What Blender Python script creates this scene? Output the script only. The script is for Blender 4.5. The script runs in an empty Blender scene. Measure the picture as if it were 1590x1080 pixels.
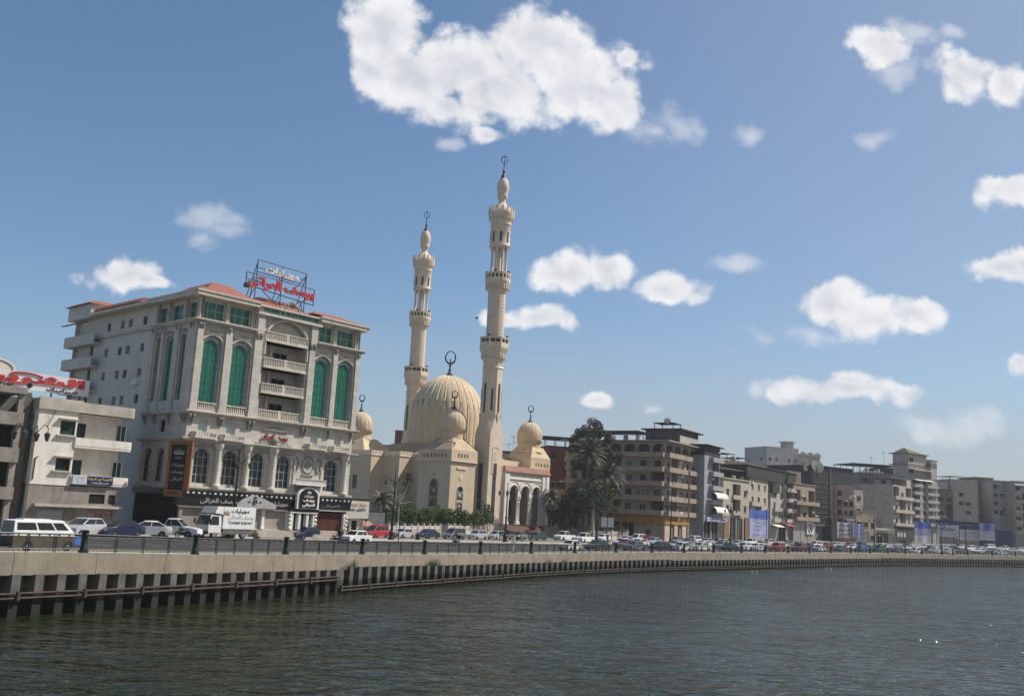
import bpy, bmesh, math, random
from mathutils import Vector, Matrix
random.seed(11)
R = math.radians
S = bpy.context.scene
C = S.collection
# ------------------------------------------------------------------ camera
F, CX, CY = 1470.0, 795.0, 540.0            # focal length and centre, in pixels of the 1590 x 1080 photograph
ROLL, PITCH, HC = R(3.0), math.atan(257.1 / 1470.0), 7.0
FW = Vector((0, math.cos(PITCH), math.sin(PITCH))); U0 = Vector((0, -math.sin(PITCH), math.cos(PITCH))); R0 = Vector((1, 0, 0))
RT = R0 * math.cos(ROLL) + U0 * math.sin(ROLL); UP = U0 * math.cos(ROLL) - R0 * math.sin(ROLL)
cd = bpy.data.cameras.new("camera"); cam = bpy.data.objects.new("camera", cd); C.objects.link(cam)
cd.sensor_width = 36.0; cd.lens = 36.0 * F / 1590.0; cd.clip_start = 0.5; cd.clip_end = 20000
mw = Matrix.Identity(4)
for i in range(3):
    mw[i][0], mw[i][1], mw[i][2] = RT[i], UP[i], -FW[i]
mw[2][3] = HC
cam.matrix_world = mw
S.camera = cam
def ray(px, py):
    return RT * ((px - CX) / F) + UP * ((CY - py) / F) + FW
def proj(p):
    v = Vector(p) - Vector((0, 0, HC)); d = v.dot(FW)
    return CX + F * v.dot(RT) / d, CY - F * v.dot(UP) / d
def at(px, py, Y):
    d = ray(px, py); t = Y / d[1]
    return Vector((d[0] * t, Y, HC + d[2] * t))
ZP = [(0, 3.7), (50, 3.5), (58, 3.4), (65, 3.2), (73, 3.08), (84, 2.92), (98, 2.7), (116, 2.55), (240, 2.6), (300, 3.2), (400, 4.2), (1e9, 4.2)]
def zg(Y):
    for (a, b), (c, d) in zip(ZP, ZP[1:]):
        if Y <= c: return b + (d - b) * (max(Y, 0) - a) / (c - a)
def rise(off, Y):
    a = min(1, max(0, (off-2.4)/17)); b = 1 - min(1, max(0, (Y-104)/50)); return .42*a*a*(3-2*a)*b
def yh(px): return 756 + 0.0524 * px
def gpt(px, py):                              # the ground point seen at a pixel
    d = ray(px, py); z = 2.7
    for _ in range(6):
        t = (z - HC) / d[2]; z = zg(d[1] * t)
    return Vector((d[0] * t, d[1] * t, z))
# ------------------------------------------------------------------ sky, clouds, sun
S.view_settings.view_transform = 'Standard'; S.view_settings.look = 'None'; S.view_settings.gamma = 1.0
S.view_settings.exposure = 0.25
SAZ, SEL = R(74), R(50)
W = bpy.data.worlds.new("World"); S.world = W; W.use_nodes = True
N, K = W.node_tree.nodes, W.node_tree.links
N.clear()
def nd(tree, typ, **kw):
    n = tree.nodes.new(typ)
    for k, v in kw.items(): setattr(n, k, v)
    return n
def mth(tree, op, a, b=None, clamp=False):
    n = nd(tree, 'ShaderNodeMath', operation=op); n.use_clamp = clamp
    for i, x in enumerate((a, b)):
        if x is None: continue
        if isinstance(x, (int, float)): n.inputs[i].default_value = x
        else: tree.links.new(x, n.inputs[i])
    return n.outputs[0]
T = W.node_tree
sky = nd(T, 'ShaderNodeTexSky', sky_type='NISHITA'); sky.sun_disc = False
sky.sun_elevation = SEL; sky.sun_rotation = SAZ; sky.altitude = 350; sky.air_density = 1.0; sky.dust_density = 1.3; sky.ozone_density = 2.0
SKY_STRENGTH = 0.085
geo = nd(T, 'ShaderNodeTexCoord')
sep = nd(T, 'ShaderNodeSeparateXYZ'); K.new(geo.outputs['Generated'], sep.inputs[0])
yy = mth(T, 'MAXIMUM', sep.outputs[1], 0.05)
uu = mth(T, 'DIVIDE', sep.outputs[0], yy); vv = mth(T, 'DIVIDE', sep.outputs[2], yy)
cmb = nd(T, 'ShaderNodeCombineXYZ'); K.new(uu, cmb.inputs[0]); K.new(vv, cmb.inputs[1])
wn = nd(T, 'ShaderNodeTexNoise', noise_dimensions='2D'); wn.inputs['Scale'].default_value = 13; wn.inputs['Detail'].default_value = 6; K.new(cmb.outputs[0], wn.inputs['Vector'])
wsub = nd(T, 'ShaderNodeVectorMath', operation='SUBTRACT'); K.new(wn.outputs['Color'], wsub.inputs[0]); wsub.inputs[1].default_value = (.5, .5, .5)
wmad = nd(T, 'ShaderNodeVectorMath', operation='MULTIPLY_ADD'); K.new(wsub.outputs[0], wmad.inputs[0]); wmad.inputs[1].default_value = (.045, .036, 0); K.new(cmb.outputs[0], wmad.inputs[2])
CL = [(595,50,72,75,0),(575,100,50,50,.05),(640,115,92,72,0),(700,112,105,66,0),(770,140,110,70,0),(840,70,100,72,0),(900,125,92,78,0),(945,150,52,58,0),(700,165,60,40,.1),(765,212,36,24,.15),(700,228,22,10,.2),(1045,190,46,30,.2),(1012,208,44,20,.3),(955,95,24,26,.1),
 (1365,72,52,38,.08),(1385,110,40,35,.3),(1420,50,50,18,.32),(1476,50,24,10,.25),(1505,112,70,42,.03),(1570,130,48,38,.03),(1362,215,34,14,.22),(1572,302,55,32,.02),(1550,414,70,28,.05),(1600,408,50,24,.05),
 (1285,470,58,40,0),(1345,493,70,32,0),(1415,492,60,24,.05),(1262,522,45,15,.2),(1175,520,34,14,.28),(878,420,60,34,0),(942,420,38,34,0),(1042,450,64,26,.02),(1150,410,38,15,.24),(838,490,52,27,.02),(795,492,40,18,.15),
 (185,428,62,30,0),(232,440,42,15,.1),(325,345,56,17,.26),(310,372,40,14,.3),(350,358,40,14,.26),(1325,606,125,24,.03),(1330,590,50,20,.1),(1170,604,20,11,.2),(932,622,38,18,.1),(1580,572,34,20,.12),(1480,660,100,22,.28),(1025,636,20,9,.25),(1160,213,24,15,.3),
 (1700,250,90,45,0),(1760,480,110,40,0),(-150,430,90,35,0),(1850,90,110,60,0),(-320,300,120,50,0)]
fld = None; fnt = None
for (px, py, rx, ry, b) in CL:
    d = ray(px, py); cu, cv = d[0] / d[1], d[2] / d[1]; a, e = rx / F * (1.15 if b >= .2 else 1.06), ry / F * (1.35 if b >= .2 else 1.1)
    m = nd(T, 'ShaderNodeVectorMath', operation='MULTIPLY_ADD'); K.new(wmad.outputs[0], m.inputs[0])
    m.inputs[1].default_value = (1 / a, 1 / e, 0); m.inputs[2].default_value = (-cu / a, -cv / e, 0)
    l = nd(T, 'ShaderNodeVectorMath', operation='LENGTH'); K.new(m.outputs[0], l.inputs[0])
    s = mth(T, 'SUBTRACT', 1 - (b if b < .2 else 0), l.outputs['Value'])
    if b >= .2: fnt = s if fnt is None else mth(T, 'MAXIMUM', fnt, s); continue
    fld = s if fld is None else mth(T, 'MAXIMUM', fld, s)
def cnoise(scale, detail, off, rough=.6):
    ad = nd(T, 'ShaderNodeVectorMath', operation='ADD'); K.new(cmb.outputs[0], ad.inputs[0]); ad.inputs[1].default_value = off
    n = nd(T, 'ShaderNodeTexNoise', noise_dimensions='2D'); n.inputs['Scale'].default_value = scale; n.inputs['Detail'].default_value = detail; n.inputs['Roughness'].default_value = rough
    K.new(ad.outputs[0], n.inputs['Vector']); return n.outputs['Fac']
def billow(off, scs):                                 # heaped round lobes at three sizes
    ad = nd(T, 'ShaderNodeVectorMath', operation='ADD'); K.new(wfine.outputs[0], ad.inputs[0]); ad.inputs[1].default_value = off; tot = None
    for sc, am in scs:
        v = nd(T, 'ShaderNodeTexVoronoi', feature='F1', voronoi_dimensions='2D'); v.inputs['Scale'].default_value = sc; K.new(ad.outputs[0], v.inputs['Vector'])
        q = mth(T, 'MULTIPLY', mth(T, 'SUBTRACT', .95, v.outputs['Distance']), am); tot = q if tot is None else mth(T, 'ADD', tot, q)
    return tot
wf = nd(T, 'ShaderNodeTexNoise', noise_dimensions='2D'); wf.inputs['Scale'].default_value = 45; wf.inputs['Detail'].default_value = 6; K.new(cmb.outputs[0], wf.inputs['Vector'])
wfs = nd(T, 'ShaderNodeVectorMath', operation='SUBTRACT'); K.new(wf.outputs['Color'], wfs.inputs[0]); wfs.inputs[1].default_value = (.5, .5, .5)
wfine = nd(T, 'ShaderNodeVectorMath', operation='MULTIPLY_ADD'); K.new(wfs.outputs[0], wfine.inputs[0]); wfine.inputs[1].default_value = (.022, .022, 0); K.new(cmb.outputs[0], wfine.inputs[2])
nz1 = cnoise(17, 9, (0, 0, 0), .6); b1 = billow((0, 0, 0), ((15, .55), (38, .42))); b2 = billow((-.007, -.010, 0), ((15, .55), (38, .42)))
n1 = mth(T, 'ADD', mth(T, 'MULTIPLY', nz1, .95), mth(T, 'MULTIPLY', b1, .48)); n2 = mth(T, 'ADD', mth(T, 'MULTIPLY', nz1, .95), mth(T, 'MULTIPLY', b2, .48)); n3 = cnoise(9, 4, (3, 1, 0))
dens = mth(T, 'ADD', mth(T, 'MULTIPLY', fld, 1.35), mth(T, 'MULTIPLY', mth(T, 'SUBTRACT', n1, .67), 1.75))
mr = nd(T, 'ShaderNodeMapRange', interpolation_type='SMOOTHSTEP'); mr.inputs['From Min'].default_value = -.02; mr.inputs['From Max'].default_value = .62; K.new(dens, mr.inputs['Value'])
up = mth(T, 'GREATER_THAN', sep.outputs[1], 0.06)
fd = mth(T, 'ADD', fnt, mth(T, 'MULTIPLY', mth(T, 'SUBTRACT', n1, .62), 2.0))
mf_ = nd(T, 'ShaderNodeMapRange', interpolation_type='SMOOTHSTEP'); mf_.inputs['From Min'].default_value = .05; mf_.inputs['From Max'].default_value = 1.25; mf_.inputs['To Max'].default_value = .5; K.new(fd, mf_.inputs['Value'])
alpha = mth(T, 'MULTIPLY', mth(T, 'MAXIMUM', mth(T, 'MULTIPLY', mr.outputs[0], .98), mf_.outputs[0]), up)
lit = mth(T, 'ADD', mth(T, 'MULTIPLY', mth(T, 'SUBTRACT', n1, n2), 1.9), mth(T, 'MULTIPLY', mth(T, 'SUBTRACT', .5, n3), .8))
thick = mth(T, 'MULTIPLY', mth(T, 'MAXIMUM', mth(T, 'SUBTRACT', fld, .40), 0.0), -.75)
litf = mth(T, 'ADD', mth(T, 'ADD', lit, thick), .84, True)
ccol = nd(T, 'ShaderNodeMix', data_type='RGBA'); K.new(litf, ccol.inputs['Factor'])
k = 1 / SKY_STRENGTH
ccol.inputs[6].default_value = (0.471 * k, 0.496 * k, 0.555 * k, 1); ccol.inputs[7].default_value = (.765 * k, .77 * k, .785 * k, 1)
hz = nd(T, 'ShaderNodeMapRange', interpolation_type='SMOOTHSTEP'); hz.inputs['From Min'].default_value = .27; hz.inputs['From Max'].default_value = .0; hz.inputs['To Max'].default_value = .84; K.new(vv, hz.inputs['Value'])
hzr = mth(T, 'MAXIMUM', hz.outputs[0], mth(T, 'MULTIPLY', mth(T, 'ADD', uu, .10), .50)); hzr = mth(T, 'MULTIPLY', hzr, mth(T, 'ADD', mth(T, 'MULTIPLY', uu, 1.3), .86, True), True)
skt = nd(T, 'ShaderNodeMix', data_type='RGBA', blend_type='MULTIPLY'); skt.inputs['Factor'].default_value = 1; K.new(sky.outputs[0], skt.inputs[6]); skt.inputs[7].default_value = (.90, 1.07, 1.16, 1)
sk2 = nd(T, 'ShaderNodeMix', data_type='RGBA'); K.new(hzr, sk2.inputs['Factor']); K.new(skt.outputs[2], sk2.inputs[6]); sk2.inputs[7].default_value = (.345 / SKY_STRENGTH, .37 / SKY_STRENGTH, .415 / SKY_STRENGTH, 1)
mx = nd(T, 'ShaderNodeMix', data_type='RGBA'); K.new(alpha, mx.inputs['Factor']); K.new(sk2.outputs[2], mx.inputs[6]); K.new(ccol.outputs[2], mx.inputs[7])
bg = nd(T, 'ShaderNodeBackground'); bg.inputs['Strength'].default_value = SKY_STRENGTH; K.new(mx.outputs[2], bg.inputs['Color'])
wo = nd(T, 'ShaderNodeOutputWorld'); K.new(bg.outputs[0], wo.inputs['Surface'])
SD = Vector((math.cos(SEL) * math.sin(SAZ), math.cos(SEL) * math.cos(SAZ), math.sin(SEL)))
sl = bpy.data.lights.new("sun", 'SUN'); sl.energy = 5.0; sl.angle = R(.5); sl.color = (1, .95, .87)
so = bpy.data.objects.new("sun", sl); C.objects.link(so); so.rotation_euler = SD.to_track_quat('Z', 'Y').to_euler(); so.location = (0, 0, 200)
# ------------------------------------------------------------------ helpers
class MB:
    def __init__(s): s.v = []; s.f = []; s.m = []
    def av(s, pts): i = len(s.v); s.v.extend(tuple(p) for p in pts); return i
    def poly(s, pts, m=0): i = s.av(pts); s.f.append(tuple(range(i, i + len(pts)))); s.m.append(m)
    def box(s, x0, y0, z0, x1, y1, z1, m=0):
        i = s.av([(x0,y0,z0),(x1,y0,z0),(x1,y1,z0),(x0,y1,z0),(x0,y0,z1),(x1,y0,z1),(x1,y1,z1),(x0,y1,z1)])
        for q in ((3,2,1,0),(4,5,6,7),(0,1,5,4),(1,2,6,5),(2,3,7,6),(3,0,4,7)): s.f.append(tuple(i + a for a in q)); s.m.append(m)
    def hexa(s, b, t, m=0):
        i = s.av(list(b) + list(t)); n = len(b)
        s.f.append(tuple(i + a for a in range(n))[::-1]); s.m.append(m); s.f.append(tuple(i + n + a for a in range(n))); s.m.append(m)
        for a in range(n): c = (a + 1) % n; s.f.append((i + a, i + c, i + n + c, i + n + a)); s.m.append(m)
    def obox(s, c, dx, dy, dz, ang=0, m=0):           # box standing on c, turned about z
        ca, sa = math.cos(ang), math.sin(ang); q = [(-dx/2,-dy/2),(dx/2,-dy/2),(dx/2,dy/2),(-dx/2,dy/2)]
        q = [(c[0] + x*ca - y*sa, c[1] + x*sa + y*ca) for x, y in q]
        s.hexa([(x, y, c[2]) for x, y in q], [(x, y, c[2] + dz) for x, y in q], m)
    def tube(s, pts, r, n=6, m=0, cap=True):
        pts = [Vector(p) for p in pts]; rr = r if isinstance(r, (list, tuple)) else [r] * len(pts); base = len(s.v)
        for j, p in enumerate(pts):
            d = (pts[min(j+1, len(pts)-1)] - pts[max(j-1, 0)]).normalized()
            a = d.cross(Vector((0,0,1))) if abs(d.z) < .95 else d.cross(Vector((1,0,0))); a.normalize(); b = d.cross(a)
            for k in range(n):
                t = 2*math.pi*k/n; s.v.append(tuple(p + a*(rr[j]*math.cos(t)) + b*(rr[j]*math.sin(t))))
        for j in range(len(pts)-1):
            for k in range(n):
                k2 = (k+1) % n; s.f.append((base+j*n+k, base+j*n+k2, base+(j+1)*n+k2, base+(j+1)*n+k)); s.m.append(m)
        if cap:
            s.f.append(tuple(base+k for k in range(n))); s.m.append(m); s.f.append(tuple(base+(len(pts)-1)*n+k for k in range(n))); s.m.append(m)
    def lathe(s, cx, cy, prof, n=24, m=0, a0=0, rf=None, mf=None):
        base = len(s.v)
        for (r, z) in prof:
            for k in range(n):
                t = a0 + 2*math.pi*k/n; q = r * (rf(k, z) if rf else 1); s.v.append((cx + q*math.cos(t), cy + q*math.sin(t), z))
        for j in range(len(prof)-1):
            for k in range(n):
                k2 = (k+1) % n; s.f.append((base+j*n+k, base+j*n+k2, base+(j+1)*n+k2, base+(j+1)*n+k)); s.m.append(mf(k, j) if mf else m)
        s.f.append(tuple(base+k for k in range(n))[::-1]); s.m.append(m)
        s.f.append(tuple(base+(len(prof)-1)*n+k for k in range(n))); s.m.append(m)
    def sphere(s, c, r, n=12, m=0, sz=1.0):
        pr = [(max(r*math.sin(math.pi*j/(n//2+1)), .001), c[2] - sz*r*math.cos(math.pi*j/(n//2+1))) for j in range(n//2+2)]
        s.lathe(c[0], c[1], pr, n, m)
    def torus(s, c, R_, r, ax='y', n=20, k=6, m=0, sx=1):
        pts = []
        for i in range(n+1):
            t = 2*math.pi*i/n; a, b = R_*math.cos(t)*sx, R_*math.sin(t)
            pts.append((c[0]+a, c[1], c[2]+b) if ax == 'y' else (c[0]+a, c[1]+b, c[2]) if ax == 'z' else (c[0], c[1]+a, c[2]+b))
        s.tube(pts, r, k, m, False)
    def build(s, name, mats, parent=None, smooth=False):
        me = bpy.data.meshes.new(name); me.from_pydata(s.v, [], s.f)
        for q in (mats if isinstance(mats, (list, tuple)) else [mats]): me.materials.append(q)
        me.polygons.foreach_set('material_index', s.m)
        if smooth:
            me.polygons.foreach_set('use_smooth', [True] * len(s.f)); me.set_sharp_from_angle(angle=R(38))
        me.update()
        o = bpy.data.objects.new(name, me); C.objects.link(o)
        if parent is not None: o.parent = parent
        return o
THINGS = []
def tag(o, label, cat, group=None):
    o['label'] = label; o['category'] = cat
    if group: o['group'] = group
    THINGS.append(o); return o
def thing(name, label, cat, loc=(0,0,0), rz=0, group=None):
    o = bpy.data.objects.new(name, None); C.objects.link(o); o.location = loc; o.rotation_euler = (0,0,rz); o.empty_display_size = .3
    return tag(o, label, cat, group)
def struct(o): o['kind'] = 'structure'; return o
KIDS = {}
def kids(o): return [c for c in bpy.data.objects if c.parent is o]
def dup(root, loc, rz, label, group=None):
    if root.name not in KIDS:
        KIDS[root.name] = [(c, [g for g in kids(c)]) for c in kids(root)]
    r = root.copy(); C.objects.link(r); r.location = loc; r.rotation_euler = (0,0,rz); r['label'] = label
    if group: r['group'] = group
    for c, gs in KIDS[root.name]:
        c2 = c.copy(); C.objects.link(c2); c2.parent = r
        for g in gs:
            g2 = g.copy(); C.objects.link(g2); g2.parent = c2
    THINGS.append(r); return r
# ------------------------------------------------------------------ materials
MC = {}
def mat(name, col, rough=.8, var=.18, scale=1.2, streak=0., spec=.3, metal=0., bump=0., emit=None, alpha=None, coat=0., col2=None):
    if name in MC: return MC[name]
    m = bpy.data.materials.new(name); m.use_nodes = True; t = m.node_tree; p = t.nodes['Principled BSDF']; MC[name] = m
    p.inputs['Roughness'].default_value = rough; p.inputs['Specular IOR Level'].default_value = spec; p.inputs['Metallic'].default_value = metal
    p.inputs['Coat Weight'].default_value = coat; p.inputs['Coat Roughness'].default_value = .08
    tc = nd(t, 'ShaderNodeTexCoord'); nz = nd(t, 'ShaderNodeTexNoise'); nz.inputs['Scale'].default_value = scale; nz.inputs['Detail'].default_value = 7; nz.inputs['Roughness'].default_value = .62
    t.links.new(tc.outputs['Object'], nz.inputs['Vector'])
    mp = nd(t, 'ShaderNodeMapRange'); mp.inputs['From Min'].default_value = .32; mp.inputs['From Max'].default_value = .68; t.links.new(nz.outputs['Fac'], mp.inputs['Value'])
    mix = nd(t, 'ShaderNodeMix', data_type='RGBA'); t.links.new(mp.outputs[0], mix.inputs['Factor'])
    d = col2 if col2 else tuple(c * (1 - var) for c in col)
    mix.inputs[6].default_value = (*d, 1); mix.inputs[7].default_value = (*[min(c * (1 + var * .45), .95) for c in col], 1)
    out = mix.outputs[2]
    if streak:
        mpg = nd(t, 'ShaderNodeMapping'); mpg.inputs['Scale'].default_value = (.75, .75, .09); t.links.new(tc.outputs['Object'], mpg.inputs['Vector'])
        n2 = nd(t, 'ShaderNodeTexNoise'); n2.inputs['Scale'].default_value = 1.3; n2.inputs['Detail'].default_value = 7; n2.inputs['Distortion'].default_value = .6; n2.inputs['Roughness'].default_value = .72; t.links.new(mpg.outputs[0], n2.inputs['Vector'])
        m2 = nd(t, 'ShaderNodeMapRange'); m2.inputs['From Min'].default_value = .50; m2.inputs['From Max'].default_value = .80; m2.inputs['To Max'].default_value = streak; t.links.new(n2.outputs['Fac'], m2.inputs['Value'])
        mx2 = nd(t, 'ShaderNodeMix', data_type='RGBA'); t.links.new(m2.outputs[0], mx2.inputs['Factor']); t.links.new(out, mx2.inputs[6]); mx2.inputs[7].default_value = (*[c * .28 + .012 for c in col], 1)
        out = mx2.outputs[2]
    t.links.new(out, p.inputs['Base Color'])
    if bump:
        n3 = nd(t, 'ShaderNodeTexNoise'); n3.inputs['Scale'].default_value = scale * 6; n3.inputs['Detail'].default_value = 4; t.links.new(tc.outputs['Object'], n3.inputs['Vector'])
        bp = nd(t, 'ShaderNodeBump'); bp.inputs['Strength'].default_value = bump; bp.inputs['Distance'].default_value = .05; t.links.new(n3.outputs['Fac'], bp.inputs['Height']); t.links.new(bp.outputs[0], p.inputs['Normal'])
    return m
def blocks(name, col, mortar, bw, bh, rough=.8, streak=0., var=.12, grooves=.012):      # coursed stone or tile in object space, on upright faces
    if name in MC: return MC[name]
    m = mat(name, col, rough, var, .9, streak); t = m.node_tree; p = t.nodes['Principled BSDF']
    src = p.inputs['Base Color'].links[0].from_socket
    tc = nd(t, 'ShaderNodeTexCoord'); sp = nd(t, 'ShaderNodeSeparateXYZ'); t.links.new(tc.outputs['Object'], sp.inputs[0])
    sm = mth(t, 'ADD', sp.outputs[0], sp.outputs[1]); cb = nd(t, 'ShaderNodeCombineXYZ'); t.links.new(sm, cb.inputs[0]); t.links.new(sp.outputs[2], cb.inputs[1])
    bt = nd(t, 'ShaderNodeTexBrick'); bt.inputs['Scale'].default_value = 1; bt.inputs['Brick Width'].default_value = bw; bt.inputs['Row Height'].default_value = bh
    bt.inputs['Mortar Size'].default_value = grooves; bt.inputs['Color1'].default_value = (1,1,1,1); bt.inputs['Color2'].default_value = (.86,.86,.86,1); bt.inputs['Mortar'].default_value = (*mortar, 1)
    t.links.new(cb.outputs[0], bt.inputs['Vector'])
    mu = nd(t, 'ShaderNodeMix', data_type='RGBA', blend_type='MULTIPLY'); mu.inputs['Factor'].default_value = 1; t.links.new(src, mu.inputs[6]); t.links.new(bt.outputs['Color'], mu.inputs[7]); t.links.new(mu.outputs[2], p.inputs['Base Color'])
    return m
GLASS = mat('window_glass', (.02,.025,.03), .08, .3, .6, spec=.5)
GLASSG = mat('green_glass', (.008,.145,.09), .16, .35, .35, spec=.5)
GLASSB = mat('pale_blue_glass', (.40,.48,.50), .12, .15, .5, spec=.5)
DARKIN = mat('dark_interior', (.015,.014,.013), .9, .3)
WHITE = mat('white_paint', (.74,.72,.68), .6, .10, 1.0, .15)
IRON = mat('dark_iron', (.02,.022,.024), .5, .3, 3)
GREENIRON = mat('dark_green_iron', (.008,.019,.018), .45, .35, 3, .2)
CONC = mat('grey_concrete', (.30,.28,.25), .9, .25, .8, .45, bump=.3)
# ------------------------------------------------------------------ lettering (Arabic letters joined by hand)
AR = {'ا':(0xFE8D,2),'أ':(0xFE83,2),'ب':(0xFE8F,4),'ة':(0xFE93,2),'ت':(0xFE95,4),'د':(0xFEA9,2),'ر':(0xFEAD,2),'س':(0xFEB1,4),'ش':(0xFEB5,4),'ع':(0xFEC9,4),'ف':(0xFED1,4),'ق':(0xFED5,4),'ك':(0xFED9,4),'ل':(0xFEDD,4),'م':(0xFEE1,4),'ن':(0xFEE5,4),'و':(0xFEED,2),'ى':(0xFEEF,2),'ي':(0xFEF1,4),'ه':(0xFEE9,4),'ج':(0xFE9D,4),'ح':(0xFEA1,4),'ز':(0xFEAF,2),'ط':(0xFEC1,4),'ض':(0xFEBD,4),'ص':(0xFEB9,4),'خ':(0xFEA5,4)}
def shape(t):
    out = []
    for w in t.split(' '):
        r = []
        for i, c in enumerate(w):
            if c not in AR: r.append(c); continue
            b, n = AR[c]; pj = i > 0 and w[i-1] in AR and AR[w[i-1]][1] == 4; nj = i < len(w)-1 and n == 4 and w[i+1] in AR
            r.append(chr(b + (3 if pj and nj else 1 if pj else 2 if nj else 0)))
        out.append(''.join(reversed(r)))
    return ' '.join(reversed(out))
def lettering(parent, s, u, y, z, w, h, m, bold=.03, depth=.03, name='lettering'):       # upright on a plane facing local -y, centred at (u, z)
    cu = bpy.data.curves.new(name, 'FONT'); cu.body = shape(s) if any(c in AR for c in s) else s; cu.size = 1; cu.extrude = .02; cu.offset = bold; cu.resolution_u = 3
    o = bpy.data.objects.new(name, cu); C.objects.link(o)
    me = bpy.data.meshes.new_from_object(o.evaluated_get(bpy.context.evaluated_depsgraph_get()))
    bpy.data.objects.remove(o); bpy.data.curves.remove(cu)
    vs = [v.co.copy() for v in me.vertices]
    x0, x1 = min(v.x for v in vs), max(v.x for v in vs); y0, y1 = min(v.y for v in vs), max(v.y for v in vs)
    for v in me.vertices:
        c = v.co
        v.co = (u + ((c.x - x0) / (x1 - x0) - .5) * w, y - depth * (c.z + .02) / .04, z + ((c.y - y0) / (y1 - y0) - .5) * h)
    me.materials.clear(); me.materials.append(m); me.name = name
    ob = bpy.data.objects.new(name, me); C.objects.link(ob); ob.parent = parent; return ob
# ------------------------------------------------------------------ walls with real openings
def FR(u, d, z): return (u, d, z)                       # front wall: u along local x, d into the building
def LFT(u, d, z): return (d, u, z)                      # left end wall: u along local y
def wallh(mb, u0, u1, z0, z1, holes, pl=FR, m=0, dep=.22, off=0., mi=None):
    us = sorted({u0, u1, *[q for h in holes for q in h[:2]]}); zs = sorted({z0, z1, *[q for h in holes for q in h[2:4]]})
    for a, b in zip(us, us[1:]):
        for c, d in zip(zs, zs[1:]):
            cu, cz = (a+b)/2, (c+d)/2
            if not any(h[0] < cu < h[1] and h[2] < cz < h[3] for h in holes):
                mb.poly([pl(a,off,c), pl(b,off,c), pl(b,off,d), pl(a,off,d)], m)
    for h in holes:
        a, b, c, d = h[:4]; rise = h[4] if len(h) > 4 else 0; dp = (h[5] if len(h) > 5 else dep) + off; mm = m if mi is None else mi
        mb.poly([pl(a,off,c), pl(a,dp,c), pl(a,dp,d-rise), pl(a,off,d-rise)], mm); mb.poly([pl(b,off,c), pl(b,dp,c), pl(b,dp,d-rise), pl(b,off,d-rise)], mm)
        mb.poly([pl(a,off,c), pl(b,off,c), pl(b,dp,c), pl(a,dp,c)], mm)
        if not rise: mb.poly([pl(a,off,d), pl(b,off,d), pl(b,dp,d), pl(a,dp,d)], mm)
        else:
            n = 10; cs = arch(a, b, d, rise, n)
            for (p, q), (r, s) in zip(cs, cs[1:]):
                mb.poly([pl(p,off,q), pl(r,off,s), pl(r,off,d), pl(p,off,d)], m); mb.poly([pl(p,off,q), pl(r,off,s), pl(r,dp,s), pl(p,dp,q)], mm)
def arch(a, b, top, rise, n=10):
    c, hw = (a+b)/2, (b-a)/2
    return [(c - hw*math.cos(math.pi*i/n), top - rise + rise*math.sin(math.pi*i/n)) for i in range(n+1)]
def bar(mb, pl, u0, u1, z0, z1, d0, d1, m=0):            # box given in wall coordinates
    mb.hexa([pl(u0,d0,z0), pl(u1,d0,z0), pl(u1,d1,z0), pl(u0,d1,z0)], [pl(u0,d0,z1), pl(u1,d0,z1), pl(u1,d1,z1), pl(u0,d1,z1)], m)
def window(par, a, b, c, d, pl=FR, dep=.2, fm=None, gm=None, style='two', rise=0, name='window'):
    fm = fm or WHITE; gm = gm or GLASS; f = MB(); t = .07; y0, y1 = dep - .06, dep - .002
    tp = d - rise
    bar(f, pl, a, a+t, c, tp, y0, y1); bar(f, pl, b-t, b, c, tp, y0, y1); bar(f, pl, a+t, b-t, c, c+t, y0, y1)
    if not rise: bar(f, pl, a+t, b-t, d-t, d, y0, y1)
    if style == 'two': bar(f, pl, (a+b)/2-.03, (a+b)/2+.03, c+t, tp-(0 if rise else t), y0, y1)
    elif style == 'grid':
        for i in (1, 2): u = a+(b-a)*i/3; bar(f, pl, u-.03, u+.03, c+t, d-.05-rise*.2, y0, y1)
        k = max(2, int((tp-c)/.75))
        for i in range(1, k+1): z = c+(tp-c)*i/k; bar(f, pl, a+t, b-t, z-.03, z+.03, y0+.01, y1-.003)
    if style in ('slat', 'half'):
        u1 = b-t if style == 'slat' else (a+b)/2
        k = int((d-c-2*t)/.09)
        for i in range(k): z = c+t+i*(d-c-2*t)/k; bar(f, pl, a+t, u1, z, z+.055, y0+.012, y1-.012)
    if rise:
        cs = arch(a, b, d, rise, 10)
        for (p, q), (r, s) in zip(cs, cs[1:]):
            k = lambda x, zz: ((a+b)/2 + (x-(a+b)/2)*.9, tp + (zz-tp)*.9)
            f.hexa([pl(p,y0,q), pl(r,y0,s), pl(*[k(r,s)[0], y0, k(r,s)[1]]), pl(*[k(p,q)[0], y0, k(p,q)[1]])], [pl(p,y1,q), pl(r,y1,s), pl(*[k(r,s)[0], y1, k(r,s)[1]]), pl(*[k(p,q)[0], y1, k(p,q)[1]])])
    o = f.build(name, fm, par)
    g = MB(); y = dep + .004
    pts = [(a-.02,c-.02),(b+.02,c-.02)] + ([(b+.02,d+.02),(a-.02,d+.02)] if not rise else arch(a-.02, b+.02, d+.02, rise, 10)[::-1])
    g.hexa([pl(p,y,q) for p, q in pts], [pl(p,y+.03,q) for p, q in pts]); g.build('pane', gm, o)
    return o
def balusters(mb, pl, u0, u1, z0, z1, d0, d1, step=.2, m=0):
    bar(mb, pl, u0, u1, z1-.12, z1, d0, d1, m); bar(mb, pl, u0, u1, z0, z0+.1, d0, d1, m)
    n = max(2, int((u1-u0)/step)); c = (d0+d1)/2; w = min(.05, step*.27)
    for i in range(n): u = u0+(u1-u0)*(i+.5)/n; bar(mb, pl, u-w, u+w, z0+.1, z1-.12, c-w, c+w, m)
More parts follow.
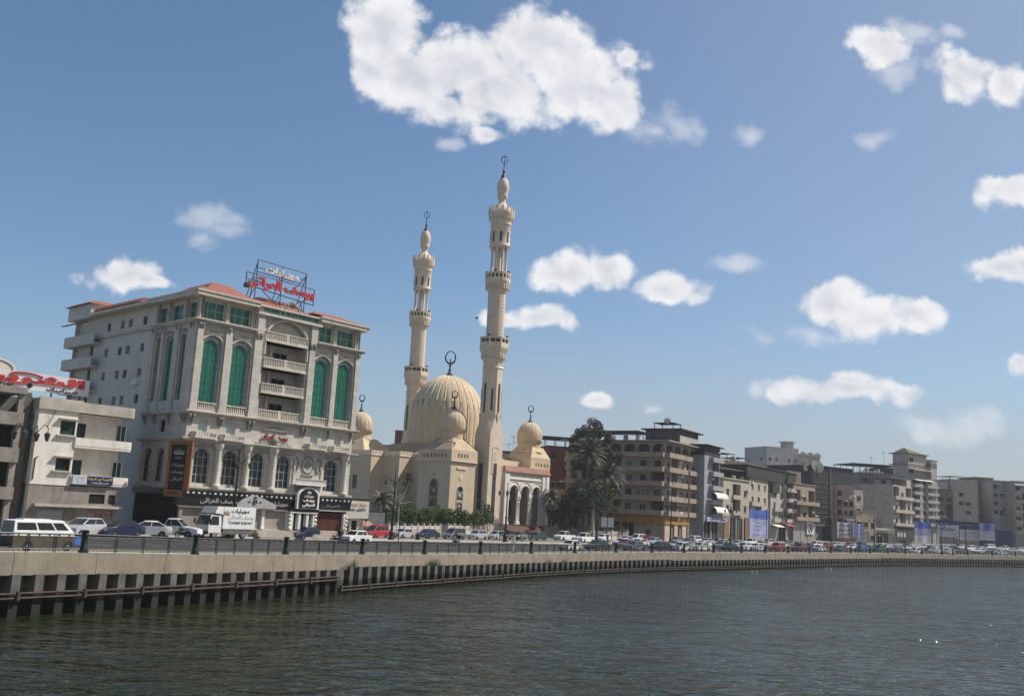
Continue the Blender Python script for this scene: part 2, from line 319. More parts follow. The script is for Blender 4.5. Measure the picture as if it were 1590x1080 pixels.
class Frame:                                              # an upright plane through a photographed point
    def __init__(s, px, py, Y, deg):
        p = at(px, py, Y); s.o = Vector((p[0], p[1], zg(Y))); s.a = R(deg); s.t = Vector((math.cos(s.a), math.sin(s.a), 0)); s.n = Vector((-s.t[1], s.t[0], 0))
    def uz(s, px, py, v=0):
        d = ray(px, py); k = (s.o.xy.dot(s.n.xy) + v) / d.xy.dot(s.n.xy); q = d * k
        return q.xy.dot(s.t.xy) - s.o.xy.dot(s.t.xy), HC + q.z - s.o.z
    def vz(s, px, py, u=0):
        d = ray(px, py); k = (s.o.xy.dot(s.t.xy) + u) / d.xy.dot(s.t.xy); q = d * k
        return q.xy.dot(s.n.xy) - s.o.xy.dot(s.n.xy), HC + q.z - s.o.z
    def w(s, u, v, z=0): return s.o + s.t*u + s.n*v + Vector((0,0,z))
# ------------------------------------------------------------------ the curved quay line
QP = [(-62,-30),(-54,5),(-46,25),(-36,40),(-31.5,47),(-27.2,53.7),(-24,58.8),(-20.4,65.4),(-16.2,73.4),(-10.9,84.3),(-3.6,98.2),(6.4,116.5),(19.8,136.5),(39,160),(76,205),(104,233),(141,262),(185,290),(240,318),(330,352),(600,430),(1500,640)]
def catmull(P, step):
    out = []
    for i in range(len(P)-1):
        p0, p1, p2, p3 = [Vector(P[max(0, min(len(P)-1, i+k))]) for k in (-1, 0, 1, 2)]
        n = max(2, int((p2-p1).length/step))
        for j in range(n):
            t = j/n; out.append(.5*((2*p1) + (p2-p0)*t + (2*p0-5*p1+4*p2-p3)*t*t + (3*p1-p0-3*p2+p3)*t**3))
    out.append(Vector(P[-1])); return out
QC = catmull(QP, 2.2)
QS = [0.0]
for a, b in zip(QC, QC[1:]): QS.append(QS[-1] + (b-a).length)
def qat(s):
    import bisect
    i = max(0, min(len(QS)-2, bisect.bisect(QS, s)-1)); t = (s-QS[i])/(QS[i+1]-QS[i])
    p = QC[i].lerp(QC[i+1], t)
    ta = (QC[min(i+1,len(QC)-1)] - QC[max(i-1,0)]).normalized(); tb = (QC[min(i+2,len(QC)-1)] - QC[i]).normalized()
    tg = ta.lerp(tb, t).normalized(); return p, tg, Vector((-tg.y, tg.x))
def lane(px, off, z=None):                       # the point at this distance from the quay edge that is seen at px
    lo, hi = 40.0, QS[-1]
    def f(s):
        p, tg, n = qat(s); q = p + n*off
        if q.y < 12: return -1e9
        return proj((q.x, q.y, zg(q.y)+rise(off, q.y)))[0] - px
    for _ in range(50):
        m = (lo+hi)/2
        if f(m) < 0: lo = m
        else: hi = m
    p, tg, n = qat(lo); q = p + n*off
    return Vector((q.x, q.y, zg(q.y)+rise(off, q.y))), math.atan2(tg.y, tg.x), lo
def qoff(q):                                     # nearest arc position of a point
    i = min(range(len(QC)), key=lambda k: (QC[k]-q.xy).length); p, tg, n = qat(QS[i]); return (q.xy-p).dot(n), math.atan2(tg.y, tg.x)
NQ = [(QC[i], qat(QS[i])[2]) for i in range(len(QC))]
def ribbon(name, offs, m, dz=0., kind=True, skirt=0.):
    b = MB()
    for p, n in NQ:
        for o in offs: q = p + n*o; b.v.append((q.x, q.y, zg(q.y)+rise(o, q.y)+dz))
    k = len(offs)
    for i in range(len(NQ)-1):
        for j in range(k-1): b.f.append((i*k+j, (i+1)*k+j, (i+1)*k+j+1, i*k+j+1)); b.m.append(0)
    if skirt:                                     # small upright faces so that kerbs have a real step
        for j in (0, k-1):
            base = len(b.v)
            for p, n in NQ: q = p + n*offs[j]; z = zg(q.y)+rise(offs[j], q.y); b.v.append((q.x, q.y, z+dz)); b.v.append((q.x, q.y, z+dz-skirt))
            for i in range(len(NQ)-1): b.f.append((base+2*i, base+2*i+2, base+2*i+3, base+2*i+1)); b.m.append(0)
    return struct(b.build(name, m))
ASPH = mat('asphalt', (.040,.039,.038), .9, .22, .35, bump=.2, col2=(.025,.025,.025))
DUST = mat('dusty_ground', (.19,.17,.14), .95, .25, .25, bump=.2, col2=(.10,.092,.08))
PAVE = blocks('pale_paving', (.46,.42,.36), (.6,.6,.6), .6, .6, .9)
COPE = mat('pale_concrete', (.285,.245,.19), .9, .22, .7, .65, bump=.3)
ribbon('promenade_paving', [.5, 1.4, 2.2], mat('promenade_concrete', (.40,.37,.32), .9, .2, .5))
ribbon('road_kerb', [2.2, 2.45], mat('kerb_stone', (.5,.48,.44), .85, .2, .8), .13, skirt=.16)
ribbon('road', [2.45, 4, 6, 8, 10, 12, 14, 16, 18, 20, 21.5], ASPH, -.02)
ribbon('median_kerb', [21.5, 21.75], MC['kerb_stone'], .13, skirt=.16)
ribbon('pavement', [21.75, 23, 24.5, 26], mat('sandy_paving', (.36,.32,.26), .95, .2, .4, bump=.15), .06, skirt=.12)
ribbon('ground', [26, 28, 30, 33, 36, 40, 45, 50, 56, 64, 75, 90, 110, 140, 190, 300, 600, 3000], DUST)
mk = MB()
s = 60.0
while s < 470:
    for o in (9.2, 15.4):
        (p, t, n), (p2, t2, n2) = qat(s), qat(s+2.6)
        a, b_, c, d = p+n*o, p2+n2*o, p2+n2*(o+.14), p+n*(o+.14)
        mk.poly([(q.x, q.y, zg(q.y)+rise(o, q.y)+.004) for q in (a, b_, c, d)])
    s += 6.2
struct(mk.build('road_markings', mat('road_paint', (.55,.54,.5), .8, .3, 4)))
# ------------------------------------------------------------------ river
wm = bpy.data.materials.new('river_water'); wm.use_nodes = True; t = wm.node_tree; p = t.nodes['Principled BSDF']
p.inputs['Base Color'].default_value = (.014, .020, .009, 1); p.inputs['Roughness'].default_value = .09; p.inputs['IOR'].default_value = 1.33; p.inputs['Specular IOR Level'].default_value = .5
tc = nd(t, 'ShaderNodeTexCoord'); hs = None
for sc, dt, amp, rot, st in ((.06, 2, .8, 25, 1.8), (.24, 2, .85, -10, 1.9), (.8, 3, .40, 12, 1.7), (2.4, 2, .06, -18, 1.4)):
    mp = nd(t, 'ShaderNodeMapping'); mp.inputs['Rotation'].default_value = (0, 0, R(rot)); mp.inputs['Scale'].default_value = (sc, sc*st, sc); t.links.new(tc.outputs['Object'], mp.inputs['Vector'])
    nz = nd(t, 'ShaderNodeTexNoise'); nz.inputs['Scale'].default_value = 1; nz.inputs['Detail'].default_value = dt; nz.inputs['Distortion'].default_value = .5; t.links.new(mp.outputs[0], nz.inputs['Vector'])
    h = mth(t, 'MULTIPLY', nz.outputs['Fac'], amp); hs = h if hs is None else mth(t, 'ADD', hs, h)
big = nd(t, 'ShaderNodeTexNoise'); big.inputs['Scale'].default_value = .035; big.inputs['Detail'].default_value = 3; t.links.new(tc.outputs['Object'], big.inputs['Vector'])
mr2 = nd(t, 'ShaderNodeMapRange'); mr2.inputs['From Min'].default_value = .35; mr2.inputs['From Max'].default_value = .65; mr2.inputs['To Min'].default_value = .45; mr2.inputs['To Max'].default_value = 1.0; t.links.new(big.outputs['Fac'], mr2.inputs['Value'])
bp = nd(t, 'ShaderNodeBump'); bp.inputs['Distance'].default_value = 1.0; t.links.new(mr2.outputs[0], bp.inputs['Strength']); t.links.new(hs, bp.inputs['Height']); t.links.new(bp.outputs[0], p.inputs['Normal'])
b = MB(); b.poly([(-80,-60,0),(3000,-60,0),(3000,3000,0),(-80,3000,0)])
struct(b.build('river', wm))
# ------------------------------------------------------------------ quay wall and sheet piles
S1, S2, S3 = lane(526, 0)[2], lane(1030, 0)[2], lane(1365, 0)[2]
SA, SB = 35.0, lane(1640, 0)[2]
b = MB(); s = SA; segs = []
while s < SB:
    L = 5.2; e = s + L - .03
    hgt = 1.22 if s < S1 else 1.02 if s < S2 else 1.12 if s < S3 else 1.0
    st = [s + (e-s)*k/3 for k in range(4)]
    for q0, q1 in zip(st, st[1:]):
        (p0, t0, n0), (p1, t1, n1) = qat(q0), qat(q1)
        z0, z1 = zg(p0.y), zg(p1.y); w = []
        for (pp, nn, zz) in ((p0, n0, z0), (p1, n1, z1)):
            w.append([(pp-nn*.02, zz-hgt), (pp+nn*.5, zz-hgt), (pp+nn*.5, zz+.03), (pp-nn*.02, zz+.03)])
        w = [[(q.x, q.y, zz) for q, zz in r] for r in w]
        b.hexa(w[0], w[1])
    s += L
qw = b.build('quay_wall', COPE); tag(qw, 'long weathered beige concrete wall topping the river quay', 'quay wall')
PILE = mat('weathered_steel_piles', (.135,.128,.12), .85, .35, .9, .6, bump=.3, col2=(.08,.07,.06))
t_ = PILE.node_tree; p_ = t_.nodes['Principled BSDF']; src_ = p_.inputs['Base Color'].links[0].from_socket      # darker band low on the piles with an uneven upper edge
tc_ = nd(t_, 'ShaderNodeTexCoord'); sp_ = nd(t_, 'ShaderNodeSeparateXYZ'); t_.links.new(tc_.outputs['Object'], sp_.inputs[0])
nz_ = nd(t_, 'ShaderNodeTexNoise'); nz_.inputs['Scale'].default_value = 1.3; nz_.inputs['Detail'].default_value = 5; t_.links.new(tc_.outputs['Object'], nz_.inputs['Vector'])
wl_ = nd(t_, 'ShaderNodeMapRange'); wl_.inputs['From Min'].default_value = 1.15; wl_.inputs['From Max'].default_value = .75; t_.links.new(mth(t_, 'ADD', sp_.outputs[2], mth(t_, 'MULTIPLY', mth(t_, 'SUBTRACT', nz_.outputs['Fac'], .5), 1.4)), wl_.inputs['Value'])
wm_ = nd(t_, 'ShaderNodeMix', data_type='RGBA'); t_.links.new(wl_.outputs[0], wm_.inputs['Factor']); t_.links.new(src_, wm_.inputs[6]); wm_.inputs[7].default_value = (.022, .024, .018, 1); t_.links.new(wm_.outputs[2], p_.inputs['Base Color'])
PIPE = mat('rusty_pipe', (.08,.06,.05), .85, .4, 2.0, .4, col2=(.05,.035,.027))
def piles(name, label, sa, sb, top, wz, wlab):
    b = MB(); s = sa
    prof = [(0,-.22),(.52,-.22),(.64,.62),(1.22,.62),(1.34,-.22)]
    pts = []
    while s < sb:
        for du, o in prof[:4]:
            p, tg, n = qat(s+du); q = p + n*o; pts.append((q, zg(p.y)-top + (.03 if o < 0 else 0)))
        s += 1.36
    base = len(b.v)
    for q, z in pts: b.v.append((q.x, q.y, z)); b.v.append((q.x, q.y, -1.2))
    for i in range(len(pts)-1): b.f.append((base+2*i, base+2*i+2, base+2*i+3, base+2*i+1)); b.m.append(0)
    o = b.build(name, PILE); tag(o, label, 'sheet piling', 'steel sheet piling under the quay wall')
    w = MB(); s = sa; k = 0
    while s < sb - .3:
        e = min(s + 4.1, sb)
        for dz in (0, -.26):
            w.tube([(*(qat(x)[0] - qat(x)[2]*.36), wz+dz+.012*(k % 3)) for x in (s, (s+e)/2, e-.12)], .075, 6)
        p, tg, n = qat(s+.1); w.obox((*(p-n*.40), wz-.36), .16, .14, .5, math.atan2(tg.y, tg.x))
        s = e; k += 1
    w.build('wale', PIPE, o)
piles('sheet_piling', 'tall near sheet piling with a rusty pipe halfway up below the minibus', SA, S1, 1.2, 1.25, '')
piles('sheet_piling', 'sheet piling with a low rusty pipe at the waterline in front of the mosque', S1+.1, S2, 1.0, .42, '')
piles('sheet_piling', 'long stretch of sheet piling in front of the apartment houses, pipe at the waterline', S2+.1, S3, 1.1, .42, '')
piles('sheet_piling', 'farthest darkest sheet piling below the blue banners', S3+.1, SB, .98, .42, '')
# ------------------------------------------------------------------ railing
PX = [-60,127,300,441,560,657,744,823,891,955,1011,1061,1107,1150,1187,1223,1256,1289,1320,1350,1378,1405,1431,1462,1479,1502,1540,1576,1625]
PS = [lane(x, .42)[2] for x in PX]
PHR = ['outside the frame','beside the minibus','in front of the furniture truck','in front of the blue sedan','in front of the old white sedan','in front of the navy sedan','in front of the silver hatchbacks','in front of the mosque portal','in front of the white pickup','below the twin white sign','in front of the brown apartment block','below the yellow shop sign','below the pale blue tower house','in front of the white shop house','below the tall blue banner','in front of the narrow grey house','in front of the balcony house','below the black slatted block','below the patterned white banner','in front of the lilac boards','in front of the white shop','in front of the black shop','below the second blue banner','below the sagging white banner','below the long white banner','below the white off-road car','below the round blue emblem','below the dark blue hoarding','outside the frame']
b = MB()
pr = [(.30,0),(.30,.10),(.235,.14),(.235,.28),(.19,.34),(.165,1.02),(.185,1.06),(.165,1.10),(.22,1.18),(.225,1.26),(.12,1.31),(.01,1.32)]
b.lathe(0, 0, pr, 12)
post = None
for i, s in enumerate(PS):
    p, tg, n = qat(s); q = p + n*.3; loc = (q.x, q.y, zg(p.y)+.03); lab = 'dark green cast railing post ' + PHR[i]
    if i in (0, len(PS)-1): continue
    if post is None:
        post = b.build('railing_post', GREENIRON, None, True); post.location = loc; tag(post, lab, 'railing post', 'cast posts along the river railing')
    else:
        o = post.copy(); C.objects.link(o); o.location = loc; o['label'] = lab; THINGS.append(o)
for i in range(len(PS)-1):
    (p0, t0, n0), (p1, t1, n1) = qat(PS[i]), qat(PS[i+1])
    a = p0+n0*.3; c = p1+n1*.3; d = c-a; L = d.length; ang = math.atan2(d.y, d.x)
    z0, z1 = zg(p0.y)+.03, zg(p1.y)+.03
    r = thing('iron_railing', 'green iron railing panel left of the post ' + PHR[i+1] if i < len(PS)-2 else 'green iron railing panel at the far end of the quay', 'railing', (a.x, a.y, z0), ang, 'iron panels of the river railing')
    sl = (z1-z0)/L
    P = lambda u, z: (u, 0, z+sl*u)
    e0, e1 = .2, L-.2; f = MB()
    f.tube([P(e0,1.04), P(e1,1.04)], .06, 6); f.tube([P(e0,.9), P(e1,.9)], .03, 5); f.tube([P(e0,.20), P(e1,.20)], .035, 5)
    f.tube([P(e0,.09), P(e1,.09)], .025, 4)
    f.build('top_rail', GREENIRON, r)
    n = max(2, round((e1-e0)/1.9))
    for k in range(1, n):
        u = e0+(e1-e0)*k/n; g = MB()
        for du in (-.07, .07): g.tube([P(u+du,0), P(u+du,1.04)], .03, 5)
        g.box(u-.07, -.012, .5+sl*u, u+.07, .012, .56+sl*u)
        g.build('upright', GREENIRON, r)
    h = MB(); m = max(4, int((e1-e0)/.3)); wv = []
    for k in range(m*4+1): u = e0+(e1-e0)*k/(m*4); wv.append(P(u, .145+.04*math.cos(k*math.pi/2)))
    h.tube(wv, .018, 4)
    for k in range(int((e1-e0)/.62)): u = e0+.3+k*.62; h.box(u-.05, -.02, .93+sl*u, u+.05, .02, 1.0+sl*u)
    if i >= 3:
        k = int((e1-e0)/.16)
        for j in range(k): u = e0+(e1-e0)*(j+.5)/k; h.tube([P(u,.2), P(u,.92)], .009, 3, 0, False)
    else:
        h.tube([P(e0,.30), P(e1,.30)], .012, 4)
    h.build('infill', GREENIRON, r)
# ------------------------------------------------------------------ furniture store
FF = Frame(271, 830, 96, 48)
STONE = blocks('cut_limestone', (.56,.525,.47), (.62,.6,.58), 1.1, .45, .85, .35)
TRIM = mat('carved_limestone', (.57,.525,.455), .85, .2, 1.5, .4, bump=.25)
PLASTER = mat('white_plaster', (.58,.54,.49), .9, .12, .5, .3)
TILE = blocks('orange_roof_tiles', (.31,.115,.08), (.5,.4,.35), .3, .35, .8)
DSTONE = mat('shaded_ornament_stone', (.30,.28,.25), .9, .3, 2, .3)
store = thing('furniture_store', 'tall pale stone furniture store with green arched windows and orange roof tiles', 'store', FF.o, FF.a)
WF = 21.3
tall = [(.72,3.12),(4.1,6.65),(14.85,17.3),(18.1,20.6)]
mez = [(1.25,2.3),(4.55,5.6),(15.3,16.3),(18.65,19.6)]
arw = [(1.2,3.05),(4.5,6.35),(7.8,9.65),(11.15,13.05),(17.6,19.6)]
b = MB()
bal = [(8.1,13.7,13.1,15.75,0,1.7),(8.1,13.7,15.95,18.55,0,1.7),(8.1,13.7,18.7,21.45,0,1.7),(8.1,13.7,21.62,24.15,2.45,1.7)]
H = [(a,c,13.45,21.0,(c-a)/2*.8,.3) for a, c in tall] + bal
wallh(b, 0, 6.78, 12.9, 22.3, H[:2]); wallh(b, 6.78, 14.8, 12.9, 24.2, H[4:]); wallh(b, 14.8, WF, 12.9, 22.3, H[2:4])
wallh(b, 0, WF, 10.0, 12.9, [(a,c,10.75,12.15) for a, c in mez], dep=.25)
wallh(b, 0, WF, 5.4, 10.0, [(a,c,5.7,9.3,(c-a)/2,.45) for a, c in arw])
# left end, decorated part and the plain rear part
ltall = [(1.8,3.05),(4.3,6.15),(7.0,8.15)]
wallh(b, 0, 9.0, 12.9, 22.4, [(a,c,14.1,21.2,(c-a)/2*.8,.3) for a, c in ltall], LFT)
wallh(b, 0, 9.0, 10.0, 12.9, [(4.35,5.5,10.8,12.1)], LFT, dep=.25)
wallh(b, 0, 9.0, 5.4, 10.0, [(3.7,5.8,5.7,9.2,1.05,.45),(6.2,8.5,5.7,9.2,1.15,.45)], LFT)
b.box(0,0,-1,WF,29,1.3)
b.poly([(WF,0,0),(WF,29,0),(WF,29,25.2),(WF,0,25.2)])
b.poly([(0,29,0),(WF,29,0),(WF,29,25.2),(0,29,25.2)]); b.poly([(0,0,25.0),(WF,0,25.0),(WF,29,25.0),(0,29,25.0)])
b.box(.3,.3,22.3,WF-.3,28.7,22.7)
for a, c, z0, z1, rs, dp in bal:                # backs of the balconies
    b.poly([(a,1.7,z0),(c,1.7,z0),(c,1.7,z1),(a,1.7,z1)])
b.build('wall', STONE, store)
b = MB()
pw = [(a-1, a, z, z+.98) for z in (23.05, 19.95, 17.15, 14.15) for a in (13.0, 16.4, 18.3, 21.7)]
wallh(b, 9.0, 29, 0, 25.2, [(u0,u0+.95,z0,z1) for u0, _, z0, z1 in pw] + [(24.6,25.5,z,z+2) for z in (14.2,17.0,19.8)], LFT, off=.55)
b.poly([(0,9.0,0),(.6,9.0,0),(.6,9.0,25.2),(0,9.0,25.2)])
b.build('side_wall', PLASTER, store)
PL9 = lambda u, d, z: (d+.55, u, z)
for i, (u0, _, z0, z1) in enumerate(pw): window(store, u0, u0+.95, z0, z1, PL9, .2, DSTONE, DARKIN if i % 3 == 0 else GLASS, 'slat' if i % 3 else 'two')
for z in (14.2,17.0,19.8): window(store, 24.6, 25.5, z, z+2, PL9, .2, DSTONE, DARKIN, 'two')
b = MB(); b.box(.15, 12.2, 16.2, .55, 13.2, 16.8); b.build('air_conditioner', WHITE, store)
for z in (12.9, 15.8, 18.75, 21.55):             # slabs of the rear corner balconies
    b = MB(); b.box(-.5, 22.6, z, 5, 30.6, z+.25); b.box(-.5, 22.6, z+.25, -.35, 30.6, z+1.3); b.box(-.5, 30.45, z+.25, 5, 30.6, z+1.3)
    b.build('balcony', PLASTER, store)
b = MB(); b.box(-.5,24.2,24.9,3,30.4,26.6); b.build('stair_tower', PLASTER, store)
b = MB(); b.hexa([(-.9,23.9,26.6),(3.4,23.9,26.6),(3.4,30.8,26.6),(-.9,30.8,26.6)], [(.2,25,27.2),(2.4,25,27.2),(2.4,29.5,27.2),(.2,29.5,27.2)]); b.hexa([(-.5,12.4,25.55),(.6,12.4,25.55),(.6,23.8,25.55),(-.5,23.8,25.55)], [(.1,12.4,26.1),(.6,12.4,26.1),(.6,23.8,26.1),(.1,23.8,26.1)])
b.box(-1,23.8,24.2,-.8,30.8,24.3)
b.build('tile_coping', TILE, store)
# attic storey: green glazing between paired columns
b = MB()
att = [(.35,3.2),(3.7,6.4),(15.0,17.45),(18.0,20.7)]
wallh(b, 0, WF, 22.5, 25.1, [(a,c,22.75,24.55) for a, c in att], off=.5, dep=.3)
wallh(b, 0, 9.3, 22.5, 25.1, [(.6,2.9,22.8,24.5),(3.5,6.4,22.8,24.5),(7.0,9.0,22.8,24.5)], LFT, off=.5, dep=.3)
b.build('attic_wall', TRIM, store)
A5 = lambda u, d, z: (u, d+.5, z); L5 = lambda u, d, z: (d+.5, u, z)
for a, c in att: window(store, a, c, 22.75, 24.55, A5, .25, GLASSB, GLASSG, 'grid')
for a, c in ((.6,2.9),(3.5,6.4),(7.0,9.0)): window(store, a, c, 22.8, 24.5, L5, .25, GLASSB, GLASSG, 'grid')
for u in (.15,3.35,3.58,6.5,6.75,14.6,14.85,17.6,17.85,20.8,21.1):
    c = MB(); c.lathe(u, .2, [(.15,22.45),(.15,22.6),(.1,22.65),(.09,24.5),(.15,24.6),(.15,24.75)], 10); c.build('column', TRIM, store, True)
for v in (.15,.45,3.1,3.35,6.6,6.85,9.0):
    c = MB(); c.lathe(.2, v, [(.15,22.45),(.15,22.6),(.1,22.65),(.09,24.5),(.15,24.6),(.15,24.75)], 10); c.build('column', TRIM, store, True)
# eaves, cornices
b = MB()
for (u0, u1) in ((-.75,6.7),(14.9,22.0)): b.box(u0,-.75,24.85,u1,9,25.25); b.box(u0-.1,-.85,25.25,u1+.1,9,25.42)
b.box(-.75,9,24.95,1,23.8,25.3); b.box(6.7,-.6,24.2,15.2,4,24.45); b.box(6.75,-.45,24.45,15.15,4,25.05); b.box(6.6,-.7,25.05,15.3,4,25.25)
b.build('eaves', TRIM, store)
b = MB()
for z, o in ((22.1,.30),(22.22,.50),(22.34,.62)): b.box(-o,-o,z,6.85,9.2,z+.117); b.box(14.9,-o,z,WF+o,9.2,z+.117)
for z, o in ((12.62,.25),(12.74,.45),(12.86,.55)): b.box(-o,-o,z,WF+o,9.3,z+.117)
for z, o in ((9.86,.25),(9.98,.5),(10.1,.62)): b.box(-o,-o,z,WF+o,9.3,z+.117)
b.box(-.3,-.35,5.2,WF+.3,9.2,5.42); b.box(-.2,-.2,5.02,WF+.2,9.1,5.2)
b.build('cornice', TRIM, store)
# pilasters and carved brackets
b = MB()
for u0, u1 in ((-.05,.62),(3.25,4.0),(6.78,7.75),(14.0,14.75),(17.42,18.0),(20.72,21.35)): b.box(u0,-.28,12.97,u1,.0,22.1); b.box(u0-.08,-.36,12.97,u1+.08,0,13.4)
for v0, v1 in ((-.05,1.4),(3.2,4.1),(6.3,6.85),(8.3,9.0)): b.box(-.28,v0,12.97,0,v1,22.1)
b.box(6.9,-.4,22.1,7.75,0,24.2); b.box(14.0,-.4,22.1,14.85,0,24.2)
b.build('pilaster', STONE, store)
def scroll(mb, u, z, h=.9, w=.26, pl=FR):
    for k in range(5): q = k/4; bar(mb, pl, u-w/2*(1-.1*k), u+w/2*(1-.1*k), z-h*(k+1)/5, z-h*k/5-.02, -.48+.4*q, -.01)
b = MB()
for u in (.05,.5,3.5,3.8,7.0,7.5,13.9,14.4,17.7,20.9): scroll(b, u, 12.6, 1.0)
for u in (.1,.45,3.6,7.0,7.5,14.1,14.6,17.7,21.0): scroll(b, u, 22.08, 1.2, .3)
for v in (.3,.8,3.6,6.6,8.7): scroll(b, v, 12.6, 1.0, .26, LFT); scroll(b, v, 22.08, 1.1, .3, LFT)
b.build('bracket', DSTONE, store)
def crest(mb, c, z, w, h, pl=FR, m=0):
    for i in range(9):
        t = (i-4)/4; r = .12*h*(1.3-abs(t)*.6)*2
        q = pl(c + t*w/2, -.12, z + h*(1-abs(t)**1.4)*.55); mb.sphere(q, max(r*.5,.06), 6, m)
    bar(mb, pl, c-w/2, c+w/2, z-.08, z+.05, -.16, -.02, m)
b = MB()
for a, c in tall: crest(b, (a+c)/2, 21.15, (c-a)*.8, .5)
for a, c in ltall: crest(b, (a+c)/2, 21.3, (c-a)*.8, .4, LFT)
for a, c in arw: crest(b, (a+c)/2, 9.42, (c-a)*1.1, .4)
crest(b, 10.55, 11.9, 3.2, .7); crest(b, 10.5, 10.35, 4.6, .9); crest(b, 11.2, 25.4, 4.2, 1.2); crest(b, 11.2, 25.35, 2.4, 1.6)
b.sphere((10.5,-.2,10.75), .42, 10)
for (u, w) in ((13.65,.33),(15.28,.8),(16.7,.33)):
    b.torus((u,-.06,8.45), .85 if w > .5 else .8, .09, 'y', 20, 5, 0, w/.85 if w < .5 else .95)
bar(b, FR, 14.5,16.1,7.3,7.42,-.15,-.01); bar(b, FR, 14.6,15.95,9.4,9.5,-.15,-.01)
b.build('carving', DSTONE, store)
b = MB(); b.lathe(0,0,[(.62,0),(.6,.03)],4,0,0); o = b.build('medallion', DSTONE, store); o.rotation_euler = (R(90),0,0); o.location = (15.28,-.0,8.45)
# big arched windows: pale glass border round green glass
for pl, lst, z0, z1 in ((FR, tall, 13.45, 21.0), (LFT, ltall, 14.1, 21.2)):
    for a, c in lst:
        rs = (c-a)/2*.8; g = MB(); y = .295
        pts = lambda e: [(a+e, z0+.02), (c-e, z0+.02)] + arch(a+e, c-e, z1-e, rs*(1-e*.5), 12)[::-1]
        g.hexa([pl(p,y,q) for p, q in pts(0)], [pl(p,y+.05,q) for p, q in pts(0)])
        w_ = g.build('arched_window', GLASSB, store)
        g = MB(); e = (c-a)*.19; g.hexa([pl(p,y-.03,q) for p, q in pts(e)], [pl(p,y-.004,q) for p, q in pts(e)]); g.build('pane', GLASSG, w_)
        g = MB(); n = 9
        for i in range(1, n): z = z0+(z1-rs-z0)*i/(n-1.0); bar(g, pl, a+.05, c-.05, z-.02, z+.02, y-.06, y-.034)
        for k in (.16,.39,.61,.84): u = a+(c-a)*k; bar(g, pl, u-.02, u+.02, z0+.1, z1-rs*.75, y-.062, y-.036)
        g.build('glazing_bars', mat('steel_blue_frame', (.04,.14,.11), .4, .2), w_)
        cs = arch(a, c, z1, rs, 14); g = MB()
        g.tube([pl(a,-.05,z0)] + [pl(p,-.05,q) for p, q in cs] + [pl(c,-.05,z0)], .09, 6); g.build('surround', TRIM, store, True)
for a, c in tall:
    g = MB(); balusters(g, FR, a-.02, c+.02, 13.02, 13.95, -.12, .1, .22); g.build('balustrade', TRIM, store)
    g = MB(); bar(g, FR, a, c, 13.1, 13.9, .2, .25); g.build('balustrade_backing', DARKIN, store)
for a, c in ltall:
    g = MB(); bar(g, LFT, a-.05, c+.05, 13.2, 14.05, -.1, .02); g.build('apron', TRIM, store)
# centre bay balconies
b = MB()
for z in (13.0, 15.75, 18.55, 21.45): bar(b, FR, 8.1, 13.7, z, z+.2, -.3 if z > 13.5 else 0, 1.7)
b.build('balcony_slab', TRIM, store)
for i, z in enumerate((13.1, 15.95, 18.75, 21.65)):
    g = MB()
    for u0, u1 in ((8.1,10.75),(11.05,13.7)): balusters(g, FR, u0, u1, z, z+.95, -.25 if i else .05, -.05 if i else .25, .21)
    bar(g, FR, 10.75, 11.05, z, z+1.0, -.25 if i else .05, -.03 if i else .27); g.build('balcony_rail', TRIM, store)
for i, (a, c, z0, z1, rs, dp) in enumerate(bal[:4]):
    g = MB(); bar(g, FR, 9.9, 10.15, z0, z1-(.0 if i < 3 else .5), 1.45, 1.69); g.build('pier', PLASTER, store)
    for u0, u1 in (((10.5,12.3),) if i < 3 else ((8.6,10.2),(10.6,13.0))):
        window(store, u0, u1, z0+.2, z1-.75, FR, 1.68, DSTONE, DARKIN, 'two')
cs = arch(8.1, 13.7, 24.15, 2.45, 16); g = MB(); g.tube([FR(8.1,-.1,20)] + [FR(p,-.1,q) for p, q in cs] + [FR(13.7,-.1,20)], .16, 6); g.build('arch_moulding', TRIM, store, True)
# mezzanine
for a, c in mez: window(store, a, c, 10.75, 12.15, FR, .24, WHITE, GLASSB, 'plain'); 
for a, c in mez:
    g = MB(); bar(g, FR, a-.75, c+.75, 10.2, 10.32, -.95, -.0); balusters(g, FR, a-.75, c+.75, 10.32, 10.85, -.95, -.8, .3); bar(g, FR, a-.75, a-.62, 10.32, 10.84, -.79, -.01); bar(g, FR, c+.62, c+.75, 10.32, 10.84, -.79, -.01)
    g.build('balconette', TRIM, store)
window(store, 4.35, 5.5, 10.8, 12.1, LFT, .24, DSTONE, DARKIN, 'plain')
# arched windows of the showroom floor
for a, c in arw: window(store, a, c, 5.7, 9.3, FR, .44, mat('pale_window_frame', (.36,.40,.40), .5, .1), GLASS, 'grid', (c-a)/2)
for a, c in ((3.7,5.8),(6.2,8.5)): window(store, a, c, 5.7, 9.2, LFT, .44, DSTONE, GLASS, 'grid', (c-a)/2)
b = MB()
for a, c in arw:
    b.box(a-.5,-.12,5.42,a-.32,0,9.8); b.box(c+.32,-.12,5.42,c+.5,0,9.8)
b.build('strip_pilaster', TRIM, store)
for u in (3.7,7.1,10.4,20.2,14.0):
    if u == 14.0: continue
    c = MB(); c.lathe(u, -.35, [(.48,5.42),(.48,5.6),(.40,5.7),(.36,5.85),(.33,9.1),(.36,9.2),(.42,9.3),(.5,9.6),(.55,9.86)], 16); c.build('column', TRIM, store, True)
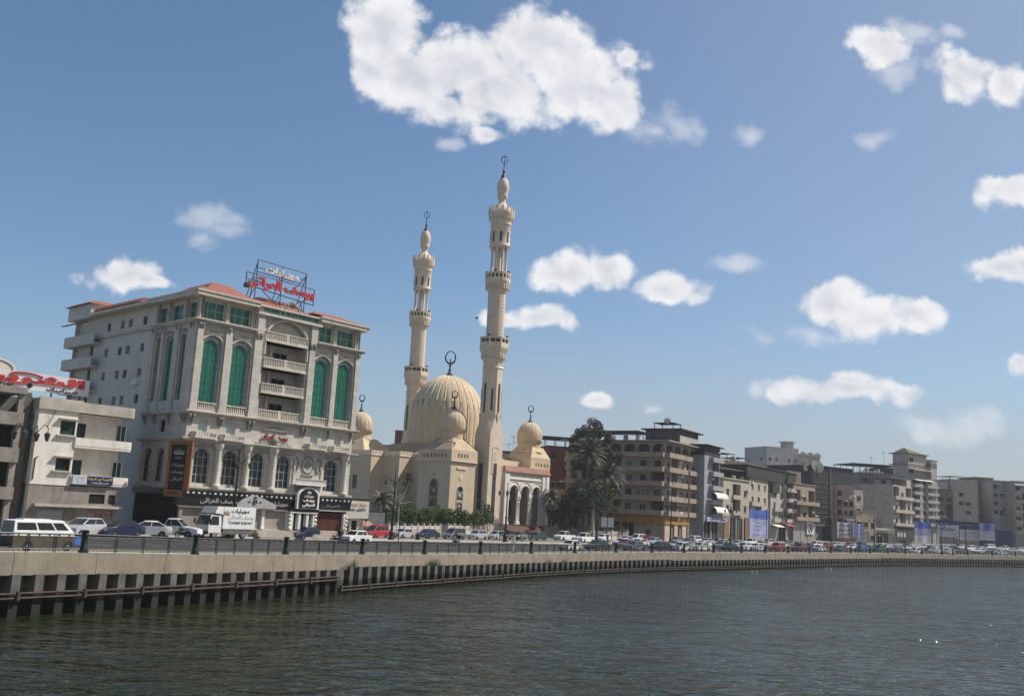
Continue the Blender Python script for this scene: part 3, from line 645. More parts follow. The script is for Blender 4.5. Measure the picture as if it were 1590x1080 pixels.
# ground floor
b = MB()
b.box(-.4,-.4,4.45,WF+.3,9,5.0); b.build('dotted_fascia', mat('black_fascia', (.012,.012,.013), .4, .3), store)
b = MB(); k = 0; u = .6
while u < WF: b.box(u,-.43,4.66,u+.22,-.401,4.82); u += .62
b.build('fascia_studs', WHITE, store)
BLK = MC['black_fascia']; SHUT = mat('beige_roller_shutter', (.42,.37,.32), .6, .12, .8, .2); BROWN = mat('brown_shutter', (.10,.035,.022), .5, .3, 1, .2)
b = MB(); b.box(-.35,-.35,3.45,13.2,.2,4.45); b.box(16.7,-.35,3.7,WF+.25,.2,4.45); b.build('sign_band', BLK, store)
b = MB(); b.box(0,.3,1.3,WF,.45,4.5); b.box(0,.3,1.3,.2,9,5.0); b.build('shopfront_backing', DARKIN, store)
b = MB(); b.box(0,-.30,3.30,13.2,.28,3.45); b.box(16.8,-.3,3.5,21.2,.28,3.7); b.build('shop_lintel', TRIM, store)
for a, c, m in ((.6,3.2,SHUT),(3.6,6.4,SHUT),(6.9,9.9,SHUT),(10.15,13.0,SHUT),(17.0,20.7,BROWN)):
    g = MB(); n = 20; z1 = 3.32
    for i in range(n): z = 1.3+(z1-1.3)*i/n; bar(g, FR, a, c, z, z+(z1-1.3)/n-.02, .10, .2)
    g.build('roller_shutter', m, store)
for u in (3.4,6.65,9.98,13.15,20.95,.3):
    c = MB(); c.box(u-.16,-.16,1.3,u+.16,.2,3.3); c.box(u-.22,-.22,1.3,u+.22,.25,1.55); c.build('shop_pier', WHITE if u > 6 else DSTONE, store)
# entrance
b = MB()
for u in (13.45,14.45,15.5,16.4): b.box(u-.16,-.5,1.3,u+.16,.2,3.15)
for z in (1.3,1.75,2.2,2.65):
    for u in (13.2,16.62,20.98): b.sphere((u,-.42,z+.22), .2, 8)
b.box(13.1,-.6,3.15,16.8,.2,3.3); b.build('entrance_pillar', WHITE, store)
b = MB(); b.box(13.0,-.62,3.3,16.9,.2,3.62); b.build('entrance_frieze', BLK, store)
for a, c in ((13.65,14.25),(14.65,15.3),(15.7,16.2)): window(store, a, c, 1.3, 3.1, FR, .12, IRON, DARKIN, 'plain', name='door')
g = MB(); pts = [(13.75,3.62),(16.7,3.62)] + arch(13.75,16.7,6.05,.95,14)[::-1]
g.hexa([(p,-.75,q) for p, q in pts], [(p,-.36,q) for p, q in pts]); og = g.build('sign_surround', WHITE, store)
sg = thing('entrance_sign', 'black arched sign with crown and white writing over the store entrance', 'sign', FF.w(0,0), FF.a)
g = MB(); pts = [(14.02,3.72),(16.43,3.72)] + arch(14.02,16.43,5.85,.8,14)[::-1]; g.hexa([(p,-.82,q) for p, q in pts], [(p,-.752,q) for p, q in pts]); g.build('board', BLK, sg)
lettering(sg, 'موبيليات', 15.22, -.825, 5.02, 1.3, .36, WHITE, .03); lettering(sg, 'يوسف', 15.22, -.825, 4.55, 1.5, .42, WHITE, .05); lettering(sg, 'العراقى', 15.22, -.825, 4.05, 1.7, .42, WHITE, .05)
def crown(par, u, y, z, w, h, m):
    g = MB(); g.hexa([(u-w/2,y,z),(u+w/2,y,z),(u+w/2,y,z+.2*h),(u-w/2,y,z+.2*h)], [(u-w/2,y-.03,z),(u+w/2,y-.03,z),(u+w/2,y-.03,z+.2*h),(u-w/2,y-.03,z+.2*h)])
    for i in range(5):
        c = u+(i-2)*w*.22; t = z+h*(1 if i == 2 else .85 if i in (1,3) else .7); g.hexa([(c-w*.09,y,z+.25*h),(c+w*.09,y,z+.25*h),(c+(i-2)*.03*w,y,t)], [(c-w*.09,y-.03,z+.25*h),(c+w*.09,y-.03,z+.25*h),(c+(i-2)*.03*w,y-.03,t)])
    return g.build('crown_emblem', m, par)
crown(sg, 15.22, -.822, 5.33, .5, .34, WHITE)
g = MB(); bar(g, FR, 13.25,17.35,6.2,6.3,-.95,0); balusters(g, FR, 13.25,17.35,6.3,6.85,-.95,-.82,.16); bar(g, FR, 13.25,17.35,6.85,6.9,-1.0,-.7); g.build('entrance_balcony', WHITE, store)
g = MB(); bar(g, FR, 13.9,14.9,5.5,6.1,-.1,0); bar(g, FR, 15.7,16.7,5.5,6.1,-.1,0); g.build('panel', DSTONE, store)
# pediment with emblem over the shutters
g = MB(); pts = [(6.4,3.45),(11.2,3.45),(11.2,3.85),(9.6,4.5),(8.3,4.85),(7.2,4.4),(6.4,3.85)]
g.hexa([(p,-.55,q) for p, q in pts], [(p,-.355,q) for p, q in pts]); g.build('pediment', mat('grey_marble', (.40,.39,.38), .5, .25, 2), store)
g = MB(); g.torus((8.5,-.6,4.1), .2, .06); g.torus((8.5,-.6,4.55), .12, .05); g.box(7.7,-.6,4.05,7.95,-.552,4.15); g.box(9.05,-.6,4.05,9.3,-.552,4.15); g.build('emblem', BLK, store)
# steps
b = MB()
for i in range(4): b.box(8.8,-.6-.35*(4-i),-.3,21.5,-.2,.32+.3*i)
b.build('entrance_steps', mat('step_stone', (.40,.36,.31), .9, .2, 1, .3), store)
# black sign letters on the band
SILV = mat('silver_lettering', (.42,.41,.39), .4, .1)
s1 = thing('shop_sign', 'silver furniture shop name on black band above the truck', 'sign', FF.w(0,0), FF.a, 'lettering on the black shop band')
lettering(s1, 'يوسف العراقى', 4.3, -.37, 3.98, 4.2, .62, SILV, .01)
s1 = thing('shop_sign', 'silver furniture word on black band left of the entrance', 'sign', FF.w(0,0), FF.a, 'lettering on the black shop band')
lettering(s1, 'موبيليات', 11.6, -.37, 3.98, 2.3, .6, SILV, .01)
s1 = thing('shop_sign', 'faint silver name on black band above the brown shutter', 'sign', FF.w(0,0), FF.a, 'lettering on the black shop band')
lettering(s1, 'العراقى', 18.6, -.37, 4.05, 2.6, .42, mat('grey_lettering', (.2,.2,.2), .5, .1), .01)
RED = mat('red_sign_letters', (.50,.035,.03), .45, .2, 2); 
s1 = thing('wall_sign', 'dark red furniture shop name on the stone wall under the balconies', 'sign', FF.w(0,0), FF.a)
lettering(s1, 'يوسف العراقى', 10.5, -.06, 11.1, 3.4, .72, mat('dark_red_letters', (.28,.04,.04), .5, .2), .03, .08)
GRL = mat('green_sign_letters', (.015,.20,.13), .4, .2)
s1 = thing('parapet_sign', 'green latin lettering along the parapet under the roof sign', 'sign', FF.w(0,0), FF.a)
lettering(s1, 'YOUSSEF EL ERAKY FURNITURE', 11.0, -.47, 24.75, 7.4, .46, GRL, .02, .06)
# corner sign in a wooden frame
ca = R(3); cs_ = thing('corner_sign', 'tall black furniture sign in an orange brick frame on the store corner', 'sign', FF.w(-.5,-.35), ca)
g = MB(); WOODF = blocks('orange_brick_frame', (.27,.115,.042), (.5,.4,.35), .5, .28, .7)
g.box(-1.15,-.3,4.9,-.85,.1,9.75); g.box(.65,-.3,4.9,1.15,.1,9.75); g.box(-.85,-.3,9.4,.65,.1,9.75); g.box(-1.15,-.4,4.25,.5,.1,4.9)
g.build('frame', WOODF, cs_); g = MB(); g.box(-.85,-.2,4.9,.65,.08,9.4); g.build('board', BLK, cs_)
GOLD = mat('pale_gold_letters', (.42,.38,.30), .4, .2)
crown(cs_, -.1, -.21, 8.4, .95, .65, GOLD); lettering(cs_, 'Y B Y', -.1, -.22, 8.05, .7, .2, GOLD)
for w, z in (('موبيليات',7.35),('يوسف',6.65),('العراقى',5.95)): lettering(cs_, w, -.1, -.22, z, 1.2, .42, GOLD, .01)
lettering(cs_, '0572', -.3, -.42, 4.57, 1.0, .2, BLK, .01)
# roof
b = MB()
def hip(mb, u0, u1, v0, v1, z0, h, ins, m=0): mb.hexa([(u0,v0,z0),(u1,v0,z0),(u1,v1,z0),(u0,v1,z0)], [(u0+ins,v0+ins,z0+h),(u1-ins,v0+ins,z0+h),(u1-ins,v1-ins,z0+h),(u0+ins,v1-ins,z0+h)], m)
hip(b, -.8, 7.0, -.8, 10, 25.42, .5, 1.1); hip(b, 1.0, 6.4, .8, 9, 25.92, 1.2, 1.6); hip(b, 6.6, 15.4, .9, 9, 25.42, 1.5, 2.3); hip(b, 14.9, 22.1, -.8, 9, 25.42, .45, 1.2); hip(b, 14.6, 20.5, .6, 8, 25.87, .55, 1.2)
b.build('roof', TILE, store)
# rooftop sign
rs_ = thing('rooftop_sign', 'steel lattice rooftop sign with white word over red furniture name', 'rooftop sign', FF.w(0,2.0,0), FF.a)
g = MB()
for a, c in (((6.3,27.7),(6.3,29.1)),((6.3,29.1),(15.5,29.0)),((15.5,29.0),(15.5,27.1)),((15.5,27.1),(6.3,27.7)),((7.55,25.6),(7.55,30.8)),((7.55,30.8),(14.2,30.65)),((14.2,30.65),(14.2,25.6)),((7.55,29.9),(14.2,29.85)),((10.9,25.6),(10.9,30.7)),((7.55,29.4),(14.2,29.3)),((13.0,28.8),(14.2,30.4)),((6.3,28.4),(15.5,28.0)),((12.5,26.2),(13.6,27.2)),((8.5,27.4),(10.9,25.9)),((6.9,25.8),(7.3,28.8)),((13.6,27.2),(14.2,25.7))):
    g.tube([(a[0],0,a[1]),(c[0],0,c[1])], .055, 5)
for u in (7.55,10.9,14.2): g.tube([(u,0,30.4),(u,2.2,25.5)], .05, 5); g.tube([(u,0,27.6),(u,2.2,25.5)], .04, 5)
g.build('lattice', IRON, rs_); g = MB(); g.box(6.1,-.3,27.35,6.6,.1,27.8); g.build('floodlight', IRON, rs_)
lettering(rs_, 'موبيليات', 10.8, -.08, 29.85, 4.6, 1.0, mat('cream_sign_letters', (.66,.62,.55), .5, .15), .05, .15)
lettering(rs_, 'يوسف العراقى', 10.9, -.1, 28.15, 9.0, 1.4, RED, .06, .18)
# ------------------------------------------------------------------ white house and unfinished frame at the left edge
LF = Frame(45, 825, 88, 48)
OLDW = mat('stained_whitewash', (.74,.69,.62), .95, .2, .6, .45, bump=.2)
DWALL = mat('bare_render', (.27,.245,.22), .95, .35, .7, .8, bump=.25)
SHG = mat('green_shutter_paint', (.035,.075,.065), .6, .3, 2)
hs = thing('white_house', 'old white three storey house with rounded balconies and green shutters', 'house', LF.o, LF.a)
b = MB(); U0_, U1_ = -.55, 8.0
wallh(b, U0_, 3.1, 4.6, 11.5, [(1.55,2.95,9.3,10.6),(1.55,2.9,5.95,7.1)])
wallh(b, 3.1, U1_, 4.6, 11.5, [(3.25,4.5,8.3,10.6),(3.3,4.55,5.0,7.1)], off=1.2); b.poly([(3.1,0,4.6),(3.1,1.2,4.6),(3.1,1.2,11.5),(3.1,0,11.5)])
wallh(b, 0, 9, 0, 11.5, [], lambda u,d,z: (U0_+d, u, z)); b.poly([(U1_,1.2,0),(U1_,9,0),(U1_,9,11.5),(U1_,1.2,11.5)]); b.poly([(U0_,9,0),(U1_,9,0),(U1_,9,11.5),(U0_,9,11.5)]); b.poly([(U0_,0,11.4),(U1_,0,11.4),(U1_,9,11.4),(U0_,9,11.4)])
b.build('wall', OLDW, hs)
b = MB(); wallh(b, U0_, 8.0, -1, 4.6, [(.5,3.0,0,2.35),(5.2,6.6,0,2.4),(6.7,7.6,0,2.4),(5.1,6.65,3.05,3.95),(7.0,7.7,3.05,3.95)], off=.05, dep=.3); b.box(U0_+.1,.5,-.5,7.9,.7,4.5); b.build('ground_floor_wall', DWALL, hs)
def rounded(mb, u0, u1, y0, y1, z0, z1, r=.7):
    pts = [(u0,y0),(u1-r,y0)] + [(u1-r+r*math.sin(t), y0+r-r*math.cos(t)) for t in [k*math.pi/12 for k in range(1,7)]] + [(u1,y1),(u0,y1)]
    mb.hexa([(x,y,z0) for x, y in pts], [(x,y,z1) for x, y in pts])
for z0, z1 in ((8.2,9.15),(4.75,5.65)):
    b = MB(); rounded(b, 3.05, 8.95, -.12, 6, z0, z0+.2); 
    pts = [(3.05,-.15),(8.25,-.15)] + [(8.25+.7*math.sin(t), .55-.7*math.cos(t)) for t in [k*math.pi/12 for k in range(1,7)]] + [(8.95,6)]
    inn = [(3.05,0),(8.2,0)] + [(8.2+.6*math.sin(t), .6-.6*math.cos(t)) for t in [k*math.pi/12 for k in range(1,7)]] + [(8.8,6)]
    for (p, q), (r, s) in zip(zip(pts, inn), zip(pts[1:], inn[1:])): b.hexa([(*p,z0+.2),(*r,z0+.2),(*s,z0+.2),(*q,z0+.2)], [(*p,z1),(*r,z1),(*s,z1),(*q,z1)])
    b.build('balcony', OLDW, hs)
b = MB(); rounded(b, U0_-.15, 8.85, -.2, 9, 11.5, 12.5); b.box(U0_-.05,-.12,12.5,3.4,.2,12.62); b.build('parapet', mat('stained_parapet', (.46,.42,.36), .95, .25, .8, .5), hs)
for a, c, z0, z1, st in ((1.55,2.95,9.3,10.6,'slat'),(1.55,2.9,5.95,7.1,'half')): window(hs, a, c, z0, z1, FR, .18, SHG, DARKIN, st)
for a, c, z0, z1 in ((3.25,4.5,8.3,10.6),(3.3,4.55,5.0,7.1)): window(hs, a, c, z0, z1, lambda u,d,z: (u,d+1.2,z), .18, SHG, DARKIN, 'slat', name='balcony_door')
SD8 = lambda u, d, z: (U1_+.14-d, u, z)
for z0, z1 in ((8.4,10.8),(5.0,7.2)): window(hs, 1.6, 2.6, z0, z1, lambda u,d,z: (u+5.9, d+.98, z), .2, WHITE, SHG, 'two', name='balcony_door')
b = MB()
for z in (10.72, 7.2): b.box(1.3,-.35,z,3.1,0,z+.1)
for z in (9.12, 5.8): b.box(1.25,-.25,z,3.05,0,z+.14)
b.box(.0,-.5,2.62,8.3,.04,2.86); b.build('sill', MC['stained_parapet'], hs)
b = MB(); b.box(.5,.2,0,3.0,.28,2.35); b.build('shop_shutter', mat('scribbled_grey_shutter', (.36,.36,.38), .7, .45, 5), hs)
b = MB(); b.box(5.2,.2,0,6.6,.26,2.4); b.box(6.7,.2,0,7.6,.26,2.4); b.build('shop_door', mat('red_black_poster', (.35,.30,.28), .6, .5, 3.5, col2=(.12,.02,.02)), hs)
b = MB(); b.box(5.1,.15,3.05,6.65,.2,3.95); b.box(7.0,.15,3.05,7.7,.2,3.95); b.build('vent_window', DARKIN, hs)
b = MB(); b.tube([(-.35,-.06,5.0),(-.33,-.06,7.0),(-.1,-.06,7.1)], .05, 5); b.tube([(.3,-.04,9.8),(1.0,-.04,11.6)], .02, 4); b.build('drain_pipe', IRON, hs)
ac = thing('academy_sign', 'blue academy sign with yellow writing on the lower balcony of the white house', 'sign', LF.w(0,0), LF.a)
g = MB(); g.box(4.55,-.28,4.82,7.1,-.16,5.62); g.build('board', mat('navy_sign', (.012,.03,.12), .4, .2), ac); g = MB(); g.box(3.2,-.28,4.82,4.55,-.16,5.62); g.torus((3.88,-.285,5.25), .25, .025); g.build('logo_panel', mat('pale_sign', (.5,.53,.6), .4, .2), ac)
lettering(ac, 'أكاديمية نور الدولية', 5.83, -.29, 5.38, 2.4, .34, mat('yellow_letters', (.7,.5,.06), .5, .1), .02); lettering(ac, 'للتدريب والاستشارات'.replace('للت','لت'), 5.83, -.29, 5.0, 1.6, .2, WHITE, .01)
un = thing('unfinished_building', 'unfinished concrete frame building with open dark floors under the red roof sign', 'building', LF.o, LF.a)
b = MB()
for z0, z1 in ((12.6,13.2),(9.75,10.9),(6.4,7.7),(3.1,4.2)): b.box(-7,-.25,z0,-1.9,10,z1)
b.build('floor_beam', DWALL, un)
for u in (-2.45,-5.4,-7.6):
    for v in (0,5): c = MB(); c.box(u,v,-1,u+.5,v+.5,13); c.build('column', DWALL, un)
b = MB(); b.box(-7.8,3.5,-1,-1.0,3.8,12.6); b.box(-1.0,1.2,-1,-.8,9,12.6); b.box(-1.9,1.0,-1,-1.0,1.2,12.9); b.build('back_wall', mat('dark_block_wall', (.13,.12,.11), .95, .3, 1), un)  # back of the open floors and side gap, darker than the frame
b = MB(); b.box(-8,0,-1,-2.0,.4,.5); b.build('low_wall', DWALL, un)
rf = thing('roof_sign_board', 'white roof board with big red shop name on the unfinished frame', 'sign board', LF.w(0,4.0), LF.a)
g = MB(); g.box(-9,-.1,13.45,5.5,.1,15.1); g.build('board', mat('white_board', (.62,.63,.66), .5, .1, 1, .2), rf)
g = MB()
for u in (-7.5,-4,-.5,2,4.8): g.box(u-.06,.12,11.4,u+.06,.24,15.0)
g.build('post', IRON, rf)
lettering(rf, 'الشربينى', -1.3, -.13, 14.45, 12.6, 1.1, RED, .045, .1)
g = MB(); pts = [(-.6+1.5*math.cos(t), -.18, 14.72+.32*math.sin(t)) for t in [math.pi*k/14 for k in range(15)]]; g.tube(pts, .09, 6); g.build('arc_mark', RED, rf)
lettering(rf, 'سيراميك', 2.9, -.13, 13.72, 3.0, .45, BLK, .02, .05); lettering(rf, 'بورسلين', -3.2, -.13, 13.78, 3.0, .5, BLK, .02, .05)
g = MB(); g.lathe(0,0,[(.3,0),(.3,.04)],4); o = g.build('diamond', BLK, rf); o.rotation_euler = (R(90),0,0); o.location = (-.2,-.1,13.85)
g = MB(); pts = [(-5.4,15.1),(-1.6,15.1)] + arch(-5.4,-1.6,16.1,1.0,12)[::-1]; g.hexa([(p,-.1,q) for p, q in pts], [(p,.1,q) for p, q in pts]); g.build('crest_board', mat('cream_board', (.6,.57,.5), .6, .1, 1), rf)
g = MB(); g.tube([(x,-.14,z) for x, z in arch(-5.1,-1.9,15.95,.8,12)], .05, 5); g.build('crest_ring', SILV, rf)
# ------------------------------------------------------------------ mosque
MF = Frame(700, 829, 205, 50)
SAND = mat('sand_plaster', (.56,.45,.325), .9, .12, .35, .18)
SANDD = mat('shaded_weathered_plaster', (.40,.295,.195), .92, .2, .4, .4)  # weathered streaks, plus the roof's shaded side put into a darker colour
CREAM = mat('cream_stone', (.66,.56,.43), .85, .12, .8, .2)
LATT = mat('dark_lattice', (.05,.05,.05), .7, .5, 3)
FIN = mat('dark_bronze', (.018,.026,.024), .5, .3, 2, metal=.3)
HOOD = mat('yellow_plaster', (.56,.44,.29), .9, .12, .5, .25)
mosque = thing('mosque', 'sand coloured mosque with ribbed domes, two minarets and a white arcade', 'mosque', MF.o, MF.a)
def crenels(mb, pl, u0, u1, z, h=.95, d0=-.05, d1=.22, step=1.0, m=0):
    n = max(1, round((u1-u0)/step)); w = (u1-u0)/n
    bar(mb, pl, u0, u1, z, z+.2, d0, d1, m); bar(mb, pl, u0, u1, z+h-.2, z+h, d0, d1, m)
    for i in range(n):
        c = u0+w*(i+.5); bar(mb, pl, c-w*.17, c+w*.17, z+.2, z+h-.2, d0, d1, m); bar(mb, pl, c-w*.36, c+w*.36, z+h*.38, z+h*.56, d0+.01, d1-.01, m)
    for i in range(n+1):
        c = u0+w*i; bar(mb, pl, max(u0,c-w*.08), min(u1,c+w*.08), z+.2, z+h-.2, d0+.02, d1-.02, m)
def block(mb, u0, u1, v0, v1, z0, z1, m=0, fh=(), lh=(), dep=.35):
    wallh(mb, u0, u1, z0, z1, fh, lambda u,d,z: (u, v0+d, z), m, dep); wallh(mb, v0, v1, z0, z1, lh, lambda u,d,z: (u0+d, u, z), m, dep)
    mb.poly([(u1,v0,z0),(u1,v1,z0),(u1,v1,z1),(u1,v0,z1)], m); mb.poly([(u0,v1,z0),(u1,v1,z0),(u1,v1,z1),(u0,v1,z1)], m)
    mb.poly([(u0,v0,z1),(u1,v0,z1),(u1,v1,z1),(u0,v1,z1)], m); mb.poly([(u0,v0,z0),(u1,v0,z0),(u1,v1,z0),(u0,v1,z0)], m)
b = MB()
# corner tower under the small dome
TW = [(1.1,3.0,4.2,9.9,.95,.3),(1.0,1.9,2.3,3.6,0,.3),(2.3,3.1,2.3,3.6,0,.3)]
TL = [(3.4,5.9,5.2,11.2,1.25,.3)]
LT = lambda u, d, z: (d-1.3, u, z)
block(b, -1.3, 6.6, 0, 9.6, -1, 15.0, 0, TW, TL)
block(b, -1.55, 6.85, -.25, 9.8, 15.0, 17.4, 0, [(.5+k*.95,1.0+k*.95,15.8,16.7,.25,.5) for k in range(4)], [(1.2+k*1.1,1.75+k*1.1,15.7,16.6,.27,.5) for k in range(7)])
block(b, 6.6, 10, 1.6, 12, -1, 17.0)
block(b, 5, 36, 4, 40, -1, 16.8)
# left wing blocks
block(b, 0, 9, 17.3, 22.7, -1, 16.2, 0, [(2.4,4.6,8.8,12.3),(2.2,3.1,2.3,3.6),(3.6,4.5,2.3,3.6)], [])
block(b, -3.7, 6, 22.7, 37, 6.4, 16.2, 0, [], [(27.0,28.6,8.3,11.5),(29.4,31,8.3,11.5),(32.5,34.2,8.3,11.5)])
block(b, .4, 8, 22.7, 37, -1, 6.4)
block(b, 4, 12, 9.6, 17.4, -1, 16.8)
# right tower
block(b, 27.6, 35.2, 1.2, 8.8, -1, 18.0, 0, [(29.4+k*1.1,29.95+k*1.1,15.9,16.8,.27,.5) for k in range(5)], [])
block(b, 33.4, 36.5, -1.0, 4, -1, 8.5, 0, [(34.1,35.4,2.2,6.6,.6,.4)], [])
b.build('wall', SAND, mosque)
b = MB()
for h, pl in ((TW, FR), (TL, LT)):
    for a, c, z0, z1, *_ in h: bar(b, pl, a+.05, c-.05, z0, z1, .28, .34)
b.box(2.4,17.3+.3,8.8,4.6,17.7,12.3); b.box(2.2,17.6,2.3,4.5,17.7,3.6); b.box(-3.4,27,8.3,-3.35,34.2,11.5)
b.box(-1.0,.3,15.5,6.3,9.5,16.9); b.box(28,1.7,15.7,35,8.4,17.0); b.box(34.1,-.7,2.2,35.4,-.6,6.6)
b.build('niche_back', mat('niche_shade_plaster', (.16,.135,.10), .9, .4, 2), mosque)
for a, c, z0, z1 in ((2.45,3.4,8.85,12.25),(3.6,4.55,8.85,12.25)): window(mosque, a, c, z0, z1, lambda u,d,z: (u,17.3+d,z), .2, CREAM, GLASS, 'two')
for a, c, z0, z1 in ((2.2,3.1,2.3,3.6),(3.6,4.5,2.3,3.6)): window(mosque, a, c, z0, z1, lambda u,d,z: (u,17.3+d,z), .2, DSTONE, DARKIN, 'two')
for a, c, z0, z1, *_ in TW[1:]: window(mosque, a, c, z0, z1, FR, .22, DSTONE, DARKIN, 'two')
for a, c in ((27.0,28.6),(29.4,31),(32.5,34.2)): window(mosque, a, c, 8.3, 11.5, lambda u,d,z: (-3.7+d,u,z), .25, DSTONE, GLASS, 'two')
b = MB()
for pl, u0, u1, z in ((FR,-1.6,6.8,14.9),(LT,-.3,9.8,14.9)): bar(b, pl, u0, u1, z, z+.25, -.4, -.24)
bar(b, FR, .6, 3.6, 13.3, 13.8, -.16, 0); bar(b, LT, 3.0, 7.0, 13.6, 13.8, -.1, 0); bar(b, lambda u,d,z: (u,17.3+d,z), 2.1, 4.9, 12.5, 12.9, -.5, 0)
bar(b, lambda u,d,z: (-3.7+d,u,z), 22.6, 37, 16.0, 16.2, -.15, 0); bar(b, lambda u,d,z: (u,22.7+d,z), -3.8, 0, 16.0, 16.2, -.15, 0)
bar(b, lambda u,d,z: (u,17.3+d,z), 0, 9, 16.0, 16.2, -.15, 0); bar(b, LFT, 17.2, 22.7, 16.0, 16.2, -.15, 0); b.box(-4.0,22.5,6.1,0,37,6.4)
b.build('string_course', CREAM, mosque)
b = MB()
V22 = lambda u,d,z: (u,22.7+d,z); V17 = lambda u,d,z: (u,17.3+d,z); L29 = lambda u,d,z: (-3.7+d,u,z)
crenels(b, L29, 22.7, 37, 16.2); crenels(b, V22, -3.45, 0, 16.2); crenels(b, LFT, 17.3, 22.5, 16.2); crenels(b, V17, .25, 8, 16.2)
b.build('pierced_parapet', CREAM, mosque)
b = MB(); b.lathe(0,0,[(.62,0),(.6,.08),(.4,.1)],20); o = b.build('roundel', CREAM, mosque); o.rotation_euler = (R(90),0,0); o.location = (2.1,0,11.6)
b = MB()
b.torus((2.05,-.02,8.95), .8, .12, 'y', 24, 5, 0, 1.15); b.box(.95,-.08,4.2,1.12,.04,9.0); b.box(2.98,-.08,4.2,3.15,.04,9.0)
b.sphere((2.05,.2,7.6), .5, 8); b.sphere((1.6,.2,6.3), .45, 8); b.sphere((2.5,.2,6.3), .45, 8); b.sphere((2.05,.2,5.4), .4, 8)
b.build('arabesque', mat('pale_arabesque', (.50,.47,.42), .8, .3, 4), mosque)
b = MB()
b.torus((-1.35,4.65,10.0), 1.1, .12, 'x', 24, 5); bar(b, LT, 3.3, 3.5, 5.2, 10, -.1, .02); bar(b, LT, 5.8, 6.0, 5.2, 10, -.1, .02)
for y, z, r in ((4.65,8.6,.6),(4.1,7,.5),(5.2,7,.5),(4.65,6,.45)): b.sphere((-1.1,y,z), r, 8)
for y, z in ((4.65,12.6),(4.3,12.0),(5,12.0)): b.sphere((-1.3,y,z), .22, 6)
b.build('arabesque', SANDD, mosque)
# roofs
b = MB()
def oct_(r, z, cx, cy, a0=math.pi/8): return [(cx+r*math.cos(a0+k*math.pi/4), cy+r*math.sin(a0+k*math.pi/4), z) for k in range(8)]
b.hexa([(-1.55,-.25,17.4),(6.85,-.25,17.4),(9.5,4,17.4),(9.5,9.8,17.4),(-1.55,9.8,17.4)], [(1.6,2.6,20.2),(5.4,2.6,20.2),(6.8,4.5,20.2),(6.8,7.5,20.2),(1.6,7.5,20.2)])
b.hexa([(4,6,16.8),(34,6,16.8),(34,38,16.8),(4,38,16.8)], [(8.5,11.5,19.8),(25.5,11.5,19.8),(25.5,28,19.8),(8.5,28,19.8)])
b.build('roof', SANDD, mosque)
b = MB()
b.hexa([(27.6,1.2,18),(35.2,1.2,18),(35.2,8.8,18),(27.6,8.8,18)], [(29.4,2.4,20.6),(33.6,2.4,20.6),(33.6,7.4,20.6),(29.4,7.4,20.6)])
b.hexa([(-3.7,25,16.3),(7,25,16.3),(7,37,16.3),(-3.7,37,16.3)], [(.2,30.5,20.3),(4.6,30.5,20.3),(4.6,36,20.3),(.2,36,20.3)])
b.hexa([(-1.2,-.2,17.4),(6.4,-.2,17.4),(6.0,3.6,17.4),(-.4,3.6,17.4)], [(.4,.4,19.0),(3.6,.4,19.2),(4.6,3.2,19.6),(.6,3.2,19.6)])
b.build('roof_hood', HOOD, mosque)
def finial(par, x, y, z, h, rr, m=FIN):
    g = MB(); k = h/5.5
    g.lathe(x, y, [(1.7*k,z-.5*k),(.9*k,z+.1*k),(.4*k,z+.7*k),(.2*k,z+1.0*k),(.36*k,z+1.35*k),(.16*k,z+1.65*k),(.14*k,z+1.9*k),(.34*k,z+2.15*k),(.13*k,z+2.45*k),(.12*k,z+3.4*k),(.2*k,z+3.6*k),(.05*k,z+3.8*k)], 10)
    a = -MF.a; c = (x, y, z+h-rr); pts = [(x+rr*.72*math.sin(t)*math.cos(a), y+rr*.85*math.sin(t)*math.sin(a), c[2]-rr*math.cos(t)) for t in [math.pi*2*i/24 for i in range(25)]]
    g.tube(pts, [ .17*k + .06*k*math.cos(2*math.pi*i/24) for i in range(25)], 6, 0, False)
    return g.build('finial', m, par, True)
def dome(x, y, prof, nrib, r, fz, fh, rr, depth=.02, name='dome'):
    n = nrib*6; a_ = 0
    rf = lambda k, z: 1 - depth*(abs((k % 6)-3)/3.0)**2
    g = MB(); g.lathe(x, y, prof, n, 0, 0, rf)
    o = g.build(name, HOOD_D, mosque, False)
    for p in o.data.polygons: p.use_smooth = True
    for k in range(nrib):
        a = 2*math.pi*k/nrib; g.v.clear(); g.f.clear(); g.m.clear()
        g.tube([(x+(q-depth*q*.6)*math.cos(a), y+(q-depth*q*.6)*math.sin(a), z) for q, z in prof[1:]], [r*.019*(.35+.65*q/r) for q, z in prof[1:]], 5, 0, False)
        ro = MB(); ro.v, ro.f, ro.m = list(g.v), list(g.f), list(g.m); RIBS.append((o, ro))
    finial(o, x, y, fz, fh, rr); return o
RIBS = []
HOOD_D = mat('dome_plaster', (.58,.455,.30), .85, .14, .35, .38)
pm = [(8.2,18.6),(8.5,20)]+[(9.25*math.cos(t)*(1 if t < 0 else 1)**1, 25.6+ (11.4 if t > 0 else 7)*math.sin(t)) for t in [-.55,-.4,-.25,-.1,.08,.25,.42,.6,.78,.95,1.12,1.28,1.42,1.52]]
pm = [(9.05,18.4),(9.15,20.2),(9.25,22.5),(9.28,24.5)]+[(r_, z_) for r_, z_ in pm[2:] if z_ > 26]+[(.3,37.0)]
dome(17.0, 19.6, pm, 28, 9.25, 37.0, 6.1, 1.55, .022)
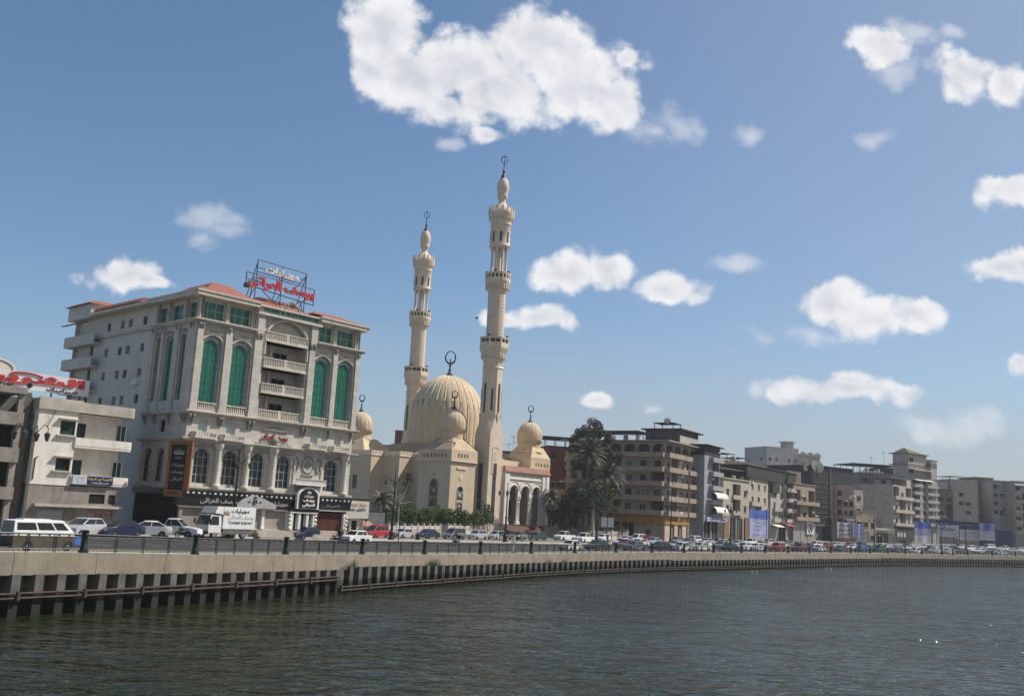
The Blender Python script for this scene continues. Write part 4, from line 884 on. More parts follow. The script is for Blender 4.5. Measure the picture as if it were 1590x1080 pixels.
for (x, y) in ((3.9,5.0),(31.4,5.0),(2.0,33.9)):
    g = MB(); g.lathe(x, y, [(3.5,19.2),(3.5,19.5),(2.75,19.9),(2.7,21.6),(2.95,21.75),(2.95,21.9)], 32); o_ = g.build('drum', HOOD, mosque, True)
    ps = [(3.02,21.7),(3.08,22.6)]+[(3.12*math.cos(t), 23.3+3.55*math.sin(t)) for t in [0,.2,.4,.6,.8,1.0,1.2,1.38,1.5]]+[(.1,26.9)]
    dome(x, y, ps, 16, 3.1, 26.8, 4.1, .78, .03)
rb_ = {}
for o, ro in RIBS:
    q = rb_.setdefault(o.name, (o, MB()))[1]; n_ = len(q.v); q.v += ro.v; q.f += [tuple(i+n_ for i in f) for f in ro.f]; q.m += ro.m
for o, q in rb_.values(): q.build('rib', CREAM, o, True)
# minarets
def zig(mb, x, y, r, z0, z1, n, rows):
    h = (z1-z0)/rows
    for j in range(rows):
        for k in range(2*n):
            a0, a1 = math.pi*k/n, math.pi*(k+1)/n; q0 = z0+h*j+(h*.55 if k % 2 else 0); q1 = z0+h*j+(0 if k % 2 else h*.55)
            P = lambda a, rr, z: (x+rr*math.cos(a), y+rr*math.sin(a), z)
            mb.hexa([P(a0,r-.02,q0),P(a1,r-.02,q1),P(a1,r+.07,q1),P(a0,r+.07,q0)], [P(a0,r-.02,q0+h*.36),P(a1,r-.02,q1+h*.36),P(a1,r+.07,q1+h*.36),P(a0,r+.07,q0+h*.36)])
def ring(mb, x, y, r, z, w, h, d, n, a0=0, m=0):
    for k in range(n):
        a = a0+2*math.pi*k/n; ca, sa = math.cos(a), math.sin(a)
        q = [(x+(r+dr)*ca-t*sa, y+(r+dr)*sa+t*ca) for dr, t in ((0,-w/2),(d,-w/2),(d,w/2),(0,w/2))]
        mb.hexa([(*p,z) for p in q], [(*p,z+h) for p in q], m)
def minaret(cx, cy):
    g = MB(); e = 2.25
    A0 = math.pi/8
    b8 = [(cx+s*a, cy+t*b_, 0) for s, t, a, b_ in ((1,1,e,e-.02),(1,1,e-.02,e),(-1,1,e-.02,e),(-1,1,e,e-.02),(-1,-1,e,e-.02),(-1,-1,e-.02,e),(1,-1,e-.02,e),(1,-1,e,e-.02))]
    g.hexa([(p[0],p[1],-1) for p in b8], [(p[0],p[1],21.6) for p in b8])
    o8 = oct_(2.42, 25.4, cx, cy); i = g.av([(p[0],p[1],21.6) for p in b8] + o8)
    for k in range(8): k2 = (k+1) % 8; g.f.append((i+k, i+k2, i+8+k2, i+8+k)); g.m.append(0)
    g.lathe(cx, cy, [(2.42,25.4),(2.42,36.6),(2.55,36.7),(2.55,37.0),(2.3,37.3),(2.4,37.4),(2.4,38.4),(2.7,38.9),(2.75,39.4),(3.1,40.2),(3.15,40.6),(3.5,41.2),(3.55,41.6),(3.5,42.0)], 8, 0, A0)
    g.lathe(cx, cy, [(2.0,41.9),(2.0,54.3),(2.15,54.4),(2.15,54.7),(2.25,54.8),(2.3,55.5),(2.75,56.6),(2.95,57.0),(2.95,57.2)], 32)
    o = g.build('minaret', mat('minaret_stone', (.66,.55,.43), .88, .13, .5, .22), mosque, True); g = MB()
    g.lathe(cx, cy, [(2.2,65.1),(2.25,65.4),(2.45,65.6),(2.35,65.9),(2.35,70.6),(2.5,70.8),(2.4,71.0),(2.5,71.6),(3.05,73.0),(3.1,73.4),(3.1,73.5)], 24)
    g.lathe(cx, cy, [(2.6,73.5),(2.4,74.4),(1.5,75.6),(.85,76.2),(.78,77.0),(1.2,77.6),(1.28,78.0),(1.15,78.4),(1.25,78.8),(1.5,79.8),(1.42,80.8),(1.1,81.8),(.75,82.3)], 24)
    g.build('lantern_top', MC['minaret_stone'], o, True)
    g = MB(); wl = 2.42*2*math.sin(math.pi/8)
    for k in range(8):                                  # first balcony: eight pierced panels
        a = k*math.pi/4; ap = 3.5*math.cos(math.pi/8); hw = 3.5*math.sin(math.pi/8)
        pl = lambda u, d, z, a=a, ap=ap: (cx+(ap-d)*math.cos(a)-u*math.sin(a), cy+(ap-d)*math.sin(a)+u*math.cos(a), z)
        wallh(g, -hw, hw, 42.0, 43.8, [(-hw+.25,-.08,42.6,43.4),(.08,hw-.25,42.6,43.4)], pl, 0, .3); bar(g, pl, -hw, hw, 43.6, 43.85, -.06, .2)
        bar(g, pl, -hw, hw, 42.0, 43.7, .28, .32, 1)
    o1 = g.build('balcony', [CREAM, LATT], o)
    g = MB(); n = 20; r = 2.98
    for k in range(n):
        a = 2*math.pi*k/n; ap = r*math.cos(math.pi/n); hw = r*math.sin(math.pi/n)
        pl = lambda u, d, z, a=a, ap=ap: (cx+(ap-d)*math.cos(a)-u*math.sin(a), cy+(ap-d)*math.sin(a)+u*math.cos(a), z)
        wallh(g, -hw, hw, 57.2, 59.0, [(-hw*.6,hw*.6,57.8,58.6)], pl, 0, .2); bar(g, pl, -hw, hw, 58.85, 59.05, -.05, .15); bar(g, pl, -hw, hw, 57.2, 58.9, .19, .22, 1)
    g.build('balcony', [CREAM, LATT], o)
    g = MB(); ring(g, cx, cy, 2.3, 55.3, .3, 1.4, .5, 24); ring(g, cx, cy, 2.45, 39.0, .35, 1.0, .45, 24); ring(g, cx, cy, 2.6, 72.0, .18, .5, .35, 30)
    ring(g, cx, cy, 2.9, 73.4, .42, 1.35, .2, 16); ring(g, cx, cy, 2.93, 74.75, .26, .35, .14, 16); ring(g, cx, cy, 2.92, 73.4, .4, .5, .12, 16, math.pi/16)
    g.build('corbel_ring', CREAM, o)
    g = MB(); zig(g, cx, cy, 2.0, 44.6, 54.0, 9, 11); g.build('chevron_band', CREAM, o)
    for k in range(8):
        a = math.pi/8+k*math.pi/4; g = MB(); g.lathe(cx+1.75*math.cos(a), cy+1.75*math.sin(a), [(.36,57.5),(.36,59.2),(.27,59.4),(.25,64.4),(.36,64.7),(.4,65.2)], 10); g.build('lantern_column', CREAM, o, True)
    g = MB(); g.lathe(cx, cy, [(.5,57),(.5,65.3)], 10); g.build('lantern_core', CREAM, o, True)
    g = MB()
    for k in range(8):
        a = k*math.pi/4; ap = 2.36*.985
        pl = lambda u, d, z, a=a, ap=ap: (cx+(ap-d)*math.cos(a)-u*math.sin(a), cy+(ap-d)*math.sin(a)+u*math.cos(a), z)
        bar(g, pl, -.24, .24, 66.4, 68.8, -.06, .1)
        if k % 2 == 0:
            ap = 2.42*math.cos(math.pi/8); bar(g, pl, -.22, .22, 26.6, 33.2, -.03, .1)
        else:
            ap = 2.42*math.cos(math.pi/8); bar(g, pl, -.2, .2, 27, 32.0, -.03, .1)
    ap = e; bar(g, lambda u,d,z: (cx+u, cy-e+d, z), -.7, .5, 2, 15.2, -.03, .2); bar(g, lambda u,d,z: (cx-e+d, cy+u, z), -.6, .6, 5.0, 15.2, -.03, .2)
    g.build('slit_window', LATT, o)
    g = MB(); q = lambda u,d,z: (cx+u, cy-e+d, z)
    for u0, u1 in ((-1.15,-.7),(.5,.95)): bar(g, q, u0, u1, 13.0, 18.8, -.1, .05)
    bar(g, q, -.7, .5, 15.3, 18.2, -.08, .05); g.hexa([q(-1.15,-.1,18.8),q(.95,-.1,18.8),q(.95,.05,18.8),q(-1.15,.05,18.8)], [q(-.2,-.1,19.9),q(0,-.1,19.9),q(0,.05,19.9),q(-.2,.05,19.9)])
    bar(g, q, -.3, .1, 15.9, 17.8, -.14, -.08); g.build('niche', CREAM, o)
    g = MB()
    for a in (-math.pi/4, -3*math.pi/4, math.pi/4, 3*math.pi/4): g.lathe(cx+2.0*math.cos(a), cy+2.0*math.sin(a), [(.05,20.4),(.5,22.0),(.75,23.4),(.5,24.2),(.1,24.6)], 8)
    for k in range(8):
        a = k*math.pi/4; pl = lambda u, d, z, a=a: (cx+(2.24-d)*math.cos(a)-u*math.sin(a), cy+(2.24-d)*math.sin(a)+u*math.cos(a), z)
        g.hexa([pl(-.08,-.15,24.6),pl(.08,-.15,24.6),pl(.08,0,24.6),pl(-.08,0,24.6)], [pl(-.55,-.25,26.4),pl(.55,-.25,26.4),pl(.55,0,26.4),pl(-.55,0,26.4)])
    g.build('shaft_bracket', CREAM, o, True)
    g = MB(); g.lathe(cx, cy, [(.85,82.1),(.7,82.5),(.35,83.4),(.2,83.6),(.36,84.1),(.14,84.5),(.09,85.9)], 10); a = -MF.a
    pts = [(cx+.78*math.sin(t)*math.cos(a), cy+.78*math.sin(t)*math.sin(a), 87.0-.9*math.cos(t)) for t in [math.pi*2*i/24 for i in range(25)]]
    g.tube(pts, .10, 6, 0, False); g.tube([(cx,cy,85.9),(cx,cy,88.5)], .06, 5); g.sphere((cx,cy,86.9), .16, 6); g.build('finial', FIN, o, True)
    for a in (2.2, 3.6, 5.0):
        g = MB(); g.sphere((cx+2.6*math.cos(a), cy+2.6*math.sin(a), 59.4), .34, 8); g.build('loudspeaker', IRON, o)
    for a in (3.4, 5.2):
        g = MB(); g.sphere((cx+2.9*math.cos(a), cy+2.9*math.sin(a), 44.2), .34, 8); g.build('loudspeaker', IRON, o)
    return o
mn = minaret(11.3, .6)
p2 = MF.o; w2 = at(647.5, 560, 255); dx, dy = w2[0]-MF.o.x, w2[1]-MF.o.y
u2, v2 = dx*MF.t.x+dy*MF.t.y, dx*MF.n.x+dy*MF.n.y
m2 = mn.copy(); C.objects.link(m2); m2.location = (u2-11.3, v2-.6, -1.6)
for c in kids(mn): c2 = c.copy(); C.objects.link(c2); c2.parent = m2
# white arcade
ARW = mat('white_arcade_plaster', (.74,.72,.69), .8, .1, 1.2, .2)
b = MB(); PV = -1.2
PP = lambda u, d, z: (u, PV+d, z)
ops = [(17.4,20.3,2.1,10.9,1.45,.9),(21.5,24.5,2.1,10.9,1.5,.9),(25.7,28.6,2.1,10.9,1.45,.9)]
wallh(b, 15.4, 31.6, 2.1, 14.0, [(a,c,8.4,z1,rs,.7) for a,c,_,z1,rs,_ in ops] + [(16.9,29.2,2.1,8.4,0,.7)], PP)
b.box(15.4,PV-.25,2.1,16.9,PV+.8,13.9); b.box(29.2,PV-.25,2.1,30.2,PV+.8,13.6); b.box(30.6,PV-.3,2.1,31.7,PV+.9,13.6)
b.poly([(31.6,PV,2.1),(31.6,4,2.1),(31.6,4,14),(31.6,PV,14)]); b.poly([(15.4,PV,2.1),(15.4,4,2.1),(15.4,4,14),(15.4,PV,14)])
b.build('arcade', ARW, mosque)
b = MB()
for a, c, _, z1, rs, _ in ops:
    cs = arch(a-.1, c+.1, z1+.1, rs, 14); b.tube([PP(p,-.06,q) for p, q in cs], .12, 5); b.tube([PP(p,-.04,q) for p, q in arch(a-.6, c+.6, z1+.9, rs+.4, 14)], .08, 5)
    k = arch(a, c, z1, rs, 9)
    for p, q in k: b.sphere(PP(p,.05,q), .22, 6)
bar(b, PP, 15.3, 31.7, 12.2, 12.4, -.2, 0); bar(b, PP, 15.2, 31.8, 13.6, 13.95, -.35, 0)
b.build('arch_moulding', CREAM, mosque)
for u in (16.9, 20.9, 25.1, 29.2):
    for du in (-.34, .34):
        c = MB(); c.lathe(u+du, PV+.35, [(.42,2.1),(.42,2.5),(.3,2.8),(.24,3.0),(.22,6.9),(.3,7.1),(.22,7.3),(.3,7.6),(.42,8.2),(.42,8.6)], 12); c.build('column', ARW, mosque, True)
b = MB(); b.box(16.9,4.0,2.1,29.4,4.2,12); b.build('porch_back_wall', mat('porch_wall', (.58,.51,.44), .9, .15, .6), mosque)
for u0, u1 in ((17.6,19.6),(22.0,24.2),(26.0,28.2)): window(mosque, u0, u1, 2.2, 7.4, lambda u,d,z: (u,3.75+d,z), .2, mat('brown_door', (.09,.05,.035), .6, .3), DARKIN, 'two', name='door')
b = MB(); b.hexa([(15.0,PV-.5,13.9),(32.0,PV-.5,13.9),(32,PV+.4,13.9),(15.0,PV+.4,13.9)], [(15.2,PV-.1,15.2),(31.6,PV-.1,15.2),(31.6,PV+.4,15.2),(15.2,PV+.4,15.2)]); b.build('tiled_roof_edge', mat('faded_red_tiles', (.36,.19,.15), .8, .25, 2, .3), mosque)
b = MB(); b.box(15.2,PV+.4,13.9,31.6,6,15.0); b.box(26,-.4,8.6,36.8,1,9.0); b.build('porch_roof', SAND, mosque)
b = MB()
for i in range(7): b.box(15.0,PV-3.4+.45*i,-.6,33.5,PV+4,.15+.28*i)
b.build('porch_steps', mat('brown_steps', (.20,.13,.10), .9, .2, 1), mosque)
b = MB(); b.torus((32.9,1.15,11.9), 1.05, .12, 'y', 20, 5, 0, .85); b.box(31.9,1.0,9.2,33.9,1.2,9.6); b.hexa([(33,-1.6,8.4),(37,-1.6,8.4),(37,1,8.4),(33,1,8.4)],[(33.4,-.6,9.3),(36.8,-.6,9.3),(36.8,1,9.3),(33.4,1,9.3)]); b.build('side_porch_trim', HOOD, mosque)
# ------------------------------------------------------------------ the row of houses along the curve
SHB = mat('brown_shutter_paint', (.09,.06,.04), .6, .3, 2)
SHW = mat('grey_shutter_paint', (.26,.26,.25), .6, .3, 2)
METS = mat('metal_shop_shutter', (.30,.31,.32), .5, .2, 2, .3)
RUSTY = mat('rust_stained_sheet', (.12,.08,.06), .8, .4, 1, .4)
rnd = random.Random(5)
def house(name, label, x0, x1, ytop, Y, ang, D, wm_, floors, front, left=(), bal=(), par=.5, fm=None, shm=None, cat='apartment building', balm=None, slabm=None, top=None, group=None, lbal=()):
    fr = Frame(x0, yh(x0) + F*(HC-zg(Y))/Y, Y, ang)
    W_ = fr.uz(x1, yh(x1)+10)[0]; Ht = fr.uz(x0, ytop)[1]
    root = thing(name, label, cat, fr.o, fr.a, group); root['w'] = W_; fm = fm or (WHITE if Y < 300 else SHW); shm = shm or SHG; balm = balm or wm_
    n = len(front); g = floors; hs_ = [0, g] + [g + (Ht-par-g)*(i+1)/(n-1) for i in range(n-1)] if n > 1 else [0, Ht-par]
    b = MB(); wins = []
    def run(rows, L, pl):
        holes = []
        for i, row in enumerate(rows):
            z0 = hs_[i]; h = hs_[i+1]-z0; k = len(row); w = L/max(k,1)
            for j, ch in enumerate(row):
                c = w*(j+.5); A = None
                if ch in 'wsh': q = min(1.7 if Y < 300 else 2.3, w*.68)/2; A = (c-q, c+q, z0+.85, z0+min(2.5,h-.35), 0, .25)
                elif ch == 'd': q = min(1.5, w*.66)/2; A = (c-q, c+q, z0+.12, z0+min(2.35,h-.35), 0, .22)
                elif ch == 'b': q = w*.42; A = (c-q, c+q, z0+.9, z0+min(2.4,h-.4), 0, .22)
                elif ch == 'a': q = min(1.5, w*.7)/2; A = (c-q, c+q, z0+.7, z0+min(2.7,h-.3), q*.9, .25)
                elif ch == 'A': q = w*.42; A = (c-q, c+q, z0+.9, z0+h-.35, min(q,1.1), 1.5)
                elif ch == 'o': q = w*.45; A = (c-q, c+q, z0+.2, z0+h-.3, 0, 1.5)
                elif ch in 'gk': q = w*.45; A = (c-q, c+q, z0, z0+h-.9, 0, .3)
                if A: holes.append(A); wins.append((ch, A, pl))
        wallh(b, 0, L, -1.5, Ht, holes, pl)
    run(front, W_, FR); run(left or ['']*n, D, LFT)
    b.poly([(W_,0,-1),(W_,D,-1),(W_,D,Ht),(W_,0,Ht)]); b.poly([(0,D,-1),(W_,D,-1),(W_,D,Ht),(0,D,Ht)]); b.poly([(0,0,Ht-.3),(W_,0,Ht-.3),(W_,D,Ht-.3),(0,D,Ht-.3)])
    b.build('wall', wm_, root)
    sill = MB()
    for ch, A, pl in wins:
        a, c, z0, z1, rs, dp = A
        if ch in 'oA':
            m = MB(); bar(m, pl, a-.3, c+.3, z0-.1, z1+.2, dp, dp+.06); m.build('loggia_back', mat('shaded_loggia_plaster', (.09,.085,.08), .95, .4, 1), root)  # recess shade is put into the dark colour of the loggia back
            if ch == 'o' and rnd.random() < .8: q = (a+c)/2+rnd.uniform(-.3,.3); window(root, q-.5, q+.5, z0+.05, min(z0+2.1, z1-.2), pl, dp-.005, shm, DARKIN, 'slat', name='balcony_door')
        elif ch == 'k':
            m = MB(); k = 14
            for i in range(k): z = z0+(z1-z0)*i/k; bar(m, pl, a, c, z, z+(z1-z0)/k-.03, .12, .2)
            m.build('shop_shutter', METS, root)
        elif ch == 'g': window(root, a, c, z0, z1, pl, .28, fm, GLASS if rnd.random() < .5 else DARKIN, 'two', name='shop_front')
        else:
            st = {'w':'two','b':'grid','a':'two','s':'slat','h':'half','d':rnd.choice(['slat','slat','half','two'])}[ch]
            if ch == 'w' and rnd.random() < .3: st = 'half'
            window(root, a, c, z0, z1, pl, dp-.01, shm if st in ('slat','half') else fm, GLASS if rnd.random() < (.6 if Y < 300 else .2) else DARKIN, st, rs, 'balcony_door' if ch == 'd' else 'window')
            if ch in 'wsb': bar(sill, pl, a-.12, c+.12, z0-.09, z0, -.1, .1)
    if sill.f: sill.build('sill', CONC, root)
    for lst, L, pl, rows in ((bal, W_, FR, front), (lbal, D, LFT, left)):
        for (i, s0, s1, kind, *dp) in lst:
            d = dp[0] if dp else 1.1; k = max(1, len(rows[min(i, len(rows)-1)])); a, c = L*s0/k+.003, L*s1/k-.003; z = hs_[i]
            m = MB(); bar(m, pl, a, c, z-.16, z+.02, -d, -.005)
            if kind == 's': bar(m, pl, a, c, z+.02, z+1.0, -d, -d+.12); bar(m, pl, a, a+.12, z+.02, z+1.0, -d+.12, -.005); bar(m, pl, c-.12, c, z+.02, z+1.0, -d+.12, -.005)
            else: balusters(m, pl, a, c, z+.02, z+1.0, -d, -d+.1, .25)
            m.build('balcony', balm, root)
            if rnd.random() < .35:
                m = MB(); u = rnd.uniform(a+.2, c-.7); bar(m, pl, u, u+.8, z+.4, z+1.02, -d-.05, -d-.01); m.build('laundry', rnd.choice([WHITE, mat('blue_cloth', (.12,.17,.32), .9), mat('red_cloth', (.35,.08,.07), .9), SHW]), root)
    if top:
        m = MB(); o = top; m.box(-o, -o, Ht, W_+o, D+o, Ht+.22); m.build('roof_slab', slabm or CONC, root)
    for q in range(rnd.randint(1, 3)):
        i = rnd.randrange(1, n) if n > 1 else 0; u = rnd.uniform(.3, W_-1.2); m = MB(); m.box(u, -.42, hs_[i]+2.45, u+.85, -.01, hs_[i]+3.0); m.box(u+.1,-.43,hs_[i]+2.52,u+.55,-.421,hs_[i]+2.93); m.build('air_conditioner', WHITE, root)
    root['top'] = Ht; return root, fr, W_, Ht, hs_
def slabroof(root, u0, u1, v0, v1, z, h, m, posts=True, name='roof_canopy', t=.2):
    b = MB(); b.box(u0-.3, v0-.3, z+h, u1+.3, v1+.3, z+h+t); b.build(name, m, root)
    if posts:
        k = max(1, int((u1-u0)/3)); b = MB()
        for i in range(k+1):
            u = u0+(u1-u0)*i/k
            for v in (v0, v1): b.box(u-.08, v-.08, z, u+.08, v+.08, z+h)
        b.build('canopy_posts', IRON, root)
def at_w(root, u, v, z): return root.matrix_basis @ Vector((u, v, z))
def dish(px, py, Y, r, lab, az=R(200), tilt=R(50)):
    p = at(px, py, Y); t = thing('satellite_dish', lab, 'satellite dish', p, az, 'rooftop satellite dishes')
    b = MB(); b.lathe(0,0,[(.02,0),(r*.5,.06*r),(r*.85,.2*r),(r,.3*r),(r*.98,.32*r),(r*.8,.22*r),(.02,.04)], 18); o = b.build('bowl', mat('pale_dish', (.62,.61,.58), .6, .1, 2, .2), t, True); o.rotation_euler = (tilt, 0, 0)
    b = MB(); b.tube([(0,.0,-1.6*r),(0,.0,0)], .07*r, 5); b.tube([(0,0,0),(0,-.75*r*math.sin(tilt),.75*r*math.cos(tilt))], .03*r, 4); b.build('stand', IRON, t)
def tank(root_fr, u, v, z, lab, m=None):
    p = root_fr.w(u, v, z); t = thing('water_tank', lab, 'water tank', p, root_fr.a, 'rooftop water tanks')
    b = MB(); b.lathe(0,0,[(.6,.35),(.62,.5),(.62,1.35),(.45,1.55),(.15,1.6)], 14); b.build('barrel', m or mat('white_tank', (.6,.6,.58), .5, .1, 1, .3), t, True); b = MB(); b.box(-.5,-.5,0,.5,.5,.35); b.build('stand', IRON, t)
PINKW = mat('dusty_pink_render', (0.320,0.260,0.205), .95, .2, .6, .5)
GREYR = mat('grey_render', (0.380,0.360,0.330), .95, .22, .7, .5)
LBLUE = mat('pale_blue_grey_render', (0.288,0.304,0.328), .9, .15, .7, .4)
CRM = mat('dirty_cream_render', (0.429,0.386,0.318), .95, .22, .7, .5)
BLKW = mat('black_cladding', (0.035,0.035,0.037), .8, .4, .6, .3)
SOOT = mat('soot_brown_render', (0.170,0.148,0.130), .95, .35, .6, .4)
MAROON = mat('maroon_brick', (.16,.06,.05), .95, .3, 1, .3)
TANW = mat('tan_grey_render', (0.400,0.365,0.320), .95, .22, .6, .5)
# brown apartment block on the corner
r1, f1, w1, h1, z1s = house('apartment_block', 'large brown apartment block with dark arched top floor and yellow shop below', 1030, 1080, 684, 225, 58, 26, mat('brown_render', (0.330,0.290,0.250), .95, .22, .6, .5), 6.0,
    ['gggk','dobwd','dobwd','dobwd','dobwd','AAAA'], ['..gg..g','owsoosw','sbsoswb','osswsos','sswossb','AAAAAAA'],
    bal=[(i,0,2,'s',1.2) for i in (1,2,3,4,5)]+[(i,2.2,3.1,'s',.9) for i in (1,2,3,4,5)]+[(i,3.2,5,'s',1.2) for i in (1,2,3,4)], lbal=[(i,0,7,'s',1.5) for i in (1,2,3,4,5)], par=.2, top=1.5, slabm=GREYR, balm=PINKW)
b = MB(); b.box(12,1.5,h1+.2,25.5,10.5,h1+4.0); b.build('roof_apartment', mat('dark_roof_render', (.075,.075,.08), .9, .3, 1, .3), r1)
b = MB(); b.box(12.2,1.2,h1+.9,25.3,1.49,h1+2.6); b.build('roof_window_band', mat('pale_panel', (.42,.4,.36), .8, .4, 1.5, .4), r1)
b = MB(); b.box(11.2,.5,h1+4.0,26.8,11.4,h1+4.3); b.build('roof_slab', BLKW, r1)
slabroof(r1, 13, 18, 3.5, 8.5, h1+4.3, 1.5, BLKW, t=.12); slabroof(r1, -.4, 9, 7, 22, h1+.2, 2.2, BLKW, t=.12)
YS = mat('yellow_shop_fascia', (.34,.19,.035), .6, .3, .8, .3)
b = MB(); b.box(.2,-.5,3.9,15,-.02,5.75); b.box(-.5,-.5,3.9,-.02,14,5.75); b.build('shop_fascia', YS, r1)
b = MB()
for u0,u1 in ((-.02,3),(6,8),(11,13.5)): b.box(u0,-.3,0,u1,-.01,3.9)
b.build('shop_pilaster', mat('pink_stone', (.5,.37,.31), .8, .2, 1, .2), r1)
sy = thing('shop_sign', 'brown arabic shop name on the yellow fascia of the brown block', 'sign', f1.w(0,0), f1.a)
lettering(sy, 'حلوانى السلام'.replace('ح','ح'), 7.2, -.53, 4.85, 9.5, 1.0, mat('brown_letters', (.10,.03,.02), .6, .2), .02)
for u, v, k in ((2,8,0),(3.5,12,1),(2.2,16,2)): tank(f1, u, v, h1+.2, ['white water tank under the roof canopy nearest the corner of the brown block','white water tank in the middle under the roof canopy of the brown block','white water tank farthest back under the roof canopy of the brown block'][k])
# pale blue tower house
r2, f2, w2_, h2, z2s = house('tower_house', 'narrow pale blue grey tower house with white awnings and a bank sign', 1092, 1116, 690, 240, 58, 9, LBLUE, 6.0,
    ['gg','.o','.o','.o','.o','.o'], ['.g.','.w.','.w.','.w.','.w.','.w.'], bal=[(i,.6,2,'s',1.2) for i in (1,2,3,4,5)], par=.2, top=1.0, slabm=BLKW)
b = MB(); b.box(-.05,-.06,h2-2.4,w2_+.02,6,h2-.0); b.build('dark_top_band', BLKW, r2)
AWN = mat('white_canvas_awning', (.66,.64,.60), .9, .12, 1, .3)
for i in (1, 2):
    z = z2s[i]+2.9; m = MB(); k = 8
    for j in range(k):
        t0, t1 = math.pi/2*j/k, math.pi/2*(j+1)/k
        m.hexa([(3.0,-1.1-1.3*math.sin(t0),z-1.5+1.5*math.cos(t0)),(w2_+.5,-1.1-1.3*math.sin(t0),z-1.5+1.5*math.cos(t0)),(w2_+.5,-1.1-1.3*math.sin(t1),z-1.5+1.5*math.cos(t1)),(3.0,-1.1-1.3*math.sin(t1),z-1.5+1.5*math.cos(t1))], [(3.0,-1.1-1.25*math.sin(t0),z-1.55+1.5*math.cos(t0)),(w2_+.5,-1.1-1.25*math.sin(t0),z-1.55+1.5*math.cos(t0)),(w2_+.5,-1.1-1.25*math.sin(t1),z-1.55+1.5*math.cos(t1)),(3.0,-1.1-1.25*math.sin(t1),z-1.55+1.5*math.cos(t1))])
    m.build('awning', AWN, r2)
bk = thing('bank_sign', 'white and blue bank sign above the ground floor of the pale blue house', 'sign', f2.w(0,0), f2.a)
b = MB(); b.box(-1.4,-1.3,5.0,w2_+2.5,-1.2,6.3); b.build('board', mat('dark_blue_sign', (.03,.05,.16), .5, .2), bk)
b = MB(); b.box(-1.2,-1.34,5.15,w2_-3,-1.3,6.15); b.box(w2_-2.6,-1.34,5.15,w2_+2.3,-1.3,6.15); b.build('panel', mat('light_sign_panel', (.40,.43,.55), .5, .15), bk)
lettering(bk, 'البنك الأهلى'.replace('أ','أ'), (w2_-4.2)/2, -1.36, 5.85, w2_-4, .45, MC['dark_blue_sign'], .02); lettering(bk, 'فرع دمياط', (w2_-4.2)/2, -1.36, 5.37, w2_-5, .3, MC['dark_blue_sign'], .01); lettering(bk, 'BANK', w2_-.2, -1.36, 5.65, 3.6, .55, MC['dark_blue_sign'], .02)
# white shop house and its darker neighbour
r3, f3, w3_, h3, z3s = house('shop_house', 'white two storey house with brown stone shop under black roofs', 1122, 1163, 741, 258, 52, 14, CRM, 7.2, ['.gg.','sos','sos'], ['.g.','.d.','.d.'], par=1.0, cat='house', bal=[(1,1,2,'s',.5),(2,1,2,'s',.5)])
b = MB(); b.box(.3,-.3,0,3.4,-.02,6.6); b.box(w3_-3.2,-.3,0,w3_-.4,-.02,6.6); b.build('shop_stone', mat('brown_shop_stone', (.25,.16,.085), .8, .25, 1, .3), r3)
slabroof(r3, -1.2, w3_-1, .5, 9, h3, 2.6, mat('asbestos_sheet', (.30,.29,.27), .9, .2, .8, .4), t=.12)
b = MB(); b.box(-.2,-.3,h3-.15,w3_+.2,.4,h3+.15); b.build('cornice', CRM, r3)
tank(f3, w3_-2.6, 1.2, h3-.3, 'white water tank on the right end of the white shop house roof'); tank(f3, 9.5, 1.5, h3-.3, 'white water tank in the middle of the white shop house roof')
r3b, f3b, w3b, h3b, _ = house('roof_shed_house', 'soot dark house with sheet roofs rising behind the white shop house', 1117, 1182, 712, 285, 40, 12, SOOT, 7, ['....','....','....','w.w.'], par=.3, cat='house')
slabroof(r3b, 1, 8, 1, 8, h3b, 2.0, RUSTY, t=.1); slabroof(r3b, 10, 15.5, 1, 8, h3b, 1.2, RUSTY, t=.1)
tank(f3b, 9, 2, h3b, 'white water tank between the sheet roofs of the dark house')
# cream house behind the tall blue banner
r4, f4, w4_, h4, z4s = house('house', 'cream house with brown doors behind the tall blue banner', 1163, 1192, 742, 272, 55, 12, CRM, 6.5, ['kk.','dow','wsd','www'], par=.3, cat='house', shm=SHB, bal=[(2,0,2,'s',.9)], top=.1)
b = MB(); b.box(-3.5,-.6,h4+.22,w4_*2.6,10,h4+3.6); b.build('roof_shed', BLKW, r4)
b = MB(); b.box(-3.8,-.9,h4+3.6,w4_*2.6+.4,10.3,h4+3.75); b.build('shed_roof', RUSTY, r4)
r5, f5, w5_, h5, z5s = house('house', 'narrow grey house with open balconies and red awning below', 1196, 1232, 740, 286, 55, 14, GREYR, 5.8, ['kgk','wdo','wdo','wso','wwo'], ['.g','.w','.w','.w','.w'], par=.4, bal=[(i,1.7,3,'s',1.2) for i in (1,2,3,4)]+[(2,.3,1.4,'s',.8),(1,.2,1.5,'s',.8)])
b = MB(); b.box(-.3,-.8,h5-4.6,6,-.02,h5-1.7); b.build('dark_opening', BLKW, r5)  # black box put in for the dark inside the opening near the top
b = MB(); b.hexa([(.2,-.01,4.9),(7,-.01,4.9),(7,-2.2,4.2),(.2,-2.2,4.2)], [(.2,-.01,5.0),(7,-.01,5.0),(7,-2.2,4.3),(.2,-2.2,4.3)]); b.build('awning', AWN, r5)
b = MB(); b.hexa([(8.5,-.01,5.6),(15.2,-.01,5.6),(15.2,-3,4.6),(8.5,-3,4.6)], [(8.5,-.01,5.7),(15.2,-.01,5.7),(15.2,-3,4.7),(8.5,-3,4.7)]); b.build('awning', mat('red_awning', (.28,.07,.05), .8, .25, 1, .3), r5)
